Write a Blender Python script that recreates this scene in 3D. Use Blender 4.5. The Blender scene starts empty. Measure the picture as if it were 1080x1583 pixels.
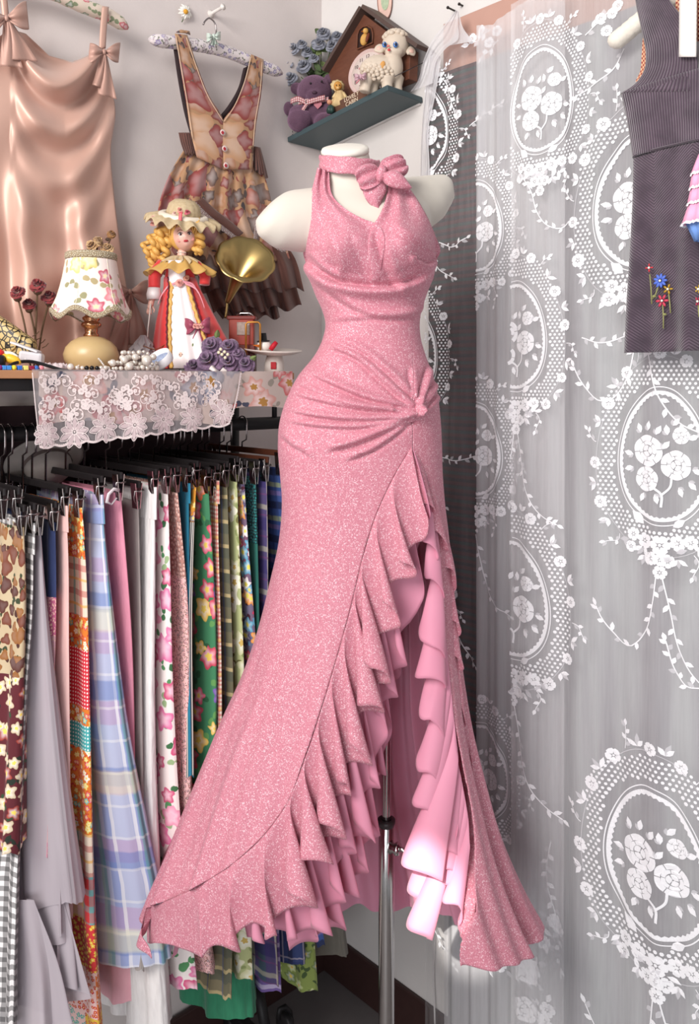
import bpy, bmesh, math, random
import numpy as np
from mathutils import Vector, Matrix
random.seed(7); rng = np.random.default_rng(7)
PI = math.pi
sc = bpy.context.scene
COL = sc.collection
# ---------------------------------------------------------------- camera
F, CX, HY, H = 1267.0, 540.0, 590.0, 1.65          # focal length in pixels, horizon row, eye height
cam = bpy.data.cameras.new('camera'); camo = bpy.data.objects.new('camera', cam); COL.objects.link(camo)
camo.location = (0, 0, H); camo.rotation_euler = (PI/2, 0, 0)
cam.sensor_fit = 'VERTICAL'; cam.sensor_height = 36; cam.lens = 36*F/1583
cam.shift_y = (HY-791.5)/1583; cam.clip_start = 0.02
sc.camera = camo
# ---------------------------------------------------------------- world, lights, exposure
w = bpy.data.worlds.new('world'); sc.world = w; w.use_nodes = True
w.node_tree.nodes['Background'].inputs[0].default_value = (0.93, 0.95, 1.0, 1)
w.node_tree.nodes['Background'].inputs[1].default_value = 0.30
def area(name, loc, tgt, size, power, col):
    l = bpy.data.lights.new(name, 'AREA'); l.shape = 'RECTANGLE'; l.size, l.size_y = size; l.energy = power; l.color = col
    o = bpy.data.objects.new(name, l); COL.objects.link(o); o.location = loc
    o.rotation_euler = (Vector(tgt)-Vector(loc)).to_track_quat('-Z', 'Y').to_euler()
    return o
area('window_light', (-1.25, -0.55, 2.75), (0.25, 2.0, 1.1), (1.1, 1.2), 66, (1.0, 0.965, 0.93))
area('bounce_fill', (-0.5, -1.0, 0.95), (0.45, 1.9, 0.75), (1.2, 1.2), 17, (0.95, 0.97, 1.0))  # added fill lamp, stands in for floor bounce and brightens the lower curtain
sp = bpy.data.lights.new('sunbeam', 'SPOT'); sp.energy = 620; sp.spot_size = math.radians(4.3); sp.spot_blend = 0.9; sp.shadow_soft_size = 0.012
sp.color = (1, 0.96, 0.9)
spo = bpy.data.objects.new('sunbeam', sp); COL.objects.link(spo); spo.location = (-0.43, -0.50, 2.23)
sc.view_settings.view_transform = 'Standard'; sc.view_settings.look = 'None'
sc.view_settings.gamma = 1; sc.view_settings.use_curve_mapping = False
sc.view_settings.exposure = 0.36
# ---------------------------------------------------------------- geometry of the room: two walls meeting in a corner
AL = math.radians(43.2)
CO = Vector((-0.079, 2.32, 0.0))                    # the corner
LD = Vector((-math.cos(AL), -math.sin(AL), 0)); LN = Vector((math.sin(AL), -math.cos(AL), 0))   # left wall: along, normal
RD = Vector((math.sin(AL), -math.cos(AL), 0)); RN = Vector((-math.cos(AL), -math.sin(AL), 0))   # right wall
UP = Vector((0, 0, 1))
def P(px, py, y): return Vector(((px-CX)*y/F, y, H-(py-HY)*y/F))
def plane_t(px, off, D, N):
    q = (px-CX)/F; c = CO+N*off
    t = (q*c.y-c.x)/(D.x-q*D.y)
    return t, c.y+t*D.y
def WL(px, py, off=0.0): return P(px, py, plane_t(px, off, LD, LN)[1])     # the point of the plane off from the left wall seen there
def WR(px, py, off=0.0): return P(px, py, plane_t(px, off, RD, RN)[1])
def L3(t, off, z): return CO+LD*t+LN*off+UP*z
def R3(t, off, z): return CO+RD*t+RN*off+UP*z
def lt(px, off): return plane_t(px, off, LD, LN)[0]
def rt(px, off): return plane_t(px, off, RD, RN)[0]
# ---------------------------------------------------------------- materials
def lin(c):
    if isinstance(c, str): c = tuple(int(c[i:i+2], 16) for i in (0, 2, 4))
    r = []
    for x in c[:3]:
        x /= 255.0
        r.append(x/12.92 if x <= 0.04045 else ((x+0.055)/1.055)**2.4)
    return (r[0], r[1], r[2], 1.0)
class NT:
    def __init__(s, name, rough=0.7, metal=0.0, sheen=0.0, spec=0.35):
        s.m = bpy.data.materials.new(name); s.m.use_nodes = True; s.t = s.m.node_tree; s.n = s.t.nodes
        s.b = s.n['Principled BSDF']; s.out = s.n['Material Output']
        s.b.inputs['Roughness'].default_value = rough; s.b.inputs['Metallic'].default_value = metal
        s.b.inputs['Specular IOR Level'].default_value = spec
        if sheen: s.b.inputs['Sheen Weight'].default_value = sheen
        s.tc = s.n.new('ShaderNodeTexCoord')
    def set(s, sock, v):
        if v is None: return
        if hasattr(v, 'is_output') or hasattr(v, 'links'): s.t.links.new(v, sock)
        else:
            if isinstance(v, (tuple, list)) and len(v) == 3 and len(sock.default_value) == 4: v = (*v, 1)
            sock.default_value = v
    def uv(s): return s.tc.outputs['UV']
    def ob(s): return s.tc.outputs['Object']
    def mp(s, vec, scale=(1, 1, 1), loc=(0, 0, 0), rot=(0, 0, 0)):
        n = s.n.new('ShaderNodeMapping'); s.set(n.inputs[0], vec)
        n.inputs['Scale'].default_value = scale; n.inputs['Location'].default_value = loc; n.inputs['Rotation'].default_value = rot
        return n.outputs[0]
    def ma(s, op, a, b=None, c=None):
        n = s.n.new('ShaderNodeMath'); n.operation = op
        for i, v in enumerate((a, b, c)): s.set(n.inputs[i], v)
        return n.outputs[0]
    def mix(s, f, a, b):
        n = s.n.new('ShaderNodeMix'); n.data_type = 'RGBA'
        s.set(n.inputs[0], f)
        for i, v in ((6, a), (7, b)):
            if isinstance(v, (str, tuple, list)) and not hasattr(v, 'links'): v = lin(v) if (isinstance(v, str) or max(v[:3]) > 1.01 or len(v) == 3) else v
            s.set(n.inputs[i], v)
        return n.outputs[2]
    def noise(s, vec, scale=5, det=2, rough=0.5, dist=0.0, out=0):
        n = s.n.new('ShaderNodeTexNoise'); s.set(n.inputs['Vector'], vec); n.inputs['Scale'].default_value = scale
        n.inputs['Detail'].default_value = det; n.inputs['Roughness'].default_value = rough; n.inputs['Distortion'].default_value = dist
        return n.outputs[out]
    def vor(s, vec, scale=5, rnd=1.0, feat='F1', dim='3D'):
        n = s.n.new('ShaderNodeTexVoronoi'); n.voronoi_dimensions = dim; n.feature = feat
        s.set(n.inputs['Vector'], vec); n.inputs['Scale'].default_value = scale; n.inputs['Randomness'].default_value = rnd
        return n
    def sep(s, v):
        n = s.n.new('ShaderNodeSeparateXYZ'); s.set(n.inputs[0], v); return n.outputs
    def sepc(s, v):
        n = s.n.new('ShaderNodeSeparateColor'); s.set(n.inputs[0], v); return n.outputs
    def ramp(s, f, stops, const=False):
        n = s.n.new('ShaderNodeValToRGB'); s.set(n.inputs[0], f); r = n.color_ramp
        if const: r.interpolation = 'CONSTANT'
        while len(r.elements) < len(stops): r.elements.new(0.5)
        for e, (p, c) in zip(r.elements, stops): e.position = p; e.color = lin(c)
        return n.outputs[0]
    def step(s, v, a, b):           # smooth 0..1 between a and b
        n = s.n.new('ShaderNodeMapRange'); n.interpolation_type = 'SMOOTHSTEP'
        s.set(n.inputs[0], v); n.inputs[1].default_value = a; n.inputs[2].default_value = b
        return n.outputs[0]
    def bump(s, h, strength=0.3, dist=0.002):
        n = s.n.new('ShaderNodeBump'); n.inputs['Strength'].default_value = strength; n.inputs['Distance'].default_value = dist
        s.set(n.inputs['Height'], h); s.t.links.new(n.outputs[0], s.b.inputs['Normal'])
    def color(s, c): 
        if isinstance(c, (str, tuple)): c = lin(c)
        s.set(s.b.inputs['Base Color'], c); return s.m
    def alpha_mix(s, fac):          # see-through weave
        tr = s.n.new('ShaderNodeBsdfTransparent'); mx = s.n.new('ShaderNodeMixShader')
        s.set(mx.inputs[0], fac); s.t.links.new(tr.outputs[0], mx.inputs[1]); s.t.links.new(s.b.outputs[0], mx.inputs[2])
        s.t.links.new(mx.outputs[0], s.out.inputs[0])
_mc = {}
def plain(c, rough=0.7, metal=0.0, name=None, var=0.06, sheen=0.0, spec=0.35, nscale=60, bump=0.0):
    """one colour with a fine procedural mottling"""
    key = (c, rough, metal, var, sheen, spec, nscale, bump)
    if key in _mc: return _mc[key]
    n = NT(name or 'mat_%s' % (c if isinstance(c, str) else '%d_%d_%d' % c), rough, metal, sheen, spec)
    no = n.noise(n.ob(), nscale, 3)
    a = lin(c); d = tuple(x*(1-2*var) for x in a[:3])+(1,); e = tuple(min(1, x*(1+2*var)) for x in a[:3])+(1,)
    mx = n.n.new('ShaderNodeMix'); mx.data_type = 'RGBA'; n.set(mx.inputs[0], no); mx.inputs[6].default_value = d; mx.inputs[7].default_value = e
    n.set(n.b.inputs['Base Color'], mx.outputs[2])
    if bump: n.bump(no, bump, 0.003)
    _mc[key] = n.m
    return n.m
def petals(n, vec, scale, size, k=5, rnd=0.9, depth=0.17):
    """flower masks on a Voronoi lattice: (mask, centre mask, cell colour channels)"""
    wn = n.n.new('ShaderNodeVectorMath'); wn.operation = 'MULTIPLY_ADD'; n.set(wn.inputs[0], n.noise(vec, scale*2.2, 2, out=1)); wn.inputs[1].default_value = (0.22/scale,)*3; n.set(wn.inputs[2], vec); vec = wn.outputs[0]
    v = n.vor(vec, scale, rnd, 'F1', '2D')
    d = v.outputs['Distance']; pos = v.outputs['Position']
    sub = n.n.new('ShaderNodeVectorMath'); sub.operation = 'SUBTRACT'
    n.set(sub.inputs[0], vec); n.set(sub.inputs[1], pos)
    o = n.sep(sub.outputs[0])
    ang = n.ma('ARCTAN2', o[1], o[0])
    cc = n.sepc(v.outputs['Color'])
    wv = n.ma('COSINE', n.ma('ADD', n.ma('MULTIPLY', ang, float(k)), n.ma('MULTIPLY', cc[0], 6.28)))
    rad = n.ma('MULTIPLY', n.ma('ADD', n.ma('MULTIPLY', wv, depth), 1.0-depth), size)
    rad = n.ma('MULTIPLY', rad, n.ma('ADD', n.ma('MULTIPLY', cc[1], 0.6), 0.6))
    dd = n.ma('SUBTRACT', rad, d)
    return n.step(dd, -0.03, 0.03), n.step(n.ma('SUBTRACT', n.ma('MULTIPLY', rad, 0.32), d), -0.02, 0.02), cc, n.ma('DIVIDE', d, rad)
def floral(name, base, cols, scale=40, size=0.42, leaf=None, lscale=None, k=5, centre='f0d060', rough=0.75, base2=None, second=None, pale=0.45):
    """printed flowers over a ground; second = (cols, scale, size)"""
    n = NT(name, rough, sheen=0.15); uv = n.uv()
    g = lin(base)
    c = n.mix(n.noise(uv, scale*0.35, 2), base, base2 or base)
    if leaf:
        m, _, cc, _ = petals(n, n.mp(uv, loc=(3.3, 1.7, 0)), lscale or scale*1.25, 0.42, 2, 1.0, 0.55)
        lc = leaf if isinstance(leaf, list) else [leaf]
        c = n.mix(m, c, n.ramp(cc[2], [(i/len(lc), x) for i, x in enumerate(lc)], True) if len(lc) > 1 else lin(lc[0]))
    for (cs, scl, sz) in ([second] if second else [])+[(cols, scale, size)]:
        m, ce, cc, rr = petals(n, uv, scl, sz, k)
        fc = n.ramp(cc[2], [(i/len(cs), x) for i, x in enumerate(cs)], True) if len(cs) > 1 else lin(cs[0])
        fc2 = n.mix(n.step(rr, 0.2, 1.0), n.mix(pale, fc, 'ffffff'), fc)
        c = n.mix(m, c, fc2)
        if centre: c = n.mix(ce, c, centre)
    n.color(c); n.bump(n.noise(uv, 900, 1), 0.15, 0.001)
    return n.m
def plaid(name, base, bands, rough=0.8):
    """woven checks; bands = (axis 0/1, period, phase, width share, colour, strength)"""
    n = NT(name, rough, sheen=0.1); uv = n.uv(); o = n.sep(uv); c = lin(base)
    wob = n.ma('MULTIPLY', n.ma('SUBTRACT', n.noise(uv, 18, 2), 0.5), 0.006)
    for ax, per, ph, wd, colr, st in bands:
        fr = n.ma('FRACT', n.ma('ADD', n.ma('DIVIDE', n.ma('ADD', o[ax], wob), per), 10+ph))
        m = n.ma('MULTIPLY', n.ma('MULTIPLY', n.step(fr, 0.0, 0.03), n.ma('SUBTRACT', 1.0, n.step(fr, wd, wd+0.03))), st)
        c = n.mix(m, c, colr)
    n.color(c); n.bump(n.noise(uv, 900, 1), 0.15, 0.001)
    return n.m
def patchwork(name, cols, pu=0.09, pv=0.11, check=True, rough=0.8, detail=None):
    """sewn squares of assorted prints"""
    n = NT(name, rough, sheen=0.1); uv = n.uv(); o = n.sep(uv)
    iv = n.ma('FLOOR', n.ma('DIVIDE', o[1], pv)); iu = n.ma('FLOOR', n.ma('ADD', n.ma('DIVIDE', o[0], pu), n.ma('MULTIPLY', iv, 0.37)))
    cb = n.n.new('ShaderNodeCombineXYZ'); n.set(cb.inputs[0], iu); n.set(cb.inputs[1], iv)
    wn = n.n.new('ShaderNodeTexWhiteNoise'); wn.noise_dimensions = '2D'; n.set(wn.inputs['Vector'], cb.outputs[0])
    cc = n.sepc(wn.outputs['Color'])
    a = n.ramp(cc[0], [(i/len(cols), x) for i, x in enumerate(cols)], True)
    b = n.ramp(cc[1], [(i/len(cols), x) for i, x in enumerate(reversed(cols))], True)
    m, ce, pc, _ = petals(n, uv, detail or 110, 0.45)
    st = n.ma('GREATER_THAN', n.ma('FRACT', n.ma('MULTIPLY', o[0], 42.0)), 0.62)
    st2 = n.ma('GREATER_THAN', n.ma('FRACT', n.ma('MULTIPLY', o[1], 34.0)), 0.62)
    chk = n.ma('MULTIPLY', n.ma('ADD', st, st2), 0.42)
    sel = n.ma('GREATER_THAN', cc[2], 0.5)
    msk = n.ma('ADD', n.ma('MULTIPLY', sel, m), n.ma('MULTIPLY', n.ma('SUBTRACT', 1.0, sel), chk))
    n.color(n.mix(msk, a, n.mix(n.ma('MULTIPLY', sel, ce), b, 'f5e08a')))
    return n.m
# ---------------------------------------------------------------- mesh building
class MB:
    def __init__(s): s.v = []; s.f = []; s.uv = []; s.mi = []
    def add(s, vs, fs, uvs=None, mi=0):
        o = len(s.v); s.v += [tuple(p) for p in vs]
        s.uv += [tuple(u) for u in uvs] if uvs is not None else [(p[0]+p[1], p[2]) for p in vs]
        s.f += [tuple(i+o for i in f) for f in fs]; s.mi += [mi]*len(fs)
        return s
    def arr(s, A, wrapu=False, wrapv=False, uvs=None, mi=0, flip=False):
        """A: array [rows, cols, 3] -> quads"""
        A = np.asarray(A, float); r, c = A.shape[:2]
        if uvs is None:
            du = np.linalg.norm(np.diff(A, axis=1), axis=2).mean(0); dv = np.linalg.norm(np.diff(A, axis=0), axis=2).mean(1)
            U = np.concatenate([[0], np.cumsum(du)]); V = np.concatenate([[0], np.cumsum(dv)])
            uvs = np.stack(np.meshgrid(U, -V), -1)
        o = len(s.v)
        s.v += list(map(tuple, A.reshape(-1, 3))); s.uv += list(map(tuple, np.asarray(uvs).reshape(-1, 2)))
        idx = np.arange(r*c).reshape(r, c)+o
        if wrapu: idx = np.concatenate([idx, idx[:, :1]], 1)
        if wrapv: idx = np.concatenate([idx, idx[:1]], 0)
        q = np.stack([idx[:-1, :-1], idx[1:, :-1], idx[1:, 1:], idx[:-1, 1:]], -1).reshape(-1, 4)
        if flip: q = q[:, ::-1]
        s.f += list(map(tuple, q)); s.mi += [mi]*len(q)
        return s
    def grid(s, fn, nu, nv, **k):
        return s.arr([[tuple(fn(i/(nu-1), j/(nv-1))) for i in range(nu)] for j in range(nv)], **k)
    def tube(s, pts, r, n=8, caps=True, mi=0, flat=None, closed=False):
        pts = [Vector(p) for p in pts]; m = len(pts)
        rs = list(r) if isinstance(r, (list, tuple, np.ndarray)) else [r]*m
        up = Vector((0.13, 0.31, 0.94)); rows = []
        for i, p in enumerate(pts):
            a = pts[(i-1) % m] if (closed or i > 0) else p; b = pts[(i+1) % m] if (closed or i < m-1) else p
            t = (b-a); t = t.normalized() if t.length > 1e-9 else Vector((0, 0, 1))
            x = up-t*up.dot(t)
            if x.length < 1e-3: x = Vector((1, 0, 0))-t*t.x
            x.normalize(); y = t.cross(x); up = x
            rows.append([tuple(p+(x*math.cos(2*PI*k/n)+y*math.sin(2*PI*k/n)*(flat or 1))*rs[i]) for k in range(n)])
        o = len(s.v); s.arr(rows, wrapu=True, wrapv=closed, mi=mi)
        if caps and not closed:
            s.f.append(tuple(o+k for k in range(n))); s.f.append(tuple(o+(m-1)*n+k for k in range(n-1, -1, -1))); s.mi += [mi, mi]
        return s
    def lathe(s, prof, org=(0, 0, 0), n=32, mi=0, axis=None, sx=1.0, sy=1.0, wave=None):
        """prof: (r, h) pairs; axis: direction of h"""
        org = Vector(org); M = Matrix.Identity(3)
        if axis is not None: M = Vector(axis).normalized().to_track_quat('Z', 'Y').to_matrix()
        rows = []
        for r, h in prof:
            row = []
            for k in range(n):
                a = 2*PI*k/n; rr, hh = (r, h) if wave is None else wave(r, h, a)
                row.append(tuple(org+M @ Vector((rr*math.cos(a)*sx, rr*math.sin(a)*sy, hh))))
            rows.append(row)
        return s.arr(rows, wrapu=True, mi=mi, flip=True)
    def ell(s, c, r, nu=20, nv=12, rot=None, mi=0, fn=None):
        c = Vector(c); R = rot or Matrix.Identity(3); rows = []
        if not isinstance(r, (tuple, list)): r = (r, r, r)
        for j in range(nv+1):
            ph = PI*j/nv
            row = []
            for k in range(nu):
                a = 2*PI*k/nu; d = Vector((math.sin(ph)*math.cos(a), math.sin(ph)*math.sin(a), math.cos(ph)))
                sc_ = fn(d) if fn else 1.0
                row.append(tuple(c+R @ Vector((d.x*r[0]*sc_, d.y*r[1]*sc_, d.z*r[2]*sc_))))
            rows.append(row)
        return s.arr(rows, wrapu=True, mi=mi, flip=True)
    def box(s, c, a, b, d, mi=0):
        """centre and three half-extent vectors"""
        c, a, b, d = map(Vector, (c, a, b, d)); vs = []
        for i in (-1, 1):
            for j in (-1, 1):
                for k in (-1, 1): vs.append(c+a*i+b*j+d*k)
        return s.add(vs, [(0, 1, 3, 2), (4, 6, 7, 5), (0, 4, 5, 1), (2, 3, 7, 6), (0, 2, 6, 4), (1, 5, 7, 3)], mi=mi)
    def prism(s, poly, off, mi=0, uvs=None):
        """flat polygon (3D points) given a thickness vector"""
        poly = [Vector(p) for p in poly]; off = Vector(off); n = len(poly)
        fs = [tuple(range(n)), tuple(range(2*n-1, n-1, -1))]+[(i, n+i, n+(i+1) % n, (i+1) % n) for i in range(n)]
        return s.add(poly+[p+off for p in poly], fs, mi=mi)
    def build(s, name, mats, parent=None, smooth=True, label=None, solid=0.0, bevel=0.0, sub=0, flatnormals=False):
        org = parent_world(parent) if parent else None
        me = bpy.data.meshes.new(name); o = bpy.data.objects.new(name, me); COL.objects.link(o)
        v = np.array(s.v, float)
        if parent is None:
            lo, hi = v.min(0), v.max(0); org = Vector(((lo[0]+hi[0])/2, (lo[1]+hi[1])/2, lo[2])); o.location = org
        v = v-np.array(org)
        me.from_pydata(v.tolist(), [], s.f)
        lay = me.uv_layers.new(name='UVMap')
        li = np.empty(len(me.loops), np.int32); me.loops.foreach_get('vertex_index', li)
        lay.data.foreach_set('uv', np.array(s.uv, np.float32)[li].ravel())
        if not isinstance(mats, (list, tuple)): mats = [mats]
        for m in mats: me.materials.append(m)
        if len(mats) > 1: me.polygons.foreach_set('material_index', np.array(s.mi, np.int32))
        if smooth: me.polygons.foreach_set('use_smooth', [True]*len(me.polygons))
        me.validate(); me.update()
        if parent: o.parent = parent
        if label: o['label'] = label
        if bevel:
            b = o.modifiers.new('bevel', 'BEVEL'); b.width = bevel; b.segments = 2; b.limit_method = 'ANGLE'; b.angle_limit = math.radians(40)
        if solid:
            b = o.modifiers.new('solid', 'SOLIDIFY'); b.thickness = solid; b.offset = 0
        if sub:
            b = o.modifiers.new('sub', 'SUBSURF'); b.levels = sub; b.render_levels = sub
        return o
def parent_world(p):
    l = Vector(p.location)
    while p.parent: p = p.parent; l = l+Vector(p.location)
    return l
def thing(name, label, cat, loc, group=None):
    o = bpy.data.objects.new(name, None); COL.objects.link(o); o.location = loc; o.empty_display_size = 0.02
    o['label'] = label; o['category'] = cat
    if group: o['group'] = group
    return o
def tag(o, label, cat, group=None, kind=None):
    o['label'] = label; o['category'] = cat
    if group: o['group'] = group
    if kind: o['kind'] = kind
    return o
def struct(o, label=None):
    o['kind'] = 'structure'
    if label: o['label'] = label
    return o
def spline(pts, n):
    """Catmull-Rom through points (tuples of any length) -> n samples, by chord length"""
    p = np.array([tuple(q) for q in pts], float)
    if len(p) == 2: return p[0]+(p[1]-p[0])*np.linspace(0, 1, n)[:, None]
    d = np.concatenate([[0], np.cumsum(np.maximum(1e-6, np.linalg.norm(np.diff(p, axis=0), axis=1)))])
    m = np.gradient(p, d, axis=0)
    x = np.linspace(0, d[-1], n); i = np.clip(np.searchsorted(d, x, 'right')-1, 0, len(p)-2)
    h = (d[i+1]-d[i])[:, None]; t = ((x-d[i])/(d[i+1]-d[i]))[:, None]
    return (2*t**3-3*t**2+1)*p[i]+(t**3-2*t**2+t)*h*m[i]+(-2*t**3+3*t**2)*p[i+1]+(t**3-t**2)*h*m[i+1]
def curve1(tab, x):
    """smooth interpolation of a table of (x, value)"""
    t = np.array(tab, float); xs, ys = t[:, 0], t[:, 1]; x = np.asarray(x, float)
    m = np.gradient(ys, xs); xc = np.clip(x, xs[0], xs[-1]); i = np.clip(np.searchsorted(xs, xc, 'right')-1, 0, len(xs)-2)
    h = xs[i+1]-xs[i]; u = (xc-xs[i])/h
    return (2*u**3-3*u**2+1)*ys[i]+(u**3-2*u**2+u)*h*m[i]+(-2*u**3+3*u**2)*ys[i+1]+(u**3-u**2)*h*m[i+1]
def rotz(a): return Matrix.Rotation(a, 3, 'Z')
# ================================================================ the room
def wall_mat(name, c):
    n = NT(name, 0.85, spec=0.2); no = n.noise(n.ob(), 4, 4, 0.6); fi = n.noise(n.ob(), 120, 2)
    n.color(n.mix(n.step(no, 0.3, 0.75), c, tuple(max(0, x-7) for x in c)))
    n.bump(n.ma('ADD', n.ma('MULTIPLY', no, 1.0), n.ma('MULTIPLY', fi, 0.15)), 0.15, 0.01); return n.m
M_wall = wall_mat('wall_paint', (216, 206, 203)); M_wallr = wall_mat('wall_paint_white', (222, 217, 214))
n = NT('floor_tile', 0.55)
o_ = n.sep(n.ob()); no = n.noise(n.ob(), 9, 4)
n.color(n.mix(no, (92, 88, 88), (118, 112, 111))); M_floor = n.m
M_brown = plain((58, 38, 36), 0.45, var=0.1, name='dark_brown_paint')
def slab(name, p0, p1, z0, z1, N, th, m):
    b = MB(); p0 = Vector(p0); p1 = Vector(p1)
    b.prism([p0+UP*z0, p1+UP*z0, p1+UP*z1, p0+UP*z1], -N*th)
    return b
struct(slab('w', CO, CO+LD*3.0, 0, 3.1, LN, 0.1, 0).build('wall_left', M_wall, smooth=False), 'off-white painted left wall')
struct(slab('w', CO, CO+RD*3.0, 0, 3.1, RN, 0.1, 0).build('wall_right', M_wallr, smooth=False), 'white painted right wall')
b = MB(); q = [CO, CO+LD*3, CO+LD*3+RD*3, CO+RD*3]
b.prism([p for p in q], (0, 0, -0.06)); struct(b.build('floor', M_floor, smooth=False), 'grey floor')
b = MB(); b.prism([CO+RN*0.0, CO+RD*3, CO+RD*3+UP*0.115, CO+UP*0.115], RN*0.012)
struct(b.build('baseboard_right', M_brown, smooth=False, bevel=0.003), 'dark brown baseboard of the right wall')
b = MB(); b.prism([CO+RD*0.012, CO+LD*3, CO+LD*3+UP*0.115, CO+RD*0.012+UP*0.115], LN*0.012)
struct(b.build('baseboard_left', M_brown, smooth=False, bevel=0.003), 'dark brown baseboard of the left wall')
# ================================================================ the mannequin and the pink dress
Y0 = 1.5
def dX(px, y=Y0): return (np.asarray(px, float)-CX)*y/F
def dZ(py, y=Y0): return H-(np.asarray(py, float)-HY)*y/F
def glitter_mat():
    n = NT('pink_glitter_jersey', 0.55, sheen=0.3); ob = n.ob()
    v = n.vor(ob, 740, 1.0); cc = n.sepc(v.outputs['Color'])
    v2 = n.vor(ob, 520, 1.0); c2 = n.sepc(v2.outputs['Color'])
    base = n.mix(n.noise(ob, 14, 3), (198, 120, 137), (208, 133, 148))
    c = n.mix(n.ma('MULTIPLY', n.step(cc[1], 0.3, 1.0), 0.55), base, (224, 156, 172))
    c = n.mix(n.ma('MULTIPLY', n.step(cc[2], 0.72, 0.95), 0.34), c, (168, 90, 110))
    sp_ = n.ma('MAXIMUM', n.step(cc[0], 0.86, 0.93), n.ma('MULTIPLY', n.step(c2[0], 0.93, 0.96), n.ma('LESS_THAN', v2.outputs['Distance'], 0.45)))
    c = n.mix(n.ma('MULTIPLY', sp_, 0.66), c, (250, 220, 228))
    n.color(c)
    n.set(n.b.inputs['Roughness'], n.ma('SUBTRACT', 0.62, n.ma('MULTIPLY', sp_, 0.3)))
    n.bump(cc[0], 0.25, 0.0012)
    n.b.inputs['Sheen Tint'].default_value = lin((250, 200, 215))
    tl = n.n.new('ShaderNodeBsdfTranslucent'); n.set(tl.inputs[0], c); mx = n.n.new('ShaderNodeMixShader'); mx.inputs[0].default_value = 0.14
    n.t.links.new(n.b.outputs[0], mx.inputs[1]); n.t.links.new(tl.outputs[0], mx.inputs[2]); n.t.links.new(mx.outputs[0], n.out.inputs[0])
    return n.m
M_glit = glitter_mat()
n = NT('pink_lining_satin', 0.5, sheen=0.2); n.color(n.mix(n.noise(n.ob(), 20, 2), (236, 162, 188), (242, 172, 197))); n.bump(n.noise(n.ob(), 700, 2), 0.08, 0.001); M_lining = n.m
tl = n.n.new('ShaderNodeBsdfTranslucent'); tl.inputs[0].default_value = lin((240, 150, 180)); mx = n.n.new('ShaderNodeMixShader'); mx.inputs[0].default_value = 0.36
n.t.links.new(n.b.outputs[0], mx.inputs[1]); n.t.links.new(tl.outputs[0], mx.inputs[2]); n.t.links.new(mx.outputs[0], n.out.inputs[0])
n = NT('cream_mannequin_cover', 0.75, sheen=0.2); n.color(n.mix(n.noise(n.ob(), 7, 3), (204, 196, 184), (214, 207, 196))); n.bump(n.noise(n.ob(), 600, 2), 0.1, 0.001); M_cream = n.m
M_chrome = plain((205, 202, 200), 0.16, 1.0, name='polished_steel', var=0.02)
M_dark = plain((22, 20, 22), 0.5, name='black_metal', var=0.1)
# body outline in front view: row, left, right, half depth
BODY = [(300, 452, 668, 0.060), (330, 458, 669, 0.085), (365, 468, 668, 0.100), (398, 474, 668, 0.108), (425, 480, 666, 0.104), (455, 490, 656, 0.092),
        (480, 501, 648, 0.083), (500, 506, 645, 0.079), (520, 503, 646, 0.079), (550, 489, 654, 0.085), (580, 465, 665, 0.094), (615, 447, 673, 0.104),
        (650, 436, 677, 0.110), (690, 433, 679, 0.113), (730, 436, 680, 0.113), (770, 439, 683, 0.113), (830, 435, 690, 0.115), (900, 420, 697, 0.122),
        (980, 399, 704, 0.135), (1050, 374, 712, 0.150), (1110, 346, 721, 0.165), (1200, 310, 741, 0.190), (1300, 272, 768, 0.215), (1380, 240, 800, 0.232), (1440, 221, 830, 0.245), (1490, 208, 850, 0.252)]
def bt(k): return [(r[0], r[k]) for r in BODY]
def ring(py, th, grow=0.0):
    """point of the body at row py (reference depth) and angle th (0 = right, pi/2 = towards the viewer)"""
    l = dX(curve1(bt(1), py)); r = dX(curve1(bt(2), py)); b_ = curve1(bt(3), py)+grow
    a = (r-l)/2+grow; c = (l+r)/2
    e = 2/2.25
    ct, st = np.cos(th), np.sin(th)
    x = c+a*np.sign(ct)*np.abs(ct)**e; y = Y0-b_*np.sign(st)*np.abs(st)**e
    return x, y
def front_y(px, py):
    """depth of the body's front under the pixel (iterating because nearer things look larger)"""
    px = np.asarray(px, float); py = np.asarray(py, float); y = np.full(np.broadcast(px, py).shape, Y0-0.08)
    for _ in range(6):
        pyr = HY+(py-HY)*y/Y0; x = (px-CX)*y/F
        l = dX(curve1(bt(1), pyr)); r = dX(curve1(bt(2), pyr)); b_ = curve1(bt(3), pyr)
        u = np.clip((x-(l+r)/2)/((r-l)/2), -0.999, 0.999)
        yn = Y0-b_*(1-np.abs(u)**2.25)**(1/2.25); yn = yn-bust(x, H-(pyr-HY)*Y0/F)
        y = 0.5*y+0.5*yn
    return y
def bust(x, z):
    g = lambda cx, cz, sx, sz: np.exp(-((x-cx)/sx)**2-((z-cz)/sz)**2)
    return 0.034*g(dX(520), dZ(392), 0.044, 0.044)+0.034*g(dX(625), dZ(388), 0.044, 0.044)
FOLDS = []   # (polyline in front view pixels, width px, height m)
def fold(pts, wd, amp, n=14): FOLDS.append((spline(pts, n), wd, amp))
# drape under the bust and at the waist
fold([(672, 408), (650, 428), (615, 441), (560, 443), (505, 430), (472, 404)], 10, 0.0090)
fold([(472, 388), (500, 418), (520, 432)], 7, 0.0045)
fold([(484, 432), (520, 462), (570, 488), (640, 487), (662, 480)], 8, 0.0035)
fold([(505, 498), (560, 494), (640, 492)], 7, 0.0022)
fold([(580, 352), (590, 385), (600, 415), (612, 440)], 12, 0.005)
fold([(600, 350), (640, 372), (668, 398)], 9, 0.004)
fold([(500, 330), (505, 370), (520, 410)], 12, 0.0035)
fold([(540, 360), (560, 400), (570, 425)], 16, 0.003)
fold([(676, 395), (660, 408), (645, 400)], 7, 0.006)
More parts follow.
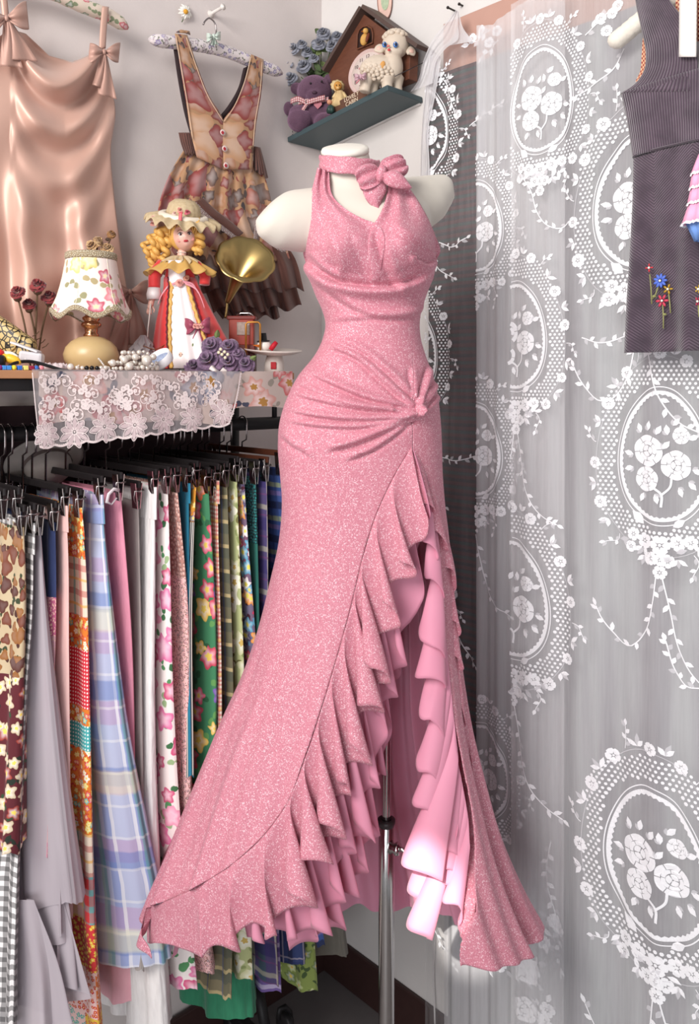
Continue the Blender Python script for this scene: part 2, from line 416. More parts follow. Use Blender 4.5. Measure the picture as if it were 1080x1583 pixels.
# gathers running into the twist at the hip
fold([(497, 535), (545, 552), (590, 590), (625, 622), (640, 632)], 7, 0.0060)
fold([(510, 524), (560, 545), (600, 578), (640, 618)], 7, 0.0040)
fold([(470, 575), (520, 598), (570, 618), (620, 630), (640, 636)], 7, 0.0065)
fold([(448, 610), (500, 622), (560, 634), (610, 638), (638, 640)], 6, 0.0060)
fold([(455, 592), (500, 612), (545, 626), (600, 633)], 5, 0.0045)
fold([(440, 636), (500, 646), (560, 650), (610, 647), (638, 643)], 6, 0.0060)
fold([(436, 652), (490, 660), (550, 662), (605, 654), (636, 645)], 6, 0.0045)
fold([(500, 700), (550, 686), (600, 665), (636, 648)], 8, 0.0065)
fold([(530, 715), (575, 697), (612, 672), (637, 652)], 7, 0.0045)
fold([(662, 562), (654, 590), (645, 615), (640, 632)], 6, 0.0070)
fold([(672, 585), (664, 604), (652, 622), (642, 634)], 5, 0.0065)
fold([(676, 606), (668, 618), (656, 630), (646, 638)], 5, 0.0060)
fold([(632, 565), (636, 600), (638, 625)], 8, 0.003)
fold([(432, 672), (452, 690), (470, 700)], 9, 0.0035)
def fold_height(px, py):
    h = np.zeros(px.shape)
    for pts, wd, amp in FOLDS:
        lo = pts.min(0)-4*wd; hi = pts.max(0)+4*wd
        m = (px > lo[0]) & (px < hi[0]) & (py > lo[1]) & (py < hi[1])
        if not m.any(): continue
        x, y = px[m], py[m]; best = np.full(x.shape, 1e9); sg = np.zeros(x.shape); tt = np.zeros(x.shape); k = len(pts)-1
        for i in range(k):
            a, b_ = pts[i], pts[i+1]; d = b_-a; L2 = (d**2).sum()
            t = np.clip(((x-a[0])*d[0]+(y-a[1])*d[1])/L2, 0, 1)
            ex, ey = x-(a[0]+t*d[0]), y-(a[1]+t*d[1]); q = np.hypot(ex, ey); nn = q < best
            best = np.where(nn, q, best); sg = np.where(nn, np.sign(d[0]*ey-d[1]*ex), sg); tt = np.where(nn, (i+t)/k, tt)
        s_ = best*sg
        end = np.clip(np.minimum(tt, 1-tt*0.85)*5, 0, 1); end = end*end*(3-2*end)
        prof = np.exp(-((s_+0.75*wd)/(0.8*wd))**2)-0.75*np.exp(-((s_-0.25*wd)/(0.5*wd))**2)
        h[m] += 1.55*amp*end*prof
    return h
# --- the outer skirt and bodice, one shell with an opening down the front
SEAM = [(636, 690), (606, 742), (580, 800), (560, 865), (542, 940), (522, 1012), (498, 1092), (472, 1170), (440, 1248), (400, 1300), (345, 1346), (286, 1380), (230, 1404)]
RSEAM = [(636, 690), (660, 735), (678, 785), (688, 850), (694, 930), (702, 1010), (713, 1095), (727, 1180), (740, 1250), (748, 1325), (748, 1390), (740, 1432)]
def seam_x(tab, py): return curve1([(b_, a) for a, b_ in tab], py)
def hem_row(th):
    """reference row of the hem by angle: 0 right, pi/2 front, pi left, 3pi/2 back"""
    deg = np.degrees(th) % 360
    return curve1([(-40, 1405), (0, 1428), (20, 1418), (45, 1392), (70, 1380), (90, 1400), (120, 1420), (150, 1415), (165, 1405), (180, 1398), (205, 1420), (240, 1455), (270, 1465), (320, 1440), (360, 1428)], deg)
def ang_at(px, py):
    """angle on the front of the ring of (screen) row py whose x falls on screen column px"""
    th = np.linspace(0.02, PI-0.02, 300); x, y = ring(np.full(300, py), th)
    u = CX+F*x/y
    return np.interp(px, u[::-1], th[::-1])
def build_dress():
    t = thing('evening_gown', 'long pink glitter halter gown with ruffled front slit on the mannequin', 'dress', P(560, 1440, Y0))
    NR, NC = 430, 340
    A = np.zeros((NR, NC, 3))
    v = np.linspace(0, 1, NR)
    # one angle range for each row level: from the right opening edge round the back to the left opening edge
    for i in range(NR):
        base = 398+v[i]*(1400-398)
        if base <= 690: thr = ang_at(636, 0+base); thl = thr
        else:
            tg = np.linspace(0.0, PI, 600); pr_ = 690+(base-690)/(1400-690)*(hem_row(tg)-690)
            gx, gy = ring(pr_, tg, 0.003); us = CX+F*gx/gy; vs = HY-F*(dZ(pr_)-H)/gy
            okl = us-seam_x(SEAM, np.minimum(vs, 1410)); okr = us-(seam_x(RSEAM, np.minimum(vs, 1432))-16*min(1, (base-690)/100))
            il = np.where(okl < 0)[0]; thl = tg[il[0]] if len(il) else PI
            ir = np.where(okr > 0)[0]; thr = tg[ir[-1]] if len(ir) else 0.0
            thl = max(thl, thr+0.02)
        th = thr-np.linspace(0, 1, NC)*(2*PI-(thl-thr))      # clockwise: right, back, left, front
        row = base if base <= 690 else 0
        hem = hem_row(th)
        if base > 690: py = 690+(base-690)/(1400-690)*(hem-690)
        else: py = np.full(NC, base)
        x, y = ring(py, th, 0.003)
        # long soft flutes in the lower skirt
        k = np.clip((py-900)/520, 0, 1)
        wv = (0.010*np.sin(th*11+1.2)+0.008*np.sin(th*19+0.4+py*0.004)+0.006*np.sin(th*31+2))*k**1.4
        x = x+np.cos(th)*wv; y = y-np.sin(th)*wv
        z = dZ(py)
        fr = np.clip(np.sin(th), 0, 1)
        y = y-bust(x, z)*(fr > 0)
        A[i] = np.stack([x, y, z], -1)
    px = CX+F*A[..., 0]/A[..., 1]; py = HY-F*(A[..., 2]-H)/A[..., 1]
    front = A[..., 1] < Y0-0.004
    hgt = np.where(front, fold_height(px, py), 0)
    # push along the direction of the surface normal seen from above
    cx = (dX(curve1(bt(1), py))+dX(curve1(bt(2), py)))/2
    nx = (A[..., 0]-cx)/0.13; ny = np.full_like(nx, -1.0); nl = np.hypot(nx, ny)
    A[..., 0] += hgt*nx/nl*0.7; A[..., 1] += hgt*ny/nl
    MB().arr(A).build('gown_body', M_glit, t, solid=0.0015)
    return t, A
gown, GA = build_dress()
def seam3(tab, n, lift=0.004):
    s = spline(tab, n); y = front_y(s[:, 0], s[:, 1])-lift
    return s, y
def flounce(name, m, tab, drop, nwave, amp, n=420, nt=26, lift=0.004, ph=0.0, jit=0.25, spread=0.0, label=None, under=0.0, curl=0.0):
    """a circular frill hanging from a seam on the skirt's front; drop(s) -> (px, px) fall, amp(s) -> flute size in metres"""
    s2, y = seam3(tab, n, lift); s = np.linspace(0, 1, n)
    D = np.array([drop(q) for q in s]); am = np.array([amp(q) for q in s])
    r = np.random.default_rng(int(ph*100)+n)
    warp = s*nwave+ph/(2*PI)+jit*np.interp(s*nwave, np.arange(nwave+3), r.normal(0, 0.5, nwave+3))
    mod = 0.6+0.8*np.interp(s*nwave, np.arange(nwave+3), r.random(nwave+3))
    D = D*(0.86+0.28*np.interp(s*nwave*1.3+0.4, np.arange(2*nwave+6), r.random(2*nwave+6)))[:, None]
    phi = 2*PI*warp
    A = np.zeros((nt, n, 3))
    for j in range(nt):
        q = j/(nt-1); g = q**0.85
        px = s2[:, 0]+D[:, 0]*q; py = s2[:, 1]+D[:, 1]*q
        dep = y+under*q
        lat = am*mod*g*np.sin(phi); fwd = am*mod*g*(0.62+0.62*np.cos(phi))
        yy = dep-fwd-0.006*q
        p = np.stack([(px-CX)*dep/F+lat, yy, H-(py-HY)*dep/F+am*0.12*g*np.cos(2*phi)*q], -1)
        if curl: p[:, 2] += curl*q**6*np.sin(phi*2.0+1); p[:, 0] += curl*q**6*np.cos(phi*1.7)
        A[j] = p
    return MB().arr(A).build(name, m, gown, label=label, solid=0.0012)
L_ = lambda tab: (lambda q: tuple(np.array([np.interp(q, [r[0] for r in tab], [r[k] for r in tab]) for k in (1, 2)])))
A_ = lambda tab: (lambda q: float(np.interp(q, [r[0] for r in tab], [r[1] for r in tab])))
# left edge of the slit: glitter flounce over a satin one
flounce('glitter_flounce', M_glit, SEAM, L_([(0, 18, 96), (0.08, 26, 120), (0.2, 26, 150), (0.5, 22, 150), (0.75, 22, 128), (0.86, 12, 104), (0.95, 10, 80), (1, 4, 46)]), 13, A_([(0, 0.015), (0.3, 0.022), (0.7, 0.024), (0.84, 0.018), (0.9, 0.012), (1, 0.006)]), lift=0.006, ph=0.6, curl=0.003)
flounce('satin_flounce', M_lining, [(640, 700)]+[(a+12, b_+6) for a, b_ in SEAM[1:10]]+[(362, 1350)], L_([(0, 22, 120), (0.1, 26, 170), (0.3, 30, 205), (0.6, 34, 205), (0.85, 34, 165), (1, 16, 100)]), 11, A_([(0, 0.012), (0.5, 0.020), (1, 0.020)]), lift=-0.006, ph=2.1, under=0.02)
flounce('satin_flounce', M_lining, [(a+26, b_+20) for a, b_ in SEAM[2:9]]+[(420, 1310)], L_([(0, 14, 180), (0.3, 22, 215), (0.7, 40, 215), (1, 36, 140)]), 8, A_([(0, 0.012), (1, 0.02)]), lift=-0.022, ph=4.0, under=0.04)
# right edge of the slit: the satin side spills out
flounce('satin_flounce', M_lining, [(638, 694), (656, 735), (670, 785), (678, 850), (684, 930), (691, 1010), (700, 1095), (708, 1170)], L_([(0, 20, 100), (0.15, -2, 105), (0.4, -14, 120), (0.75, -34, 130), (1, -60, 160)]), 8, A_([(0, 0.010), (0.2, 0.022), (0.6, 0.026), (1, 0.03)]), lift=0.012, ph=1.0, jit=0.45, curl=0.003)
flounce('satin_flounce', M_lining, [(690, 1040), (699, 1110), (708, 1180), (712, 1240), (706, 1290)], L_([(0, -26, 150), (0.5, -48, 160), (1, -62, 150)]), 4, A_([(0, 0.02), (1, 0.028)]), lift=-0.01, ph=3.0, under=0.03)
flounce('glitter_flounce', M_glit, [(638, 690), (662, 732), (682, 785), (692, 850), (698, 930), (706, 1010), (717, 1095), (728, 1170), (734, 1230)], L_([(0, 14, 80), (0.15, 8, 86), (0.5, 2, 80), (1, -4, 90)]), 9, A_([(0, 0.008), (0.2, 0.011), (1, 0.014)]), lift=0.002, ph=5.0, jit=0.4, curl=0.003)
flounce('glitter_flounce', M_glit, [(730, 1215), (738, 1265), (742, 1310), (738, 1350)], L_([(0, -6, 70), (1, -18, 82)]), 3, A_([(0, 0.012), (1, 0.016)]), lift=0.0, ph=2.0, jit=0.4, curl=0.003)
flounce('satin_flounce', M_lining, [(706, 1170), (716, 1220), (724, 1270), (726, 1310)], L_([(0, -20, 100), (1, -30, 110)]), 4, A_([(0, 0.012), (1, 0.02)]), lift=0.004, ph=1.7, jit=0.4, curl=0.003)
flounce('glitter_flounce', M_glit, [(728, 1165), (737, 1230), (746, 1300), (750, 1350)], L_([(0, -14, 84), (1, -26, 92)]), 5, A_([(0, 0.014), (1, 0.018)]), lift=0.008, ph=0.9, jit=0.4, curl=0.003)
# the twist at the hip: two rolled bundles of cloth
def knot():
    mb = MB()
    for pts, rr in (([(672, 596), (660, 612), (648, 626), (640, 638), (632, 648)], (0.004, 0.009, 0.0095, 0.008, 0.003)),
                    ([(606, 640), (622, 638), (636, 637), (648, 632), (662, 622)], (0.002, 0.006, 0.0095, 0.0085, 0.004)),
                    ([(628, 652), (636, 646), (643, 640), (650, 636)], (0.003, 0.007, 0.007, 0.003))):
        s = spline(pts, 14); y = front_y(s[:, 0], s[:, 1])
        mb.tube([P(a, b_, c-0.004) for (a, b_), c in zip(s, y)], list(np.interp(np.linspace(0, 1, 14), np.linspace(0, 1, len(rr)), rr)), 12)
    mb.build('hip_twist', M_glit, gown)
knot()
# --- halter front: two gathered panels rising to the neckband
def panel(outer, inner, seed, name, rows=70, cols=60):
    o = spline(outer, rows); i_ = spline(inner, rows); A = np.zeros((rows, cols, 3)); u = np.linspace(0, 1, cols)
    for r in range(rows):
        px = o[r, 0]+(i_[r, 0]-o[r, 0])*u; py = o[r, 1]+(i_[r, 1]-o[r, 1])*u
        y = front_y(px, np.maximum(py, 300))
        q = r/(rows-1)
        y = y-0.0055-0.005*(1-q)+0.005*np.clip((q-0.88)/0.12, 0, 1)
        y = y-0.008*(1-q)**1.1*np.sin(u*PI*4+seed)*np.sin(u*PI)**0.4
        y = y-fold_height(px, py)*np.clip(q*2, 0, 1)
        if (outer[0][1] < 310): y = y+0.028*np.clip((305-py)/36, 0, 1)
        A[r] = np.stack([(px-CX)*y/F, y, H-(py-HY)*y/F], -1)
    return MB().arr(A).build(name, M_glit, gown, solid=0.0015)
panel([(491, 259), (479, 308), (470, 350), (468, 380), (470, 398), (474, 410)], [(508, 264), (514, 303), (538, 326), (560, 338), (583, 347), (586, 446)], 0.3, 'halter_panel')
panel([(616, 270), (644, 308), (662, 340), (672, 364), (680, 388), (666, 412)], [(600, 272), (597, 306), (590, 326), (585, 336), (576, 349), (574, 446)], 1.4, 'halter_panel')
# neckband and its bow
NB = [(497, 256), (520, 266), (545, 271), (570, 270), (592, 262)]
def neck_y(px): return Y0-0.012-0.050*np.sqrt(np.clip(1-((px-538)/52.0)**2, 0, 1))
def band():
    A = []
    for j in range(9):
        row = []
        for k in range(60):
            a = 2*PI*k/60
            px = 540+45.5*math.cos(a); d = math.sin(a)           # +1 towards the viewer
            yy = Y0-0.012-0.053*d
            top = 247+11*d+4*math.cos(a); h = 25
            r = 1+0.02*math.sin(j*1.5)
            c = P(540, top+h*j/8, Y0)
            row.append((c.x+45.5*r*Y0/F*math.cos(a), yy, c.z+0.0008*math.sin(a*9)))
        A.append(row)
    MB().arr(A, wrapu=True).build('neckband', M_glit, gown, solid=0.002)
band()
def bow():
    mb = MB(); y = Y0-0.075
    c = P(588, 268, y)
    def loop(tip, wd, puff):
        tip = Vector(tip)
        def fn(u, v):
            a = u*2*PI; ax = tip-c
            m = c+ax*(0.5-0.5*math.cos(a))
            side = Vector((-ax.z, 0, ax.x)).normalized()
            wv = wd*(0.22+0.62*abs(math.sin(a))**0.7+0.22*math.sin(a/2))
            return m+side*wv*(v-0.5)*2+Vector((0, -1, 0))*(puff*math.sin(a)+0.007*math.sin(v*PI*4)*math.sin(a/2))
        mb.grid(fn, 28, 12)
    loop(P(553, 281, y-0.012), 0.021, 0.014)
    loop(P(627, 252, y+0.006), 0.018, 0.014)
    def tail(pts, wd, tw):
        s = spline(pts, 16); A = []
        for k in range(16):
            q = k/15; w_ = wd*(0.25*(1-q)+0.85*math.sin(PI*q**0.8)+0.03)
            d = Vector(s[min(k+1, 15)])-Vector(s[max(k-1, 0)]); side = Vector((-d.z, 0, d.x)).normalized()
            A.append([tuple(Vector(s[k])+side*w_*(v-0.5)*2+Vector((0, -0.007*math.cos((v-0.5)*PI*1.3)*(1-q*0.5), 0))) for v in np.linspace(0, 1, 9)])
        mb.arr(A)
    tail([P(587, 272, y-0.004), P(579, 292, y-0.01), P(580, 310, y-0.010), P(585, 324, y-0.006)], 0.020, 0)
    tail([P(592, 270, y-0.016), P(606, 275, y-0.026), P(618, 281, y-0.026), P(636, 290, y-0.02)], 0.014, 0)
    tail([P(590, 264, y+0.0), P(600, 256, y+0.004), P(612, 250, y+0.006), P(622, 252, y+0.008)], 0.014, 0)
    mb.build('neck_bow', M_glit, gown, solid=0.0015)
    k = MB(); k.ell(P(589, 268, y-0.016), (0.009, 0.009, 0.015), 18, 12, rot=Matrix.Rotation(0.25, 3, 'Y'), fn=lambda d: 1+0.06*math.sin(9*math.atan2(d.y, d.x)))
    k.build('bow_knot', M_glit, gown)
bow()
# --- back of the skirt seen through the slit: satin lining
def lining():
    NC, NR = 200, 60; A = np.zeros((NR, NC, 3))
    th = np.linspace(-0.25, -(PI-0.25), NC)
    for i in range(NR):
        py = 790+(1484+6*np.sin(th*3)-790)*i/(NR-1)
        x, y = ring(py, th, -0.02)
        k = np.clip((py-800)/300, 0, 1); wv = (0.010*np.sin(th*24)+0.007*np.sin(th*41+1))*k
        A[i] = np.stack([x*0.9+0.004+np.cos(th)*wv, y-np.sin(th)*wv-0.075*k, dZ(py)], -1)
    MB().arr(A).build('back_lining', M_lining, gown)
lining()
# care label sewn inside
tb = MB(); ty = Y0+0.10
tb.grid(lambda u, v: P(605+24*u, 963+78*v, ty)+Vector((0, -0.004*math.sin(u*2+v*3), 0)), 6, 14)
tb.build('care_label', plain((240, 214, 222), 0.6, var=0.02), gown, label='small white care label inside the skirt', solid=0.0006)
for k, (x0, x1, y0_, hh) in enumerate([(606, 618, 970, 5), (608, 611, 982, 34), (613, 616, 982, 28), (618, 621, 984, 26), (616, 619, 1012, 22), (621, 624, 1014, 12)]):
    mb = MB(); mb.grid(lambda u, v: P(x0+(x1-x0)*u, y0_+hh*v, ty-0.004)+Vector((0, -0.0016, 0)), 3, 3)
    mb.build('label_print', plain((70, 40, 60), 0.7), gown)
# --- the mannequin under it
def mannequin():
    t = thing('dress_form', 'cream armless dress form on a steel stand wearing the pink gown', 'mannequin', Vector((dX(596), Y0, 0)))
    mb = MB(); NC = 64; rows = []
    th = np.linspace(0, 2*PI, NC, endpoint=False)
    for py in list(range(296, 830, 9)):
        x, y = ring(np.full(NC, float(py)), th, -0.004-0.013*min(1, max(0, (py-385)/25))); z = np.full(NC, float(dZ(py)))
        y = y-bust(x, z)*(0.9 if py < 385 else 0.6)*(np.sin(th) > 0)
        if py < 330:
            k = (py-296)/34.0; c = dX(560); s = 0.72+0.28*k**0.6; x = c+(x-c)*s
        rows.append(np.stack([x, y, z], -1))
    mb.arr(np.array(rows), wrapu=True)
    o = len(mb.v)-len(rows)*NC; mb.f += [tuple(o+k for k in range(NC)), tuple(o+(len(rows)-1)*NC+k for k in range(NC-1, -1, -1))]; mb.mi += [0, 0]
    # neck and shoulder stumps
    def limb(pts, radii, n=24):
        rows = []
        for (p, (rx, rz), d) in zip(pts, radii, [None]*len(pts)):
            rows.append((Vector(p), rx, rz))
        A = []
        for i, (p, rx, rz) in enumerate(rows):
            a = rows[max(0, i-1)][0]; b_ = rows[min(len(rows)-1, i+1)][0]; tt = (b_-a).normalized()
            up = (UP-tt*UP.dot(tt)).normalized(); sd = tt.cross(up)
            A.append([tuple(p+sd*rx*math.cos(2*PI*k/n)+up*rz*math.sin(2*PI*k/n)) for k in range(n)])
        o = len(mb.v); mb.arr(A, wrapu=True)
        mb.f += [tuple(o+k for k in range(n)), tuple(o+(len(A)-1)*n+k for k in range(n-1, -1, -1))]; mb.mi += [0, 0]
    limb([P(555, 345, Y0), P(500, 338, Y0-0.012), P(458, 342, Y0-0.03), P(434, 340, Y0-0.042), P(418, 332, Y0-0.05), P(410, 324, Y0-0.054)],
         [(0.062, 0.058), (0.06, 0.058), (0.053, 0.056), (0.047, 0.052), (0.040, 0.044), (0.026, 0.028)])
    limb([P(555, 345, Y0), P(600, 328, Y0+0.012), P(640, 318, Y0+0.03), P(664, 306, Y0+0.043), P(680, 292, Y0+0.056), P(690, 276, Y0+0.06)],
         [(0.062, 0.058), (0.06, 0.058), (0.052, 0.054), (0.044, 0.046), (0.034, 0.034), (0.018, 0.014)])
    limb([P(552, 330, Y0+0.004), P(541, 300, Y0), P(537, 280, Y0-0.004), P(535, 258, Y0-0.008), P(533, 240, Y0-0.013), P(533, 231, Y0-0.016)],
         [(0.085, 0.072), (0.062, 0.058), (0.051, 0.049), (0.0455, 0.045), (0.0445, 0.044), (0.041, 0.041)])
    body = mb.build('torso', M_cream, t)
    r = body.modifiers.new('remesh', 'REMESH'); r.mode = 'VOXEL'; r.voxel_size = 0.0055; r.use_smooth_shade = True
    s = body.modifiers.new('smooth', 'SMOOTH'); s.factor = 0.5; s.iterations = 9
    c = MB(); c.lathe([(0.0, 0.0065), (0.033, 0.006), (0.0415, 0.004), (0.0435, 0.0), (0.0435, -0.006), (0.0, -0.006)], P(533, 232, Y0-0.018), 40, axis=(-0.06, -0.50, 1))
    c.build('neck_cap', plain((228, 222, 212), 0.6, var=0.03), t)
    for side, (p, d) in enumerate([]): pass
    # stand: thin upper tube, collar, thick lower tube, clamp screw, round base
    x = float(dX(597)); R1, R2 = 0.0083, 0.0143
    def cyl(name, r, z0, z1, m, xx=x): 
        q = MB(); q.lathe([(0, z0), (r, z0), (r, z1), (0, z1)], (xx, Y0, 0), 28); return q.build(name, m, t, bevel=0.0006)
    zc = float(dZ(1268))
    cyl('upper_pole', R1, zc-0.1, float(dZ(815)), M_chrome)
    cyl('lower_pole', R2, 0.02, zc-0.004, M_chrome)
    q = MB(); q.lathe([(R1+0.0005, 0.002), (R2+0.0018, 0.002), (R2+0.0018, -0.004), (R2+0.0004, -0.008), (R2, -0.010)], (x, Y0, zc), 28); q.build('collar', plain((60, 56, 56), 0.4), t)
    q = MB(); q.lathe([(0, 0.012), (0.010, 0.012), (0.012, 0.006), (0.008, 0.0), (0.012, -0.006), (0, -0.010)], P(608, 1311, Y0-0.012), 20, axis=(1, -0.4, 0)); q.build('screw_boss', M_chrome, t)
    q = MB(); q.tube([P(610, 1311, Y0-0.016), P(622, 1313, Y0-0.022), P(631, 1320, Y0-0.024), P(634, 1327, Y0-0.024)], [0.0045, 0.0042, 0.005, 0.0062], 14); q.build('screw_handle', M_chrome, t)
    q = MB(); q.lathe([(0, 0.0), (0.155, 0.0), (0.16, 0.004), (0.155, 0.011), (0.05, 0.020), (0.02, 0.032), (0, 0.032)], (x, Y0, 0), 64); q.build('base_plate', M_chrome, t)
    return t
mannequin()
spo.rotation_euler = (P(664, 1390, 1.42)-spo.location).to_track_quat('-Z', 'Y').to_euler()
# ================================================================ right wall: backing, lace curtains, corduroy pinafore
M_terra = plain((186, 146, 132), 0.7, var=0.05, name='terracotta_board', nscale=9)
def rline(px, y0, s):  # a row along the right wall's perspective
    return y0
b = MB()
s0, s1 = rt(688, 0.004), rt(1080, 0.004)+0.5
zl0 = WR(693, 126, 0.004).z; zl1 = WR(925, 24, 0.004).z; zl = (zl0+zl1)/2; zt = zl+0.125
b.prism([R3(s0, 0, zl), R3(s1, 0, zl), R3(s1, 0, zt), R3(s0, 0, zt)], RN*0.012)
struct(b.build('trim_1', M_terra, smooth=False, bevel=0.002), 'terracotta board across the right wall behind the lace')
# grey drape under the board
n = NT('grey_drape', 0.6, sheen=0.2); uv = n.uv(); o = n.sep(uv)
no = n.noise(n.mp(uv, (9, 0.5, 1)), 1.6, 2)
c = n.ramp(no, [(0.25, (112, 106, 114)), (0.45, (146, 144, 148)), (0.6, (174, 178, 178)), (0.75, (136, 132, 140))])
n.color(c); n.bump(n.noise(uv, 600, 1), 0.1, 0.001); M_grey = n.m
def drape(name, sa, sb, za, zb, off, amp, per, m, ns=140, nz=24, seed=0.0):
    b = MB()
    def fn(u, v):
        s = sa+(sb-sa)*u; z = zb+(za-zb)*v
        f = amp*(math.sin(s/per*2*PI+seed)+0.5*math.sin(s/per*3.7+seed*2+0.6*v))
        return R3(s, off+f*(0.4+0.6*v), z)
    b.grid(fn, ns, nz)
    return b.build(name, m, solid=0.002)
tag(drape('drape', rt(693, 0.02), rt(1080, 0.02)+0.45, 0.10, zl-0.001, 0.022, 0.005, 0.16, M_grey), 'plain grey drape hanging behind the white lace curtains', 'curtain')
n = NT('dark_striped_cloth', 0.8); o = n.sep(n.uv())
fr = n.ma('FRACT', n.ma('MULTIPLY', o[1], 62.0)); c = n.mix(n.step(fr, 0.35, 0.6), (58, 55, 58), (82, 58, 60))
fr2 = n.ma('FRACT', n.ma('ADD', n.ma('MULTIPLY', o[1], 31.0), 0.3)); c = n.mix(n.ma('MULTIPLY', n.step(fr2, 0.7, 0.85), 0.7), c, (60, 76, 72))
n.color(c); M_dstr = n.m
sa, sb = rt(664, 0.03), rt(737, 0.03)
tag(drape('hanging_cloth', sa, sb, WR(700, 1320, 0.03).z, zl-0.004, 0.033, 0.002, 0.1, M_dstr, 50, 40, 0.5), 'dark cloth with fine red stripes hanging beside the mannequin', 'cloth')
# --- sheer lace
def sheer_mat(name, fac, c=(236, 234, 236)):
    n = NT(name, 0.8, spec=0.1); uv = n.uv()
    n.color(c); n.b.inputs['Transmission Weight'].default_value = 0.0
    tl = n.n.new('ShaderNodeBsdfTranslucent'); tl.inputs[0].default_value = lin(c); mx = n.n.new('ShaderNodeMixShader'); mx.inputs[0].default_value = 0.35
    n.t.links.new(n.b.outputs[0], mx.inputs[1]); n.t.links.new(tl.outputs[0], mx.inputs[2])
    tr = n.n.new('ShaderNodeBsdfTransparent'); m2 = n.n.new('ShaderNodeMixShader')
    wv = n.ma('ADD', n.ma('MULTIPLY', n.noise(n.mp(uv, (60, 3, 1)), 3, 2), 0.16), fac-0.08)
    n.set(m2.inputs[0], wv); n.t.links.new(tr.outputs[0], m2.inputs[1]); n.t.links.new(mx.outputs[0], m2.inputs[2])
    n.t.links.new(m2.outputs[0], n.out.inputs[0])
    return n.m
M_sheer = sheer_mat('sheer_net', 0.40); M_sheer1 = sheer_mat('sheer_net_thin', 0.16); M_sheer2 = sheer_mat('sheer_net_folded', 0.58); M_sheer3 = sheer_mat('sheer_net_bunched', 0.72)
n = NT('lace_thread', 0.8, spec=0.15); n.color(n.mix(n.noise(n.ob(), 400, 2), (226, 225, 229), (247, 246, 248))); n.bump(n.noise(n.ob(), 900, 2), 0.3, 0.001); M_thread = n.m
n = NT('lace_thread_faint', 0.8, spec=0.1); n.color((228, 226, 230)); n.alpha_mix(0.55); M_faint = n.m
class Lace:
    """embroidery drawn in the flat (s, z) plane of a cloth and laid onto its surface"""
    def __init__(s, surf, smin, smax, zmin=-1, zmax=9): s.f = surf; s.a, s.b, s.z0, s.z1 = smin, smax, zmin, zmax; s.mb = MB(); s.T = lambda x, y: (x, y)
    def poly(s, pts, mi=0):
        q = [s.T(*p) for p in pts]; cx = sum(p[0] for p in q)/len(q); cz = sum(p[1] for p in q)/len(q)
        if not (s.a < cx < s.b and s.z0 < cz < s.z1): return
        vs = [s.f(*p) for p in q]; s.mb.add(vs, [tuple(range(len(vs)))], mi=mi)
    def strip(s, pts, wd, mi=0, zig=0.0, n=None):
        p = spline(pts, n or max(8, int(len(pts)*5)))
        for i in range(len(p)-1):
            d = p[i+1]-p[i]; l = math.hypot(*d)+1e-9; nx, ny = -d[1]/l, d[0]/l
            w1 = wd*(1+(zig if i % 2 else 0)); w2 = wd*(1+(zig if (i+1) % 2 else 0))
            s.poly([(p[i][0]+nx*wd, p[i][1]+ny*wd), (p[i][0]-nx*w1, p[i][1]-ny*w1), (p[i+1][0]-nx*w2, p[i+1][1]-ny*w2), (p[i+1][0]+nx*wd, p[i+1][1]+ny*wd)], mi)
    def leaf(s, x, y, a, ln, wd, mi=0):
        c, q = math.cos(a), math.sin(a)
        s.poly([(x+c*u*ln-q*v*wd, y+q*u*ln+c*v*wd) for u, v in ((0, 0), (0.3, 0.8), (0.6, 0.9), (1, 0), (0.6, -0.9), (0.3, -0.8))], mi)
    def flower(s, x, y, r, k=5, rot=0.0, mi=0):
        for i in range(k):
            a = rot+2*PI*i/k; c, q = math.cos(a), math.sin(a); wd = r*0.9*math.tan(PI/k)*0.85
            s.poly([(x+c*u*r-q*v*wd, y+q*u*r+c*v*wd) for u, v in ((0.22, 0.15), (0.6, 0.9), (0.9, 0.75), (1, 0), (0.9, -0.75), (0.6, -0.9), (0.22, -0.15))], mi)
        s.dot(x, y, r*0.17, mi)
    def dot(s, x, y, r, mi=0): s.poly([(x+r*math.cos(k*PI/3), y+r*math.sin(k*PI/3)) for k in range(6)], mi)
    def rose(s, x, y, r, rot=0.0):
        for (ro, k, wd, inn) in ((1.0, 6, 0.95, 0.66), (0.62, 5, 0.95, 0.40), (0.34, 3, 0.9, 0.05)):
            for i in range(k):
                a0 = rot+ro*3+2*PI*i/k; a1 = a0+2*PI/k*wd; m = 5
                o = [(x+r*(ro+0.05*math.sin(PI*j/m))*math.cos(a0+(a1-a0)*j/m), y+r*(ro+0.05*math.sin(PI*j/m))*math.sin(a0+(a1-a0)*j/m)) for j in range(m+1)]
                i_ = [(x+r*inn*math.cos(a0+(a1-a0)*j/m), y+r*inn*math.sin(a0+(a1-a0)*j/m)) for j in range(m, -1, -1)]
                s.poly(o+i_)
    def sprig(s, pts, ln, wd, stem=0.0009, gap=None, mi=0, both=True, tip=True):
        p = spline(pts, 40); L = np.concatenate([[0], np.cumsum(np.hypot(*np.diff(p, axis=0).T))]); tot = L[-1]
        s.strip(p[::3], stem, mi, n=26); g = gap or ln*0.8; k = 0; d = g*0.5
        while d < tot:
            i = min(38, np.searchsorted(L, d)); a = math.atan2(p[i+1][1]-p[i][1], p[i+1][0]-p[i][0]); sd = 1 if k % 2 else -1
            s.leaf(p[i][0], p[i][1], a+sd*0.75, ln*random.uniform(0.75, 1.1), wd, mi if k % 3 else 1); k += 1; d += g*random.uniform(0.8, 1.2)
        if tip:
            a = math.atan2(p[-1][1]-p[-2][1], p[-1][0]-p[-2][0]); s.leaf(p[-1][0], p[-1][1], a, ln, wd, mi)
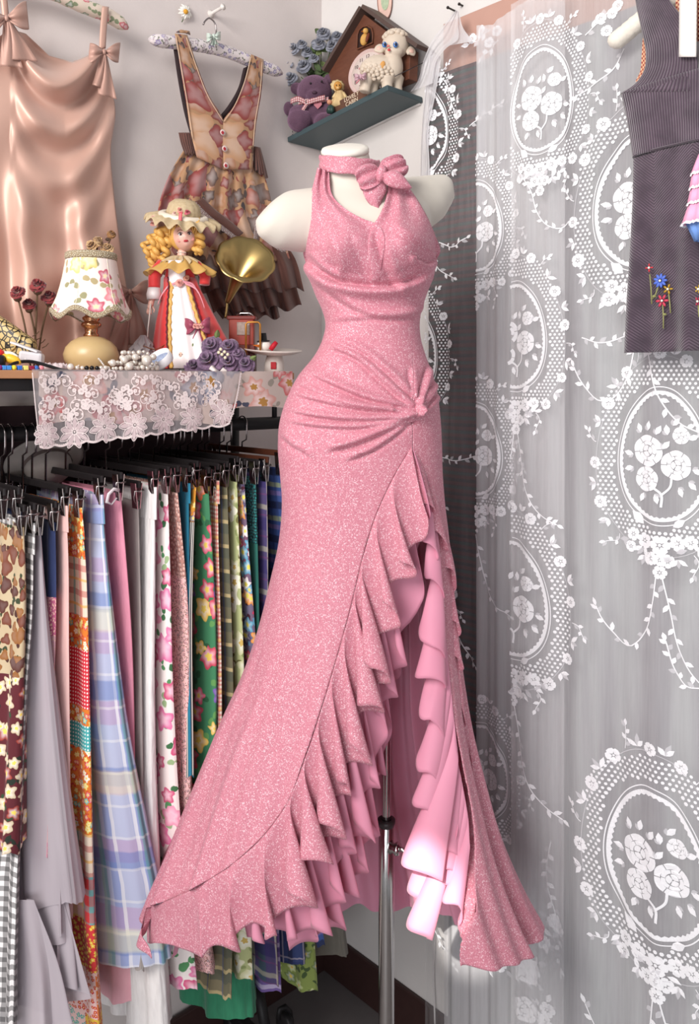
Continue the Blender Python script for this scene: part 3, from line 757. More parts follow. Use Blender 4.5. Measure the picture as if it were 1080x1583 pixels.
    def medallion(s, cx, cz, sc_=1.0, mir=1, shear=0.0, tendrils=True, wide=1.0):
        T0 = lambda x, y: (cx+mir*(x*wide+shear*y)*sc_, cz+y*sc_); s.T = T0
        a, h = 0.074, 0.108
        def egg(k, t): return (a*k*math.sin(t)*(1-0.13*math.cos(t)), h*k*math.cos(t))
        ring = [egg(1.0, 2*PI*i/60) for i in range(61)]
        s.strip(ring, 0.0028, 0, 0.9, 121); s.strip([egg(1.085, 2*PI*i/60) for i in range(61)], 0.0009, 0, 0, 110)
        # net of dots round the ring
        g = 0.0088; rows = int(0.2/g)
        for j in range(-rows, rows+1):
            for i in range(-rows, rows+1):
                x = i*g+(g/2 if j % 2 else 0); y = j*g*0.82
                t = math.atan2(x, y); e = egg(1, t); q = math.hypot(x, y)/math.hypot(*e)
                # angle on the egg differs a little; recompute the radius along the ray
                lim = 1.52+0.05*math.sin(5*t)-(0.16 if abs(t) > 2.7 else 0)
                if 1.15 < q < lim: s.dot(x, y, 0.0026 if q > 1.22 else 0.0032)
        # flowers and leaves round the net
        r = random.Random(int((cx*13+cz*7)*100))
        for i in range(30):
            t = 2*PI*i/30; e = egg(1.62, t); e2 = egg(1.76, t+0.05)
            m = i % 5
            if m in (0, 2): s.flower(e[0], e[1], r.uniform(0.010, 0.0125), 5, r.random()*6)
            elif m == 3:
                aa = math.atan2(e2[1]-e[1], e2[0]-e[0]); s.sprig([e, (e[0]*1.06+0.004, e[1]*1.06), egg(1.92, t+0.08)], 0.012, 0.0035, 0.0007)
            else:
                for q in range(3): s.leaf(e[0], e[1], PI/2-t+(q-1)*0.8+r.uniform(-.3, .3), r.uniform(0.014, 0.021), 0.0042, 1 if q == 1 else 0)
        s.strip([egg(1.58, 2*PI*i/40+0.3) for i in range(41)], 0.0006, 1, 0, 80)
        # cluster under the ring
        for x, y, rr in ((0, -0.150, 0.017), (-0.028, -0.146, 0.014), (0.028, -0.144, 0.014), (0.012, -0.176, 0.012), (-0.014, -0.174, 0.012), (0.05, -0.14, 0.012), (-0.05, -0.138, 0.012), (0, -0.196, 0.012)):
            s.flower(x, y, rr, 6, x*50)
        for i in range(16):
            x = r.uniform(-0.075, 0.075); y = -0.155-0.02*r.random()+abs(x)*0.25; s.leaf(x, y, r.uniform(-3, 0.2), 0.02, 0.0045, i % 2)
        s.leaf(-0.03, -0.118, 2.4, 0.03, 0.009); s.leaf(0.02, -0.118, 0.6, 0.026, 0.007)
        # the rose spray inside
        for x, y, rr, ro in ((-0.022, 0.008, 0.026, 0.3), (0.026, -0.014, 0.024, 1.2), (-0.024, -0.040, 0.021, 2.0), (0.034, 0.036, 0.014, 0.8)): s.rose(x, y, rr, ro)
        s.strip([(0.002, -0.086), (0.002, -0.064), (-0.014, -0.052)], 0.0020); s.strip([(0.002, -0.066), (0.016, -0.050), (0.018, -0.036)], 0.0018)
        for x, y, an in ((-0.036, 0.038, 1.9), (-0.022, 0.042, 1.4), (-0.006, 0.036, 1.1), (0.012, 0.036, 1.7), (0.02, 0.052, 0.8), (0.046, 0.03, 0.4), (-0.05, 0.0, 2.9), (-0.05, -0.022, 3.4), (0.052, -0.02, -0.3), (0.046, -0.04, -0.8), (0.03, -0.05, -1.2), (-0.03, -0.064, -2.0), (-0.008, -0.064, -1.3), (0.004, 0.012, 0.9)):
            s.leaf(x, y, an, 0.018, 0.0052); s.leaf(x, y, an+0.8, 0.011, 0.0036, 1)
        if tendrils:
            s.sprig([(0.004, -0.205), (0.016, -0.26), (0.03, -0.32), (0.06, -0.365), (0.10, -0.385)], 0.016, 0.0042, 0.0011, 0.017)
            s.sprig([(-0.006, -0.205), (-0.012, -0.25), (-0.026, -0.30), (-0.06, -0.335), (-0.105, -0.30), (-0.118, -0.275)], 0.016, 0.0042, 0.0011, 0.017)
        s.T = lambda x, y: (x, y)
    def done(s, parent, name='lace_embroidery'): 
        return s.mb.build(name, [M_thread, M_faint], parent, smooth=False)
def sheer_panel(label, pxa, pxb, off, top, zbot, m, amp, per, seed, meds, extra=None, ns=200, nz=110, slant=0.0, low=None):
    sa, sb = rt(pxa, off), rt(pxb, off)
    tops = [(rt(a, off), WR(a, b_, off).z) for a, b_ in top]
    def foldf(s, z):
        q = max(0, min(1, (tops[0][1]-z)/2.0))
        return amp*((0.5+0.7*q)*math.sin(2*PI*s/per+seed+0.5*math.sin(z*1.3+seed))+0.4*math.sin(2*PI*s/(per*0.43)+seed*1.7+z*0.6))
    def surf(s, z, lift=0.0022): return R3(s+slant*(2.1-z), off+foldf(s, z)+lift, z)
    t = thing('lace_curtain', label, 'curtain', R3((sa+sb)/2, off, zbot))
    b = MB()
    def fn(u, v):
        s = sa+(sb-sa)*u
        if low: zz = float(np.interp(s, [q[0] for q in tops], [q[1] for q in tops])); zz = zz+(zbot-zz)*v; k_ = min(1, max(0, (low[1]-zz)/(low[1]-low[2]))); k_ = k_*k_*(3-2*k_); s = sa+(low[0]-sa)*k_+(sb-sa-(low[0]-sa)*k_)*u
        zt = float(np.interp(s, [q[0] for q in tops], [q[1] for q in tops]))
        return surf(s, zt+(zbot-zt)*v, 0)
    b.grid(fn, ns, nz); b.build('net', m, t)
    zmx = max(q[1] for q in tops)
    for k, md in enumerate(meds):
        px, py, sc_ = md[:3]; kw = md[3] if len(md) > 3 else {}
        L = Lace(surf, sa, sb, zbot, zmx); p = WR(px, py, off); L.medallion((p-CO).dot(RD)-slant*(2.1-p.z), p.z, sc_, **kw); 
        if L.mb.v: L.done(t, 'embroidered_medallion')
    def U(px, py): p = WR(px, py, off); return ((p-CO).dot(RD)-slant*(2.1-p.z), p.z)
    class Each:                                         # every sprig, flower or leaf becomes a part of its own
        def __getattr__(s, meth):
            def call(*a, **k):
                L = Lace(surf, sa, sb, zbot, zmx); getattr(L, meth)(*a, **k)
                if L.mb.v: L.done(t, 'embroidered_'+meth)
            return call
    if extra: extra(Each(), U)
    return t, surf
def exA(L, U):
    L.sprig([U(672, 108), U(688, 128), U(696, 150), U(703, 175)], 0.017, 0.005, 0.0009)
    L.sprig([U(725, 195), U(742, 182), U(758, 172), U(772, 160)], 0.016, 0.0045, 0.0011)
    L.sprig([U(760, 45), U(742, 60), U(725, 68)], 0.02, 0.006, 0.0010, 0.012); L.sprig([U(770, 62), U(760, 76), U(748, 88)], 0.02, 0.006, 0.0010, 0.012)
    for x, y in ((757, 66), (730, 60), (768, 48), (745, 48)): L.flower(*U(x, y), 0.012)
    L.sprig([U(680, 375), U(700, 382), U(720, 368)], 0.015, 0.004, 0.0011); L.sprig([U(676, 705), U(705, 712), U(735, 705)], 0.015, 0.004, 0.0011)
    L.sprig([U(712, 985), U(722, 1010), U(735, 1030)], 0.016, 0.004, 0.0011)
def exB(L, U):
    L.sprig([U(965, 75), U(948, 105), U(925, 128), U(890, 150)], 0.017, 0.0045, 0.0012, 0.016)
    L.sprig([U(905, 55), U(925, 38), U(945, 12)], 0.018, 0.005, 0.0012, 0.012)
    for x, y in ((930, 30), (946, 20), (938, 48), (955, 8)): L.flower(*U(x, y), 0.011)
    L.sprig([U(900, 522), U(930, 530), U(965, 520)], 0.016, 0.0045, 0.0012)
    L.sprig([U(878, 342), U(868, 352), U(850, 350), U(832, 330), U(822, 295), U(806, 270)], 0.014, 0.0035, 0.0011)
    L.sprig([U(1080, 1065), U(1062, 1062), U(1045, 1040), U(1030, 990)], 0.016, 0.0045, 0.0012)
def exC(L, U):
    for cx, cy in ((815, 1505), (850, 1440), (775, 1480), (835, 1570)):
        for k in range(3): L.flower(*U(cx+random.uniform(-14, 14), cy+random.uniform(-16, 16)), 0.016, 6, k)
        for k in range(8): L.leaf(*U(cx+random.uniform(-20, 20), cy+random.uniform(-26, 26)), random.uniform(0, 6), 0.022, 0.006, k % 2)
    L.sprig([U(745, 1465), U(775, 1480), U(812, 1475)], 0.016, 0.0045, 0.0012)
    L.sprig([U(852, 1300), U(846, 1350), U(858, 1420), U(866, 1500)], 0.018, 0.005, 0.0011)
    L.rose(*U(815, 1500), 0.028); L.rose(*U(812, 1560), 0.026)
zb = 0.03
cA, surfA = sheer_panel('narrow single layer of white lace curtain closest to the mannequin', 655, 792, 0.050, [(655, 118), (668, 62), (690, 52), (704, 20), (712, 50), (740, 52), (770, 36), (792, 18)], zb, M_sheer1, 0.005, 0.075, 0.4,
    [(655, 205, 0.93), (640, 545, 0.95), (648, 915, 0.95), (660, 1240, 0.9)], exA)
cC, surfC = sheer_panel('folded white strip of lace curtain between the two wider lace panels', 737, 872, 0.068, [(737, 40), (760, 38), (792, 14), (872, -30)], zb, M_sheer2, 0.004, 0.06, 1.3,
    [(737, 352, 0.9, dict(tendrils=False)), (735, 695, 0.92), (745, 1190, 0.9), ], exC, low=(rt(684, 0.068), WR(720, 1180, 0.068).z, WR(720, 1340, 0.068).z))
cB, surfB = sheer_panel('widest white lace curtain panel hanging right of the vertical edge, under the purple pinafore', 788, 1130, 0.092, [(788, 6), (872, -40), (1130, -160)], zb, M_sheer, 0.0055, 0.13, 2.2,
    [(836, 155, 0.95, dict(tendrils=False)), (990, 310, 1.12, dict(wide=1.05)), (796, 520, 1.0), (1022, 705, 1.08, dict(shear=0.0)), (790, 925, 1.1, dict(wide=1.1)), (1012, 1335, 1.2, dict(wide=1.05, shear=-0.03))], exB)
# the fold of net looped over the nail and falling past the corner shelf
def net_piece(name, left, right, off, m, wav, seed, n1=34, n2=26):
    l = spline(left, n1); r = spline(right, n1); A = []
    for i in range(n1):
        v = i/(n1-1)
        A.append([tuple(WR(l[i][0]+(r[i][0]-l[i][0])*u, l[i][1]+(r[i][1]-l[i][1])*u, off+wav*(0.3+v)*math.sin(u*7+seed+v*2)+0.3*wav*math.sin(u*19+v*3))) for u in np.linspace(0, 1, n2)])
    MB().arr(A).build(name, m, cA)
net_piece('net_flap', [(704, 16), (690, 34), (668, 62), (655, 92), (644, 128), (634, 142)], [(708, 18), (708, 40), (708, 60), (690, 74), (676, 92), (670, 128)], 0.066, M_sheer3, 0.006, 0.4)
net_piece('net_flap', [(706, 16), (708, 40), (700, 58), (686, 72)], [(709, 18), (716, 44), (726, 58), (730, 64)], 0.064, M_sheer3, 0.003, 1.4, 20, 14)
net_piece('net_edge', [(664, 80), (656, 150), (652, 200), (650, 262), (650, 330)], [(682, 88), (672, 150), (662, 200), (664, 262), (660, 330)], 0.062, M_sheer3, 0.005, 2.0)
# nails in the wall
for k, (x, y, lb) in enumerate([(705, 18, 'small dark nail pinning the lace to the wall'), (715, 9, 'bare dark nail beside the pinned lace')]):
    nb = MB(); p = WR(x, y, 0); nb.lathe([(0, 0), (0.0022, 0), (0.0022, 0.03 if k == 0 else 0.012), (0.0036, 0.03 if k == 0 else 0.012), (0.0033, 0.033 if k == 0 else 0.015), (0, 0.034 if k == 0 else 0.016)], p, 14, axis=RN)
    tag(nb.build('wall_nail', plain((54, 46, 44), 0.4, 0.6)), lb, 'nail')
# --- corduroy pinafore dress
def cord_mat(name, diag):
    n = NT(name, 0.85, sheen=0.5); uv = n.uv(); o = n.sep(uv)
    if diag:
        a = n.ma('ABSOLUTE', n.ma('SUBTRACT', n.ma('MODULO', n.ma('ADD', o[0], 10.02), 0.155), 0.0775))
        k = n.ma('ADD', n.ma('MULTIPLY', a, 150.0), n.ma('MULTIPLY', o[1], 190.0))
    else: k = n.ma('MULTIPLY', n.ma('ADD', o[0], n.ma('MULTIPLY', n.noise(uv, 8, 2), 0.006)), 215.0)
    w_ = n.ma('SINE', n.ma('MULTIPLY', k, 2*PI)); h = n.step(w_, -0.6, 0.9)
    h2 = n.ma('MULTIPLY', h, n.step(n.noise(uv, 25, 3), 0.3, 0.7))
    n.color(n.mix(h2, (66, 52, 64), (104, 86, 100))); n.bump(h, 0.6, 0.0025); return n.m
M_cord = cord_mat('purple_corduroy_straight', False); M_cordd = cord_mat('purple_corduroy_chevron', True)
n = NT('red_gingham', 0.8); o = n.sep(n.uv()); g1 = n.ma('GREATER_THAN', n.ma('FRACT', n.ma('MULTIPLY', n.ma('ADD', o[0], o[1]), 130.0)), 0.5); g2 = n.ma('GREATER_THAN', n.ma('FRACT', n.ma('MULTIPLY', n.ma('SUBTRACT', o[0], o[1]), 130.0)), 0.5)
n.color(n.mix(n.ma('MULTIPLY', n.ma('ADD', g1, g2), 0.5), (236, 190, 150), (140, 26, 38))); M_ging = n.m
PO = 0.15
pin = thing('pinafore_dress', 'purple corduroy pinafore with embroidered flowers hanging over the lace curtain', 'dress', WR(1060, 548, PO))
pc = rt(1088, PO)
def pin_rows(tab, rows, fold_, name, m, zf=None, bowd=0.02):
    A = []
    tt = spline(tab, rows)
    for i in range(rows):
        p = WR(tt[i][0], tt[i][1], PO); s = (p-CO).dot(RD); z = p.z
        row = []
        for u in np.linspace(0, 1, 90):
            ss = s+(2*pc-2*s)*u
            d = bowd*math.sin(PI*u)**0.5+fold_(u, i/(rows-1))
            row.append(tuple(R3(ss, PO+d, z)))
        A.append(row)
    return MB().arr(A).build(name, m, pin, solid=0.002)
pin_rows([(979, 243), (979, 300), (976, 380), (971, 480), (969, 546)], 50, lambda u, v: v*(0.010*math.sin(u*16+1.0)+0.006*math.sin(u*31)), 'skirt', M_cordd)
# bodice: from the waist up to the armpit, then narrowing straps
A = []
lo = spline([(979, 245), (975, 215), (968, 175), (961, 146)], 24)
for i in range(24):
    p = WR(lo[i][0], lo[i][1], PO); s = (p-CO).dot(RD)
    A.append([tuple(R3(s+(2*pc-2*s)*u, PO+0.002+0.02*math.sin(PI*u)**0.5+0.004*math.sin(u*14)*(1-i/23), p.z)) for u in np.linspace(0, 1, 80)])
MB().arr(A).build('bodice', M_cord, pin, solid=0.002)
for sd in (0, 1):   # the two shoulder pieces, mirrored
    o = spline([(961, 146), (986, 128), (998, 108), (1000, 84), (994, 50), (986, 12), (980, -30)], 30); i_ = spline([(1088, 146), (1088, 120), (1086, 90), (1080, 58), (1060, 28), (1042, 4), (1022, -28)], 30); A = []
    for k in range(30):
        p0 = WR(o[k][0], o[k][1], PO); p1 = WR(i_[k][0], i_[k][1], PO); s_0, s_1 = (p0-CO).dot(RD), (p1-CO).dot(RD)
        row = []
        for u in np.linspace(0, 1, 36):
            s = s_0+(s_1-s_0)*u; z = p0.z+(p1.z-p0.z)*u
            if sd: s = 2*pc-s
            row.append(tuple(R3(s, PO+0.004+0.018*math.sin(PI*min(1, (u*0.5)))**0.5, z)))
        A.append(row)
    MB().arr(A).build('shoulder', M_cord, pin, solid=0.002)
    g = MB(); A = []
    ed = spline([(985, 128), (997, 112), (1000, 86), (996, 56)], 20)
    for k in range(20):
        wd = 9*math.sin(PI*min(1, 0.12+k/19*0.8))
        p0 = WR(ed[k][0]-wd, ed[k][1]-2, PO-0.012); p1 = WR(ed[k][0]+4, ed[k][1], PO-0.004)
        row = []
        for u in np.linspace(0, 1, 5):
            p = p0.lerp(p1, u); s = (p-CO).dot(RD); of = (p-CO).dot(RN)
            row.append(tuple(R3(2*pc-s if sd else s, of, p.z)))
        A.append(row)
    MB().arr(A).build('armhole_lining', M_ging, pin, label='red gingham lining of the armhole')
# back of the neck lining between the straps
g = MB(); g.grid(lambda u, v: R3(pc-0.055+0.11*u, PO-0.012, WR(1060, -30+95*v, PO).z), 12, 10); g.build('back_lining', M_ging, pin, label='red gingham lining inside the neck')
wp = MB(); A = []
pz = WR(979, 243, PO); s_ = (pz-CO).dot(RD)
wp.tube([R3(s_+(2*pc-2*s_)*u, PO+0.004+0.02*math.sin(PI*u)**0.5, pz.z) for u in np.linspace(0.01, 0.99, 60)], 0.0022, 8); wp.build('waist_piping', M_cord, pin)
hb = MB(); hz = WR(969, 530, PO); s_ = (hz-CO).dot(RD)
def emb(px, py, r, col, k=7, name='embroidered_flower', cen=(244, 240, 225)):
    c = WR(px, py, PO+0.026); b = MB()
    for i in range(k):
        a = 2*PI*i/k; d = RD*math.cos(a)+UP*math.sin(a)
        b.ell(c+d*r*0.62, (r*0.42, 0.0016, r*0.20), 8, 6, rot=Matrix((RD*math.cos(a)+UP*math.sin(a), RN, UP*math.cos(a)-RD*math.sin(a))).transposed())
    f = b.build(name, plain(col, 0.5), pin); q = MB(); q.ell(c+RN*0.001, 0.0022, 10, 6); q.build('flower_centre', plain(cen, 0.5), f)
emb(1020, 434, 0.0125, (82, 110, 200), 9); emb(1032, 447, 0.009, (176, 140, 40), 5); emb(1023, 465, 0.0115, (196, 60, 84), 6); emb(1003, 414, 0.0075, (200, 58, 66), 4)
emb(1079, 447, 0.009, (184, 150, 50), 5); emb(1078, 466, 0.010, (170, 46, 76), 6)
for pts, lf in (([(1018, 440), (1013, 455), (1008, 462)], (1011, 458)), ([(1024, 471), (1025, 490), (1025, 508)], (1027, 486)), ([(1033, 452), (1035, 470), (1036, 484)], None), ([(1004, 424), (1006, 446), (1007, 470)], None), ([(1079, 472), (1080, 490)], None)):
    b = MB(); b.tube([WR(x, y, PO+0.025) for x, y in pts], 0.0011, 6)
    if lf: b.ell(WR(lf[0], lf[1], PO+0.025), (0.004, 0.0015, 0.0022), 8, 6)
    b.build('embroidered_stem', plain((150, 150, 96), 0.6), pin)
# hanger end, ribbon, parasol
hg = thing('padded_hanger', 'cream padded hanger end sticking out of the purple pinafore', 'hanger', WR(965, 78, PO-0.015), 'padded hangers')
b = MB(); hp = [WR(946, 74, PO-0.02), WR(952, 64, PO-0.02), WR(966, 52, PO-0.02), WR(985, 36, PO-0.02), WR(1010, 18, PO-0.02), WR(1050, -12, PO-0.02)]
sp3 = spline(hp, 30); b.tube(sp3, [0.006, 0.0135, 0.0165, 0.017, 0.0168]+[0.0165+0.0006*math.sin(k*2.3) for k in range(25)], 18)
n = NT('cream_satin_padding', 0.5, sheen=0.2); n.color(n.mix(n.noise(n.ob(), 30, 2), (226, 218, 204), (238, 232, 220))); n.bump(n.noise(n.ob(), 90, 3), 0.35, 0.004)
b.build('padding', n.m, hg)
b = MB(); b.tube([R3(pc, PO-0.02, WR(1085, -30, PO).z), R3(pc, PO-0.02, WR(1085, -70, PO).z)], 0.0018, 8); b.build('hook', M_chrome, hg)
rb = MB(); rb.grid(lambda u, v: WR(1050+(27)*u-1*v+4*v*u*0-v*0, -30+118*v, PO+0.034+0.004*math.sin(u*3)+0.003*math.sin(v*5)), 8, 20)
n = NT('white_ribbon', 0.4, sheen=0.3); n.color((236, 231, 226))
tag(rb.build('ribbon', n.m, solid=0.001), 'flat white satin ribbon end hanging in front of the purple pinafore neck', 'ribbon')
pa = thing('folded_parasol', 'small folded pink parasol with lace tiers against the purple pinafore', 'parasol', WR(1086, 372, PO+0.045))
def pzz(y): return WR(1086, y, PO+0.05).z
pcen = lambda y: R3(rt(1086, PO+0.05), PO+0.05, pzz(y))
b = MB(); b.tube([pcen(222), pcen(228), pcen(240)], [0.0022, 0.0035, 0.004], 12); b.build('tip', plain((240, 236, 230), 0.4), pa)
M_par = plain((240, 168, 200), 0.6, var=0.05); M_parb = plain((120, 160, 226), 0.6)
for k, (ya, yb, ra, rb_, mm) in enumerate([(238, 268, 0.006, 0.017, M_par), (262, 290, 0.014, 0.019, M_par), (285, 314, 0.016, 0.022, M_par), (308, 345, 0.018, 0.030, M_par), (338, 372, 0.026, 0.012, M_parb)]):
    b = MB(); b.lathe([(ra, 0), ((ra+rb_)/2, (pzz(yb)-pzz(ya))/2), (rb_, pzz(yb)-pzz(ya))], pcen(ya), 48, wave=lambda r, h, a: (r*(1+0.10*math.sin(a*8)), h)); tier = b.build('tier', mm, pa, solid=0.0008)
    if k < 4:
        b = MB(); b.lathe([(rb_*1.0, 0.002), (rb_*1.10, -0.003)], pcen(yb), 64, wave=lambda r, h, a: (r*(1+0.10*math.sin(a*8)+0.03*math.sin(a*32)), h+0.001*math.sin(a*24))); b.build('lace_edge', M_thread, tier)
b = MB(); b.tube([pcen(370), pcen(430)], 0.002, 8); b.build('shaft', plain((235, 230, 224), 0.4), pa)
# ================================================================ left wall: the garment rack with its shelf, hangers and skirts
RAILO, RAILZ = 0.22, H-0.0968
SHZ = H+0.0197                                     # top of the shelf board
M_wood = plain((178, 128, 92), 0.5, var=0.08, name='beech_edge', nscale=30)
M_hang = plain((30, 26, 27), 0.45, var=0.1, name='black_hanger'); M_wire = plain((150, 142, 142), 0.25, 1.0, name='hanger_wire', var=0.03)
M_clip = plain((196, 190, 188), 0.2, 1.0, name='clip_steel', var=0.03)
rk = thing('garment_rack', 'black garment rack with a wooden top shelf along the left wall', 'clothes rack', L3(0.8, RAILO, 0))
tA, tB = 0.27, 1.32
def lbox(t0, t1, o0, o1, z0, z1, name, m, par=rk, bev=0.0015):
    b = MB(); c = L3((t0+t1)/2, (o0+o1)/2, (z0+z1)/2); b.box(c, LD*(t1-t0)/2, LN*(o1-o0)/2, UP*(z1-z0)/2); return b.build(name, m, par, smooth=False, bevel=bev)
lbox(tA+0.10, tB, 0.095, 0.33, SHZ-0.0145, SHZ, 'shelf_board', M_wood)
lbox(tA+0.10, tB, 0.10, 0.322, SHZ-0.036, SHZ-0.0148, 'shelf_frame', M_dark)
b = MB(); b.tube([L3(t, RAILO, RAILZ) for t in np.linspace(tA-0.12, tB, 12)], 0.0145, 20); b.build('rail', M_dark, rk)
for t in (lt(424, RAILO), tB-0.06):
    b = MB(); b.tube([L3(t, RAILO, SHZ-0.036), L3(t, RAILO, RAILZ)], 0.006, 12); b.build('bracket', M_dark, rk)
for t, o in ((tA+0.07, 0.06), (tB-0.03, 0.06), (tB-0.03, 0.31)):
    b = MB(); b.tube([L3(t, o, 0.06), L3(t, o, SHZ-0.036)], 0.011, 14); b.build('post', M_dark, rk)
tl = lt(412, 0.30)
for t in (tA+0.07, tB-0.03):
    b = MB(); b.box(L3(t, 0.2, 0.07), LD*0.012, LN*0.19, UP*0.012); b.build('foot_bar', M_dark, rk, smooth=False, bevel=0.002)
    for o in (0.03, 0.37):
        b = MB(); b.lathe([(0, -0.009), (0.024, -0.009), (0.028, -0.005), (0.028, 0.005), (0.024, 0.009), (0, 0.009)], L3(t, o, 0.0285), 24, axis=LD); b.build('caster', M_dark, rk)
b = MB(); b.tube([WL(396, 1500, 0.2), WL(402, 1545, 0.24), WL(412, 1600, 0.28)], 0.012, 12); b.build('brace', M_dark, rk)
b = MB(); b.tube([WL(430, 1575, 0.26), WL(432, 1560, 0.26), WL(440, 1556, 0.26), WL(448, 1564, 0.26), WL(451, 1584, 0.26)], 0.006, 10); b.build('wheel_guard', M_dark, rk)
b = MB(); b.lathe([(0, -0.009), (0.024, -0.009), (0.028, -0.005), (0.028, 0.005), (0.024, 0.009), (0, 0.009)], WL(441, 1584, 0.26), 24, axis=LD); b.build('caster', M_dark, rk)
# --- clip hangers
HGN = 0
def hanger(t, label, zb=1.478, o_front=0.37, o_back=0.08, clipz=None, tilt=0.0, wood=False):
    h = thing('clip_hanger', label, 'hanger', L3(t, RAILO, zb), 'clip hangers on the rail')
    R = 0.0175; pts = []
    for k in range(11):
        a = math.radians(200-20*k*1.05); pts.append(L3(t, RAILO+R*math.cos(a), RAILZ+0.001+R*math.sin(a)))
    pts += [L3(t, RAILO+R, RAILZ-0.018), L3(t, RAILO+R-0.002, RAILZ-0.034), L3(t+0.001, RAILO+0.001, RAILZ-0.040), L3(t+0.001, RAILO, zb+0.002)]
    b = MB(); b.tube(pts, 0.0021, 8, flat=0.7); b.build('hook', M_wire, h)
    b = MB(); b.box(L3(t, (o_front+o_back)/2, zb-0.004), LD*0.0028, LN*((o_front-o_back)/2), UP*0.0065); b.build('bar', M_hang if not wood else plain((74, 40, 28), 0.4, var=0.1), h, smooth=False, bevel=0.0015)
    cz = clipz if clipz else zb-0.038
    for o in (o_front-0.014, o_back+0.014):
        b = MB(); hz = (zb-cz)
        for sd in (-1, 1):
            top = L3(t+sd*0.007, o, zb-0.002); bot = L3(t+sd*0.0025, o, cz-0.012); d = (bot-top)
            b.box((top+bot)/2, LN*0.0095, d/2, LD*0.0008)
        cl = b.build('clip', M_clip, h, smooth=False)
        b = MB(); b.tube([L3(t-0.009, o+0.006, zb-0.014), L3(t-0.009, o+0.011, zb-0.016), L3(t, o+0.013, zb-0.017), L3(t+0.009, o+0.011, zb-0.016), L3(t+0.009, o+0.006, zb-0.03), L3(t+0.004, o+0.007, cz-0.006)], 0.0016, 6); b.build('spring', M_wire, cl)
    return h
def garment(name, label, cat, m, edge, hem=None, otop=0.365, obot=0.385, th=(0.006, 0.024), folds=(6, 0.006), seed=0.0, band=None, nr=64, nc=72, hang=True, skew=0.0, hemcurve=0.0, parts=None, zb=None, wood=False, hlabel=None, group='skirts and dresses on the rail', exp=1.0, back=0.09):
    """cloth folded over a clip hanger, edge-on to the rail; edge = its front fold from top to hem on screen"""
    e = spline(edge, nr); t0 = thing(name, label, cat, WL(e[-1][0], e[-1][1], obot), group)
    rows = []; info = []
    rs = np.random.default_rng(int(seed*1000)+3)
    phs = rs.random(4)*6.28
    for i in range(nr):
        v = i/(nr-1); of = otop+(obot-otop)*v; p = WL(e[i][0], e[i][1], of); t = (p-CO).dot(LD); z = p.z
        bk = back-0.02*v; c = (of+bk)/2; hl = (of-bk)/2; hh = th[0]+(th[1]-th[0])*v**0.8; row = []
        for k in range(nc):
            a = 2*PI*k/nc; co, si = math.cos(a), math.sin(a)
            off = c+hl*co; x = (off-bk)/(of-bk)
            al = hh*si*abs(co*0.0+1)*(1-0.25*co*co)
            am = folds[1]*(0.25+0.75*v)
            rip = am*(math.sin(folds[0]*x*6.28+phs[0]+0.7*v)+0.6*math.sin(folds[0]*1.9*x*6.28+phs[1]-v))*(1 if si >= 0 else 0.6)
            al += rip*(1-0.5*abs(co)**8)+skew*(1-x)*v
            row.append(tuple(L3(t+al, off+0.004*v*math.sin(5*v+phs[2])*0+am*0.25*math.sin(folds[0]*9*si+phs[3]), z-hemcurve*v**6*(0.5-0.5*math.cos(2*PI*x))+0.004*v**8*math.sin(a*folds[0]*2))))
        rows.append(row); info.append((t, z, of))
    A = np.array(rows)
    A = np.roll(A, nc//2, axis=1)                    # put the texture seam at the back
    full = np.concatenate([A, A[:, :1]], 1)
    du = np.linalg.norm(np.diff(full[nr//2], axis=0), axis=1); U = np.concatenate([[0], np.cumsum(du)]); Z = A[:, 0, 2]-A[0, 0, 2]
    UV = np.stack(np.meshgrid(U, Z), -1)+np.array([seed*3.7, seed*1.3])
    cuts = [0.0]+[c_[0] for c_ in (parts or [])]+[1.0]
    mats = [m]+[c_[1] for c_ in (parts or [])]; names = ['skirt_body' if cat == 'skirt' else 'cloth']+[c_[2] for c_ in (parts or [])]
    for j in range(len(mats)):
        i0 = int(round(cuts[j]*(nr-1))); i1 = int(round(cuts[j+1]*(nr-1)))
        MB().arr(full[i0:i1+1], uvs=UV[i0:i1+1]).build(names[j], mats[j], t0)
    if band:
        B = full[:4].copy(); cen = B.mean(1, keepdims=True); B = cen+(B-cen)*np.array([1.04, 1.04, 1.0]); B[..., 2] += np.linspace(0.004, -0.008, 4)[:, None]
        B[..., :2] += (B-cen)[..., :2]/np.maximum(1e-6, np.linalg.norm((B-cen)[..., :2], axis=2, keepdims=True))*0.0012
        MB().arr(B, uvs=UV[:4]).build('waistband', band, t0)
    if hang:
        t, z, of = info[0]; hz = zb or (z+0.036)
        hanger(t, hlabel or 'clip hanger holding the '+hang, hz, of+0.006, 0.085, z-0.002, wood=wood)
    return t0, full
# --- cloths
M_chif = None
n = NT('grey_chiffon', 0.7, sheen=0.3); n.color(n.mix(n.noise(n.mp(n.uv(), (30, 3, 1)), 2, 2), (172, 160, 168), (190, 180, 186))); n.alpha_mix(0.86); M_chif = n.m
def crinkle(name, c0, c1, st=40):
    n = NT(name, 0.75, sheen=0.2); k = n.noise(n.mp(n.uv(), (st, 6, 1)), 4, 3); n.color(n.mix(k, c0, c1)); n.bump(k, 0.6, 0.004); return n.m
M_white = crinkle('white_crinkle', (212, 206, 206), (240, 236, 234)); M_taupe = crinkle('taupe_cotton', (140, 132, 130), (164, 156, 152), 15); M_blush = crinkle('blush_cotton', (214, 170, 166), (226, 186, 180), 12)
M_pink = crinkle('rose_denim', (206, 128, 150), (222, 148, 168), 25); M_navy = crinkle('navy_cotton', (34, 44, 82), (46, 60, 104), 20); M_turq = crinkle('turquoise_cotton', (22, 104, 134), (40, 132, 160), 20)
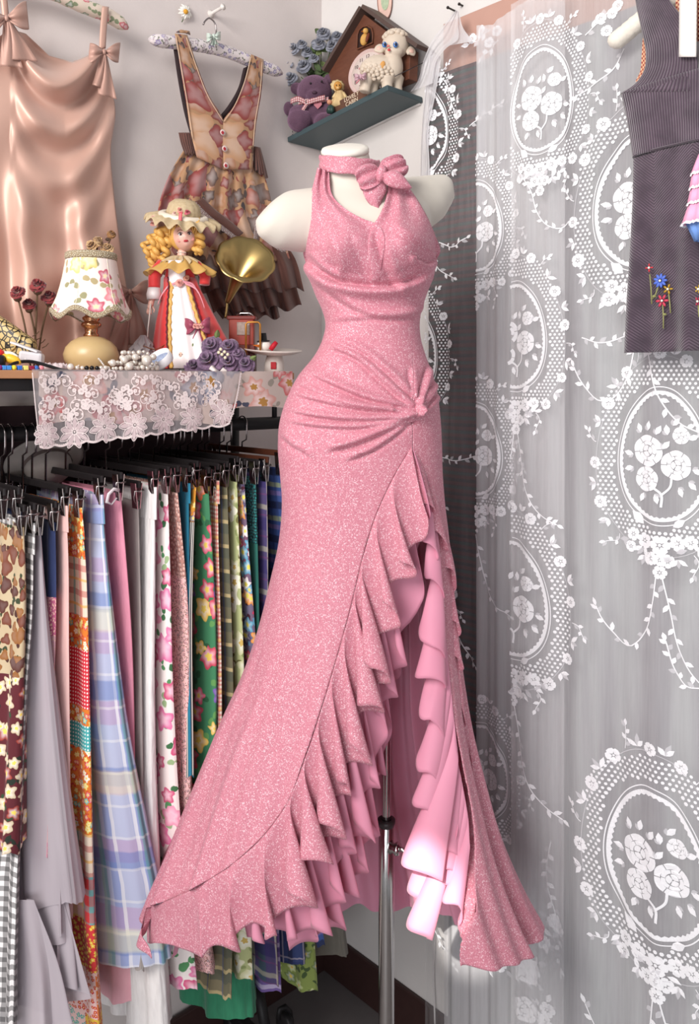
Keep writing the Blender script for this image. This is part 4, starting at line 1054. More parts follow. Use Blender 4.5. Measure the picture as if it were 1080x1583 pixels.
M_greenp = crinkle('green_crepe', (34, 112, 80), (58, 146, 108), 30); M_tealg = crinkle('teal_green', (30, 92, 84), (50, 124, 110), 20); M_grey2 = crinkle('stone_linen', (108, 104, 96), (132, 126, 116), 15)
def lace_mat(name, c0, c1, sc_=160):
    n = NT(name, 0.8, sheen=0.2); v = n.vor(n.uv(), sc_, 0.6, 'F1', '2D'); k = n.step(v.outputs['Distance'], 0.2, 0.5); n.color(n.mix(k, c1, c0)); n.bump(n.ma('SUBTRACT', 1.0, k), 0.8, 0.003); return n.m
M_teallace = lace_mat('teal_crochet', (10, 62, 66), (44, 150, 148)); M_roselace = lace_mat('rose_lace', (178, 128, 118), (222, 180, 168), 110); M_glace = lace_mat('grey_lace', (150, 142, 142), (196, 188, 186), 140)
M_brownfl = floral('brown_leaf_print', (196, 180, 150), [(84, 38, 28), (110, 52, 30), (140, 88, 38)], 40, 0.62, [(52, 62, 38), (70, 34, 28)], 36, 3, None, base2=(176, 152, 120), pale=0.05)
M_maroonfl = floral('maroon_border', (88, 24, 34), [(200, 180, 150), (150, 52, 40)], 36, 0.5, [(40, 70, 40), (30, 40, 30)], 30)
M_gingh = plaid('black_gingham', (226, 222, 222), [(0, 0.0165, 0, 0.5, (40, 38, 40), 0.62), (1, 0.0165, 0, 0.5, (30, 28, 30), 0.62)])
M_patchp = patchwork('pink_patchwork', [(206, 140, 158), (186, 92, 128), (110, 108, 140), (226, 178, 176), (196, 150, 160)], 0.06, 0.07, detail=200)
M_orange = floral('orange_ditsy', (214, 120, 40), [(206, 46, 44), (226, 206, 90), (92, 168, 150), (232, 220, 200)], 78, 0.5, (198, 60, 46), 90)
M_quilt = patchwork('bright_patchwork', [(206, 56, 58), (232, 190, 70), (226, 214, 196), (80, 168, 168), (222, 120, 60), (200, 60, 74), (236, 196, 190)], 0.10, 0.085, detail=120)
M_dots = NT('red_dots', 0.8); v = M_dots.vor(M_dots.uv(), 150, 0.0, 'F1', '2D'); M_dots.color(M_dots.mix(M_dots.step(v.outputs['Distance'], 0.22, 0.3), (240, 226, 220), (206, 44, 60))); M_reddot = M_dots.m
M_dots = NT('aqua_dots', 0.8); v = M_dots.vor(M_dots.uv(), 150, 0.0, 'F1', '2D'); M_dots.color(M_dots.mix(M_dots.step(v.outputs['Distance'], 0.22, 0.3), (230, 236, 230), (70, 166, 168))); M_aqdot = M_dots.m
M_quiltplaid = plaid('cream_red_plaid', (224, 206, 186), [(0, 0.05, 0, 0.22, (196, 92, 84), 0.7), (1, 0.045, 0.3, 0.25, (180, 76, 76), 0.6), (0, 0.05, 0.5, 0.12, (90, 160, 150), 0.7), (1, 0.045, 0.7, 0.1, (226, 170, 70), 0.7)])
M_blueplaid = plaid('blue_lilac_madras', (176, 182, 208), [(0, 0.052, 0.0, 0.40, (116, 136, 192), 0.6), (1, 0.13, 0.1, 0.34, (176, 140, 178), 0.55), (0, 0.037, 0.5, 0.16, (226, 224, 226), 0.7), (1, 0.16, 0.55, 0.22, (90, 118, 180), 0.55), (0, 0.083, 0.3, 0.14, (86, 150, 144), 0.6), (1, 0.061, 0.2, 0.08, (228, 226, 224), 0.4), (1, 0.3, 0.75, 0.14, (220, 214, 180), 0.5)])
M_gfl = floral('rose_leaf_print', (236, 226, 222), [(222, 110, 160), (232, 150, 180), (206, 70, 120)], 17, 0.46, [(80, 140, 90), (60, 110, 70), (150, 176, 130)], 24, 5, 'f0c0d0')
M_ditsy = floral('pink_ditsy', (228, 184, 182), [(150, 50, 66), (120, 40, 50), (190, 90, 90)], 120, 0.34, (120, 90, 70), 150, 4, None)
M_orstripe = NT('amber_stripe', 0.8); o = M_orstripe.sep(M_orstripe.uv()); fr = M_orstripe.ma('FRACT', M_orstripe.ma('MULTIPLY', o[0], 210.0)); M_orstripe.color(M_orstripe.mix(M_orstripe.step(fr, 0.45, 0.55), (36, 36, 52), (206, 200, 190))); M_stripe = M_orstripe.m
M_amber = floral('amber_print', (196, 130, 40), [(160, 60, 40), (230, 190, 80), (90, 50, 40)], 60, 0.5)
M_greenfl = floral('green_fruit_print', (66, 132, 92), [(222, 88, 120), (226, 110, 60), (120, 86, 170), (232, 190, 90), (204, 60, 90)], 20, 0.50, [(40, 92, 60), (96, 150, 84)], 26, 5, 'f0d060', base2=(56, 118, 82))
M_redg = plaid('red_gingham_fine', (232, 222, 206), [(0, 0.0085, 0, 0.5, (186, 52, 56), 0.6), (1, 0.0085, 0, 0.5, (190, 60, 58), 0.6), (1, 0.034, 0.2, 0.2, (226, 180, 80), 0.6)])
M_olive = plaid('olive_plaid', (128, 118, 92), [(0, 0.04, 0, 0.4, (82, 84, 66), 0.6), (1, 0.05, 0, 0.4, (70, 78, 70), 0.6), (1, 0.05, 0.6, 0.15, (196, 176, 130), 0.7), (0, 0.04, 0.6, 0.12, (60, 80, 120), 0.6), (0, 0.06, 0.3, 0.1, (200, 180, 110), 0.5)])
M_hawaii = floral('pale_hibiscus', (176, 182, 130), [(232, 228, 204), (224, 220, 190), (206, 204, 160)], 22, 0.5, [(140, 150, 96), (110, 104, 60)], 30, 5, 'd0b060')
M_multi = floral('vivid_patch_floral', (140, 30, 52), [(206, 40, 90), (90, 160, 190), (232, 150, 60), (236, 226, 226), (60, 40, 90)], 34, 0.6, [(100, 150, 180), (70, 20, 40)], 28, 6, 'f0e060', base2=(86, 130, 160))
M_purple = plaid('purple_tartan', (78, 66, 110), [(0, 0.06, 0, 0.3, (54, 90, 90), 0.6), (1, 0.09, 0, 0.3, (50, 40, 100), 0.7), (1, 0.09, 0.5, 0.12, (176, 170, 150), 0.6), (0, 0.06, 0.55, 0.1, (200, 190, 170), 0.6), (1, 0.045, 0.3, 0.08, (110, 60, 110), 0.7)])
M_tier = plaid('blue_tier_check', (70, 96, 160), [(1, 0.075, 0.1, 0.22, (40, 46, 78), 0.85), (1, 0.075, 0.45, 0.14, (176, 186, 140), 0.8), (1, 0.075, 0.7, 0.14, (140, 120, 180), 0.8), (0, 0.02, 0, 0.3, (40, 60, 120), 0.4)])
M_lime = floral('lime_print', (142, 158, 84), [(110, 130, 60), (190, 200, 130)], 26, 0.4, (70, 90, 50), 30)
M_bluepl = plaid('navy_plaid', (62, 76, 124), [(0, 0.05, 0, 0.3, (42, 48, 84), 0.7), (1, 0.06, 0, 0.3, (50, 60, 110), 0.7), (0, 0.05, 0.5, 0.06, (200, 190, 200), 0.7), (1, 0.06, 0.6, 0.06, (200, 190, 200), 0.6)])
M_purst = plaid('purple_stripe_knit', (112, 88, 150), [(1, 0.03, 0, 0.3, (190, 176, 206), 0.8), (1, 0.05, 0.4, 0.15, (70, 56, 110), 0.7)])
M_pinkr = crinkle('pink_gauze', (226, 158, 172), (238, 184, 192), 20)
# --- the row, nearest (left) to farthest (right)
G = garment
G('leaf_print_skirt', 'brown leaf print skirt at the far left end of the rail', 'skirt', M_brownfl, [(36, 815), (38, 900), (34, 1060), (26, 1320)], seed=.11, parts=[(0.46, M_maroonfl, 'border')], th=(0.012, 0.045), folds=(4, 0.008), hang='brown leaf print skirt')
G('gingham_skirt', 'black and white gingham skirt next to the brown leaf print skirt', 'skirt', M_gingh, [(52, 812), (50, 950), (42, 1060), (34, 1200), (26, 1420), (22, 1600)], seed=.23, band=M_gingh, hang='black gingham skirt')
G('chiffon_skirt', 'pale grey tiered chiffon skirt with flaring layers at lower left', 'skirt', M_chif, [(62, 815), (66, 900), (78, 1060), (96, 1250), (112, 1400)], seed=.31, th=(0.01, 0.07), folds=(3, 0.012), otop=.36, obot=.40, hang='grey chiffon skirt')
G('patchwork_skirt', 'navy skirt with pink patchwork lower half behind the grey chiffon', 'skirt', M_navy, [(85, 808), (86, 900), (84, 1000), (74, 1150), (70, 1330)], seed=.42, parts=[(0.23, M_patchp, 'patchwork')], otop=.36, obot=.37, hang='navy and patchwork skirt')
G('blush_skirt', 'plain blush pink skirt between navy skirt and orange patchwork skirt', 'skirt', M_blush, [(102, 785), (105, 850), (106, 1000), (108, 1290), (110, 1420)], seed=.5, band=M_blush, folds=(3, 0.005), th=(0.006, 0.022), obot=.37, hang='blush pink skirt')
G('quilted_skirt', 'bright orange and red patchwork skirt with ditsy flowers and dots', 'skirt', M_orange, [(124, 788), (131, 850), (136, 960), (139, 1100), (143, 1300), (149, 1480), (156, 1600)], seed=.63, band=M_orange,
  parts=[(0.09, M_quiltplaid, 'plaid_tier'), (0.20, M_orange, 'flower_tier'), (0.27, M_reddot, 'dotted_tier'), (0.385, M_orange, 'flower_tier'), (0.42, M_aqdot, 'dotted_tier'), (0.455, M_orange, 'flower_tier'), (0.62, M_quiltplaid, 'plaid_tier'), (0.70, M_quilt, 'patch_tier')], th=(0.008, 0.03), folds=(3, 0.005), hang='orange patchwork skirt')
G('madras_skirt', 'pale blue and lilac madras plaid skirt widening to a frayed hem', 'skirt', M_blueplaid, [(156, 768), (162, 850), (172, 960), (190, 1120), (214, 1260), (240, 1400), (252, 1492)], seed=.71, band=M_blueplaid, th=(0.010, 0.085), folds=(2.2, 0.012), obot=.40, hang='madras plaid skirt')
G('rose_denim_skirt', 'solid rose pink skirt with white hanging loop', 'skirt', M_pink, [(186, 762), (193, 850), (202, 980), (206, 1150), (206, 1280)], obot=.365, seed=.82, folds=(2, 0.004), th=(0.014, 0.03), hang='rose pink skirt')
G('taupe_skirt', 'taupe cotton skirt half hidden behind the rose pink skirt', 'skirt', M_taupe, [(214, 775), (216, 860), (220, 1100), (222, 1500)], seed=.9, otop=.35, hang='taupe skirt')
G('crinkle_skirt', 'white crinkle cotton skirt reaching almost to the floor', 'skirt', M_white, [(240, 756), (240, 860), (238, 1100), (243, 1330), (258, 1600)], seed=1.02, band=M_white, folds=(6, 0.006), th=(0.01, 0.05), hang='white crinkle skirt')
G('rose_print_skirt', 'white skirt with big pink roses and green leaves', 'skirt', M_gfl, [(259, 752), (262, 860), (266, 1050), (276, 1250), (303, 1530)], seed=1.13, th=(0.006, 0.04), folds=(3, 0.006), hang='pink rose print skirt')
G('lace_top_skirt', 'dusty rose skirt with lace yoke and tiny dark flowers', 'skirt', M_roselace, [(274, 750), (282, 830), (290, 920), (294, 1100), (300, 1300), (330, 1505)], seed=1.24, parts=[(0.19, M_ditsy, 'ditsy_panel')], th=(0.008, 0.04), folds=(3, 0.006), hang='dusty rose lace skirt')
G('turquoise_skirt', 'turquoise skirt just right of the dusty rose lace yoke', 'skirt', M_turq, [(292, 750), (293, 850), (296, 1000), (300, 1200)], seed=1.31, band=M_turq, otop=.355, hang='turquoise skirt')
G('striped_skirt', 'narrow dark striped skirt with amber print waist', 'skirt', M_amber, [(304, 742), (301, 800), (298, 900), (300, 1200)], seed=1.4, parts=[(0.14, M_stripe, 'striped_panel')], otop=.36, hang='amber waisted striped skirt')
G('fruit_print_skirt', 'green skirt printed with colourful flowers and fruit', 'skirt', M_greenfl, [(322, 752), (327, 830), (333, 960), (334, 1100), (328, 1250), (330, 1400)], seed=1.52, th=(0.012, 0.03), folds=(3, 0.006), hang='green fruit print skirt')
G('red_check_skirt', 'cream skirt with fine red gingham checks', 'skirt', M_redg, [(336, 746), (338, 850), (342, 1000), (344, 1300)], seed=1.6, band=M_redg, otop=.36, hang='red gingham skirt')
G('olive_plaid_skirt', 'olive and brown plaid skirt beside the red gingham', 'skirt', M_olive, [(350, 742), (353, 850), (358, 1000), (360, 1250), (356, 1545)], seed=1.7, th=(0.007, 0.03), hang='olive plaid skirt')
G('hibiscus_skirt', 'pale green skirt with cream hibiscus flowers', 'skirt', M_hawaii, [(366, 734), (370, 850), (376, 1000), (382, 1250), (390, 1515)], seed=1.83, th=(0.007, 0.03), folds=(3, 0.006), hang='pale green hibiscus skirt')
G('vivid_floral_skirt', 'vivid red and blue patch floral skirt', 'skirt', M_multi, [(377, 738), (384, 850), (392, 950), (398, 1050), (400, 1300)], seed=1.9, hang='vivid red floral skirt')
G('crochet_skirt', 'teal skirt with crochet yoke', 'skirt', M_teallace, [(396, 738), (398, 820), (400, 900), (402, 1200)], seed=2.0, parts=[(0.22, M_tealg, 'plain_panel')], otop=.355, hang='teal crochet skirt')
G('tartan_skirt', 'purple tartan skirt with thin pale lines', 'skirt', M_purple, [(412, 734), (414, 850), (414, 1000), (418, 1250), (430, 1525)], seed=2.1, folds=(4, 0.004), hang='purple tartan skirt', wood=True)
G('tiered_blue_skirt', 'blue pleated skirt with dark and pale bands closest to the gown', 'skirt', M_tier, [(436, 724), (446, 800), (452, 900), (456, 1000), (466, 1250), (502, 1462)], seed=2.2, folds=(7, 0.004), th=(0.008, 0.03), hang='blue banded skirt', wood=True)
# cloths whose lower ends show under the gown's hem
G('gauze_skirt', 'pink gauze ruffle skirt under the madras plaid hem', 'skirt', M_pinkr, [(186, 1250), (194, 1400), (208, 1550)], seed=2.3, otop=.31, obot=.33, hang=None, th=(0.01, 0.045), folds=(3, 0.006))
G('green_crepe_skirt', 'plain emerald green skirt hem under the hibiscus skirt', 'skirt', M_greenp, [(360, 1000), (372, 1250), (389, 1572)], seed=2.4, otop=.33, obot=.34, hang=None, th=(0.02, 0.07), folds=(2, 0.010), hemcurve=0.01)
G('navy_plaid_skirt', 'navy plaid skirt hem just under the gown front hem', 'skirt', M_bluepl, [(440, 1000), (455, 1250), (470, 1490)], seed=2.5, otop=.33, obot=.34, hang=None, th=(0.02, 0.05), folds=(3, 0.006))
G('lime_skirt', 'lime green printed skirt hem below the navy plaid', 'skirt', M_lime, [(452, 1000), (470, 1250), (489, 1532)], seed=2.6, otop=.33, obot=.33, hang=None, th=(0.02, 0.04), folds=(3, 0.006))
G('striped_knit_skirt', 'purple skirt hem with pale stripes below the gown', 'skirt', M_purst, [(420, 1100), (424, 1300), (432, 1536)], seed=2.65, otop=.34, obot=.36, hang=None, th=(0.02, 0.03), folds=(3, 0.005))
G('linen_trousers', 'stone grey linen trouser legs hanging at the rail end by the corner', 'trousers', M_grey2, [(486, 1000), (505, 1250), (533, 1480)], seed=2.7, otop=.27, obot=.29, hang=None, th=(0.02, 0.05), folds=(2, 0.008), back=0.06)
# chiffon layers
chif = bpy.data.objects['chiffon_skirt']
for k, (edge, th_, lab) in enumerate([([(92, 1150), (104, 1300), (112, 1455)], (0.03, 0.085), 0), ([(96, 1300), (112, 1420), (118, 1532)], (0.05, 0.095), 0), ([(100, 1380), (120, 1480), (134, 1552)], (0.05, 0.10), 0), ([(60, 1400), (92, 1500), (108, 1600)], (0.05, 0.11), 0)]):
    A = []
    e = spline(edge, 26)
    for i in range(26):
        v = i/25; of = 0.385+0.006*k+0.02*v; p = WL(e[i][0], e[i][1], of); t = (p-CO).dot(LD); row = []
        for u in np.linspace(0, 1, 60):
            a = -0.6+u*3.6; hh = th_[0]+(th_[1]-th_[0])*v
            x = math.cos(a); row.append(tuple(L3(t+hh*(1-x)*0.9+0.0*u+0.012*v*math.sin(u*15+k), of-0.02+0.06*(math.sin(a+0.6+0.9)-1)*0.9+0.012*v*math.sin(u*21+2*k), p.z+0.010*v**4*math.sin(u*13+k*2))))
        A.append(row)
    MB().arr(A).build('chiffon_layer', M_chif, chif)
b = MB(); rw = WL(182, 764, 0.372); b.tube([WL(184, 758, 0.372), WL(176, 756, 0.374), WL(168, 764, 0.376), WL(165, 776, 0.376), WL(172, 780, 0.375), WL(180, 770, 0.374)], 0.0032, 8, flat=0.4)
b.build('hanging_loop', plain((216, 208, 212), 0.5), bpy.data.objects['rose_denim_skirt'])
# spare hangers without visible clothes
for k, (px, lb) in enumerate([(8, 'empty clip hanger at the far left of the rail'), (30, 'clip hanger with bare wire stem left of the lace runner'), (330, 'clip hanger below the right end of the lace runner')]):
    hanger(lt(px, 0.36), lb, 1.47, 0.36)
# dark clothes and a pale hat behind the rail
dk = MB(); dk.grid(lambda u, v: L3(tB-0.05-(tB-0.05-lt(340, 0.05))*u, 0.045+0.008*math.sin(u*40), 1.60-0.5*v), 90, 14)  # wide maroon sheet added to keep the pale wall behind the rail dark
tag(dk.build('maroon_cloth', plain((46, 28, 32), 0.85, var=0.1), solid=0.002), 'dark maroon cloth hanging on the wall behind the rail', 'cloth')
ht = thing('sun_hat', 'pale felt hat hanging in shadow behind the left rail', 'hat', WL(70, 728, 0.12))
b = MB(); b.lathe([(0.0, 0.05), (0.03, 0.048), (0.045, 0.035), (0.05, 0.008), (0.075, 0.0), (0.082, -0.002), (0.075, -0.003), (0.045, 0.004), (0.0, 0.046)], WL(70, 712, 0.11), 40, axis=(LN*0.8-UP*0.6), sy=0.8); b.build('brim_and_crown', plain((176, 166, 160), 0.8), ht)
b = MB(); b.lathe([(0.0503, 0.009), (0.0495, 0.018)], WL(70, 712, 0.11), 40, axis=(LN*0.8-UP*0.6), sy=0.8); b.build('hat_band', plain((120, 104, 100), 0.7), ht)
# --- cloths laid over the shelf edge
M_under = floral('faded_rose_cloth', (196, 178, 170), [(176, 66, 74), (196, 96, 96), (120, 120, 140), (206, 150, 140)], 15, 0.5, [(90, 92, 104), (150, 140, 130), (70, 72, 90)], 20, 6, 'b08040')
rn = thing('table_cloth', 'faded floral cloth under the lace hanging off the shelf edge', 'cloth', WL(400, 630, 0.336))
def under_surf(px, py, o=0.334): return WL(px, py, o)
b = MB()
b.grid(lambda u, v: WL(60+u*392, 574+v*(54-8*abs(math.sin(u*9))+(8 if u > .75 else 30)), 0.3345+0.002*math.sin(u*30)), 120, 14); b.build('front_drop', M_under, rn)
b = MB(); b.grid(lambda u, v: L3(lt(60+u*392, 0.334), 0.334-0.22*v, SHZ+0.0012), 60, 8); b.build('top_layer', M_under, rn)
M_lnet = sheer_mat('runner_net', 0.40, (228, 220, 222))
ru = thing('lace_runner', 'white lace runner with large star flowers hanging off the shelf', 'cloth', WL(200, 690, 0.338))
RO = 0.3385
def run_surf(s, z, lift=0.0012): return L3(s, RO+0.0025*math.sin(s*26+1)+0.002*math.sin(s*61)+lift, z)
zt_ = SHZ+0.0015
def rbot(px): return 697-(px-55)*0.122
b = MB(); A = []
for j in range(16):
    v = j/15; row = []
    for i in range(150):
        u = i/149; px = (48+322*u)*(1-v)+(60+292*u)*v
        t = lt(px, RO); zb_ = WL(px, rbot(px)-6+3.5*abs(math.sin(u*PI*12)), RO).z
        row.append(tuple(run_surf(t, zt_+(zb_-zt_)*v, 0)))
    A.append(row)
MB().arr(A).build('net', M_lnet, ru)
b = MB(); b.grid(lambda u, v: run_surf(lt(48+322*u, RO), zt_, 0)-LN*(0.22*v)+UP*0.0008, 80, 6); b.build('net_top', M_lnet, ru)
n = NT('runner_thread', 0.7, spec=0.2); n.color(n.mix(n.noise(n.ob(), 300, 2), (226, 206, 206), (246, 238, 234))); n.bump(n.noise(n.ob(), 800, 2), 0.3, 0.001); M_rth = n.m
n = NT('runner_thread_thin', 0.7, spec=0.2); n.color((226, 206, 208)); n.alpha_mix(0.75); M_rth2 = n.m
def UL(px, py): p = WL(px, py, RO); return ((p-CO).dot(LD), p.z)
def rl_done(L, name): return L.mb.build(name, [M_rth, M_rth2], ru, smooth=False)
for k in range(7):
    px = 70+k*45.5; py = rbot(px)-25+(3 if k % 2 else 0)
    L = Lace(lambda s, z: run_surf(s, z, 0.0022), -9, 9); x, y = UL(px, py); R_ = 0.026*(1.05 if k else .9)
    for i in range(9):
        a = 2*PI*i/9+0.2*k; ln = R_*(1.15 if i in (6, 7, 8, 5) else 0.95); c, q = math.cos(a), math.sin(a)
        pts = [(u*ln, v*0.0068) for u, v in ((0.12, 0.1), (0.4, 0.75), (0.65, 0.95), (0.85, 0.55), (1, 0), (0.85, -0.55), (0.65, -0.95), (0.4, -0.75), (0.12, -0.1))]
        L.poly([(x+c*a_-q*b_, y+q*a_+c*b_) for a_, b_ in [(u*0.93+0.0008, v*0.7) for u, v in pts]], 1)
        L.strip([(x+c*a_-q*b_, y+q*a_+c*b_) for a_, b_ in pts], 0.0007, 0, n=16)
        L.strip([(x+c*0.003, y+q*0.003), (x+c*ln*.8, y+q*ln*.8)], 0.0004, 0, n=4)
    L.dot(x, y, 0.002); rl_done(L, 'star_flower')
def scroll(L, px, py, sc_, mir):
    x, y = UL(px, py); pts = []
    for i in range(26):
        a = i/25*3.6*PI/1.6; r = 0.013*sc_*(1-0.78*i/25); pts.append((x+mir*r*math.cos(a), y+r*math.sin(a)))
    L.strip(pts, 0.0008, 0, n=40)
    for q in range(4): L.leaf(pts[q*3][0], pts[q*3][1], q*1.3+mir, 0.007, 0.002, 0)
    L.flower(pts[0][0], pts[0][1], 0.0062, 5, px); L.flower(pts[-1][0], pts[-1][1], 0.004, 5, px)
    L.flower(pts[0][0]+mir*0.006, pts[0][1]+0.009, 0.0055, 5, px)
k = 0
rr_ = random.Random(5)
for row_, (fy, n_) in enumerate([(0.10, 8), (0.28, 9), (0.44, 11), (0.56, 13)]):
    for i in range(n_):
        px = 66+(i+0.5*(row_ % 2))*(285/n_); py = 576+(rbot(px)-576)*(fy+rr_.uniform(-0.05, 0.05))
        if px > 350: continue
        L = Lace(lambda s, z: run_surf(s, z, 0.0018), -9, 9); scroll(L, px, py, rr_.uniform(0.85, 1.15), 1 if (i+row_) % 2 else -1); rl_done(L, 'scroll_sprig')
L = Lace(lambda s, z: run_surf(s, z, 0.0018), -9, 9)
ed = []
for i in range(140):
    u = i/139; px = 60+292*u; ed.append(UL(px, rbot(px)-6+3.5*abs(math.sin(u*PI*12))))
L.strip(ed, 0.0018, 0, 0.8, 200); L.strip([UL(48, 576), UL(53, 630), UL(60, 692)], 0.0009, 0); L.strip([UL(370, 576), UL(362, 620), UL(352, 655)], 0.0016, 0, 0.8, 40); rl_done(L, 'scalloped_edge')
# ================================================================ garments on the left wall
def satin_mat(name, c0, c1, rough=0.28):
    n = NT(name, rough+0.2, sheen=0.3, spec=0.6); n.color(n.mix(n.noise(n.ob(), 6, 2), c0, c1)); n.b.inputs['Metallic'].default_value = 0.22; n.bump(n.noise(n.ob(), 40, 3), 0.05, 0.004); return n.m
M_champ = satin_mat('champagne_satin', (192, 152, 136), (206, 166, 150)); M_bow = satin_mat('champagne_satin_bow', (170, 130, 116), (186, 146, 132), 0.35)
SD = 0.05
sd = thing('slip_dress', 'champagne satin slip dress with cowl neck and bows at upper left', 'dress', WL(90, 575, SD))
def sm(x, a, b_): x = np.clip((x-a)/(b_-a), 0, 1); return x*x*(3-2*x)
NRr, NCc = 150, 130
rt_edge = [(60, 160), (100, 163), (135, 172), (170, 178), (230, 171), (300, 176), (380, 186), (470, 199), (590, 204)]
A = np.zeros((NRr, NCc, 3)); UVs = np.zeros((NRr, NCc, 2))
for j in range(NCc):
    u = j/(NCc-1)
    for i in range(NRr):
        v = i/(NRr-1)
        # neckline: from the left bow in a deep curve to the right bow
        xr0 = 160; xl = -70
        x_top = xl+(xr0-xl)*u
        ytop = float(np.interp(x_top, [-70, -20, 15, 40, 75, 110, 140, 160], [120, 70, 45, 52, 86, 96, 84, 72]))
        py = ytop+(590-ytop)*v
        xr = float(curve1(rt_edge, py)); px = xl+(xr-xl)*u
        c = py-(58+72*max(0, 1-((px-96)/72.0)**2))
        inside = max(0.0, 1-((px-96)/80.0)**2)
        d = 0.034*inside**0.7*math.sin(c/12.0+0.5+0.01*px)*math.exp(-max(0, c)/120.0)
        d += 0.018*math.exp(-((py-175-abs(px-100)*0.35)/26.0)**2)*inside**0.5
        k = sm(py, 200, 360)
        d += k*(0.014*math.sin((px*0.95-py*0.10)/13.0+1)+0.004*math.sin((px*0.8-py*0.05)/6.0))
        d += 0.012*math.sin(PI*min(1, max(0, u)))**0.5+0.005*math.sin((px+1.4*py)/34.0)
        A[i, j] = WL(px, py, SD+d)
MB().arr(A).build('satin_body', M_champ, sd, solid=0.0015)
def strap(pts, wd, m, par, name='strap', off=0.05):
    s = spline(pts, 20); A = []
    for k in range(20):
        d = s[min(k+1, 19)]-s[max(k-1, 0)]; l = math.hypot(*d); nx, ny = -d[1]/l, d[0]/l
        A.append([tuple(WL(s[k][0]+nx*wd*q, s[k][1]+ny*wd*q, off+0.003*(1-q*q))) for q in np.linspace(-1, 1, 6)])
    return MB().arr(A).build(name, m, par, solid=0.0015)
strap([(163, 10), (160, 40), (158, 75)], 5, M_champ, sd, off=0.072); strap([(2, -30), (6, 0), (10, 40)], 5, M_champ, sd, off=0.072)
def satin_bow(fr, c, sc_, tails, m, par, off, name, loops=((-1, 0.25), (1, -0.05)), ang=0.0):
    """fr(px, py, off) -> point"""
    ca, sa_ = math.cos(ang), math.sin(ang)
    W = lambda x, y, o: fr(c[0]+(x*ca-y*sa_)*sc_, c[1]+(x*sa_+y*ca)*sc_, off+o)
    for sdn, dy in loops:
        A = []
        for i in range(22):
            q = i/21; row = []
            for v in np.linspace(-1, 1, 11):
                wd = 3.5+13*math.sin(q*PI*0.5)**1.2
                row.append(tuple(W(sdn*(2+22*q), dy*20*q+v*wd-0.8*sdn*0, 0.004+0.010*math.sin(q*PI)+0.0035*math.cos(v*5+1)*(1-q*0.4))))
            A.append(row)
        MB().arr(A).build(name+'_loop', m, par, solid=0.003)
    for tx, ty, wd in tails:
        A = []
        for i in range(20):
            q = i/19
            A.append([tuple(W(tx*q+v*(3+wd*q), ty*q+(3*v*q), 0.006+0.004*math.sin(v*4+q*3))) for v in np.linspace(-1, 1, 9)])
        MB().arr(A).build(name+'_tail', m, par, solid=0.001)
    b = MB(); b.ell(W(0, 0, 0.010), (0.0042, 0.0042, 0.0065), 12, 8); b.build(name+'_knot', m, par)
satin_bow(WL, (161, 80), 0.95, [(12, 72, 13), (-2, 58, 9)], M_bow, sd, 0.075, 'shoulder_bow', ang=0.1)
satin_bow(WL, (10, 28), 1.35, [(14, 50, 14), (0, 56, 10)], M_bow, sd, 0.075, 'shoulder_bow', ang=-0.1)
satin_bow(WL, (201, 451), 1.15, [(18, 74, 14), (-14, 80, 12)], M_bow, sd, 0.060, 'waist_bow', ang=0.05)
def padded(pts, r, m, label, off, hook=None, name='padded_hanger'):
    h = thing(name, label, 'hanger', WL(pts[len(pts)//2][0], pts[len(pts)//2][1], off), 'padded hangers')
    s = spline(pts, 40); b = MB(); P3 = [WL(x, y, off) for x, y in s]
    rr = [r*(1-0.75*max(0, 1-k/3.0)**2)*(1-0.75*max(0, 1-(39-k)/3.0)**2)*(1+0.03*math.sin(k*1.9)) for k in range(40)]
    b.tube(P3, rr, 18); b.build('padding', m, h)
    if hook:
        b = MB(); b.tube([WL(x, y, off) for x, y in spline(hook, 26)], 0.0021, 8); b.build('hook', M_wire, h)
    return h
M_straw = floral('strawberry_print', (214, 198, 182), [(190, 70, 84), (196, 86, 96), (110, 130, 96)], 34, 0.36, (130, 140, 110), 40, 3, None)
M_lav = floral('lavender_sprig_print', (222, 212, 212), [(140, 120, 168), (120, 104, 150), (160, 140, 150)], 62, 0.42, (130, 130, 120), 70, 5, None)
padded([(-60, -40), (20, -32), (80, -12), (130, 10), (170, 26), (198, 44)], 0.0155, M_straw, 'padded hanger with strawberry print holding the satin slip dress', 0.05)
hl = padded([(230, 61), (270, 66), (310, 71), (350, 80), (390, 96), (436, 114)], 0.0150, M_lav, 'padded hanger with lavender print holding the brown floral pinafore', 0.055, [(330, 72), (333, 58), (334, 46), (331, 34), (323, 28), (316, 34), (314, 38)])
satin_bow(WL, (330, 56), 0.42, [(10, 30, 5), (-4, 34, 5)], plain((196, 208, 198), 0.4), hl, 0.075, 'ribbon')
wh = MB(); wh.lathe([(0, 0.0), (0.008, 0.0), (0.010, 0.003), (0.004, 0.010), (0.004, 0.05), (0.008, 0.056), (0, 0.060)], WL(325, 22, 0), 20, axis=LN)
tag(wh.build('wall_hook', plain((226, 220, 214), 0.4, var=0.08)), 'small white knob hook above the lavender hanger', 'hook')
dz = thing('daisy_decoration', 'artificial white daisy stuck on the wall above the lavender hanger', 'flower', WL(287, 26, 0.01))
for k in range(13):
    a = 2*PI*k/13+0.2; c = WL(287, 18, 0.012); d = LD*(-math.cos(a))+UP*math.sin(a); ln = 0.0165*(0.8+0.35*((k*7) % 5)/5)
    b = MB(); s_ = d.cross(LN)
    b.grid(lambda u, v: c+d*(0.003+ln*v)+s_*(u-0.5)*0.0075*math.sin(PI*(0.15+0.8*v))+LN*(0.006*v-0.010*v*v+0.001*math.cos(u*6)), 5, 7); b.build('petal', plain((238, 234, 226), 0.7, var=0.03), dz, solid=0.0008)
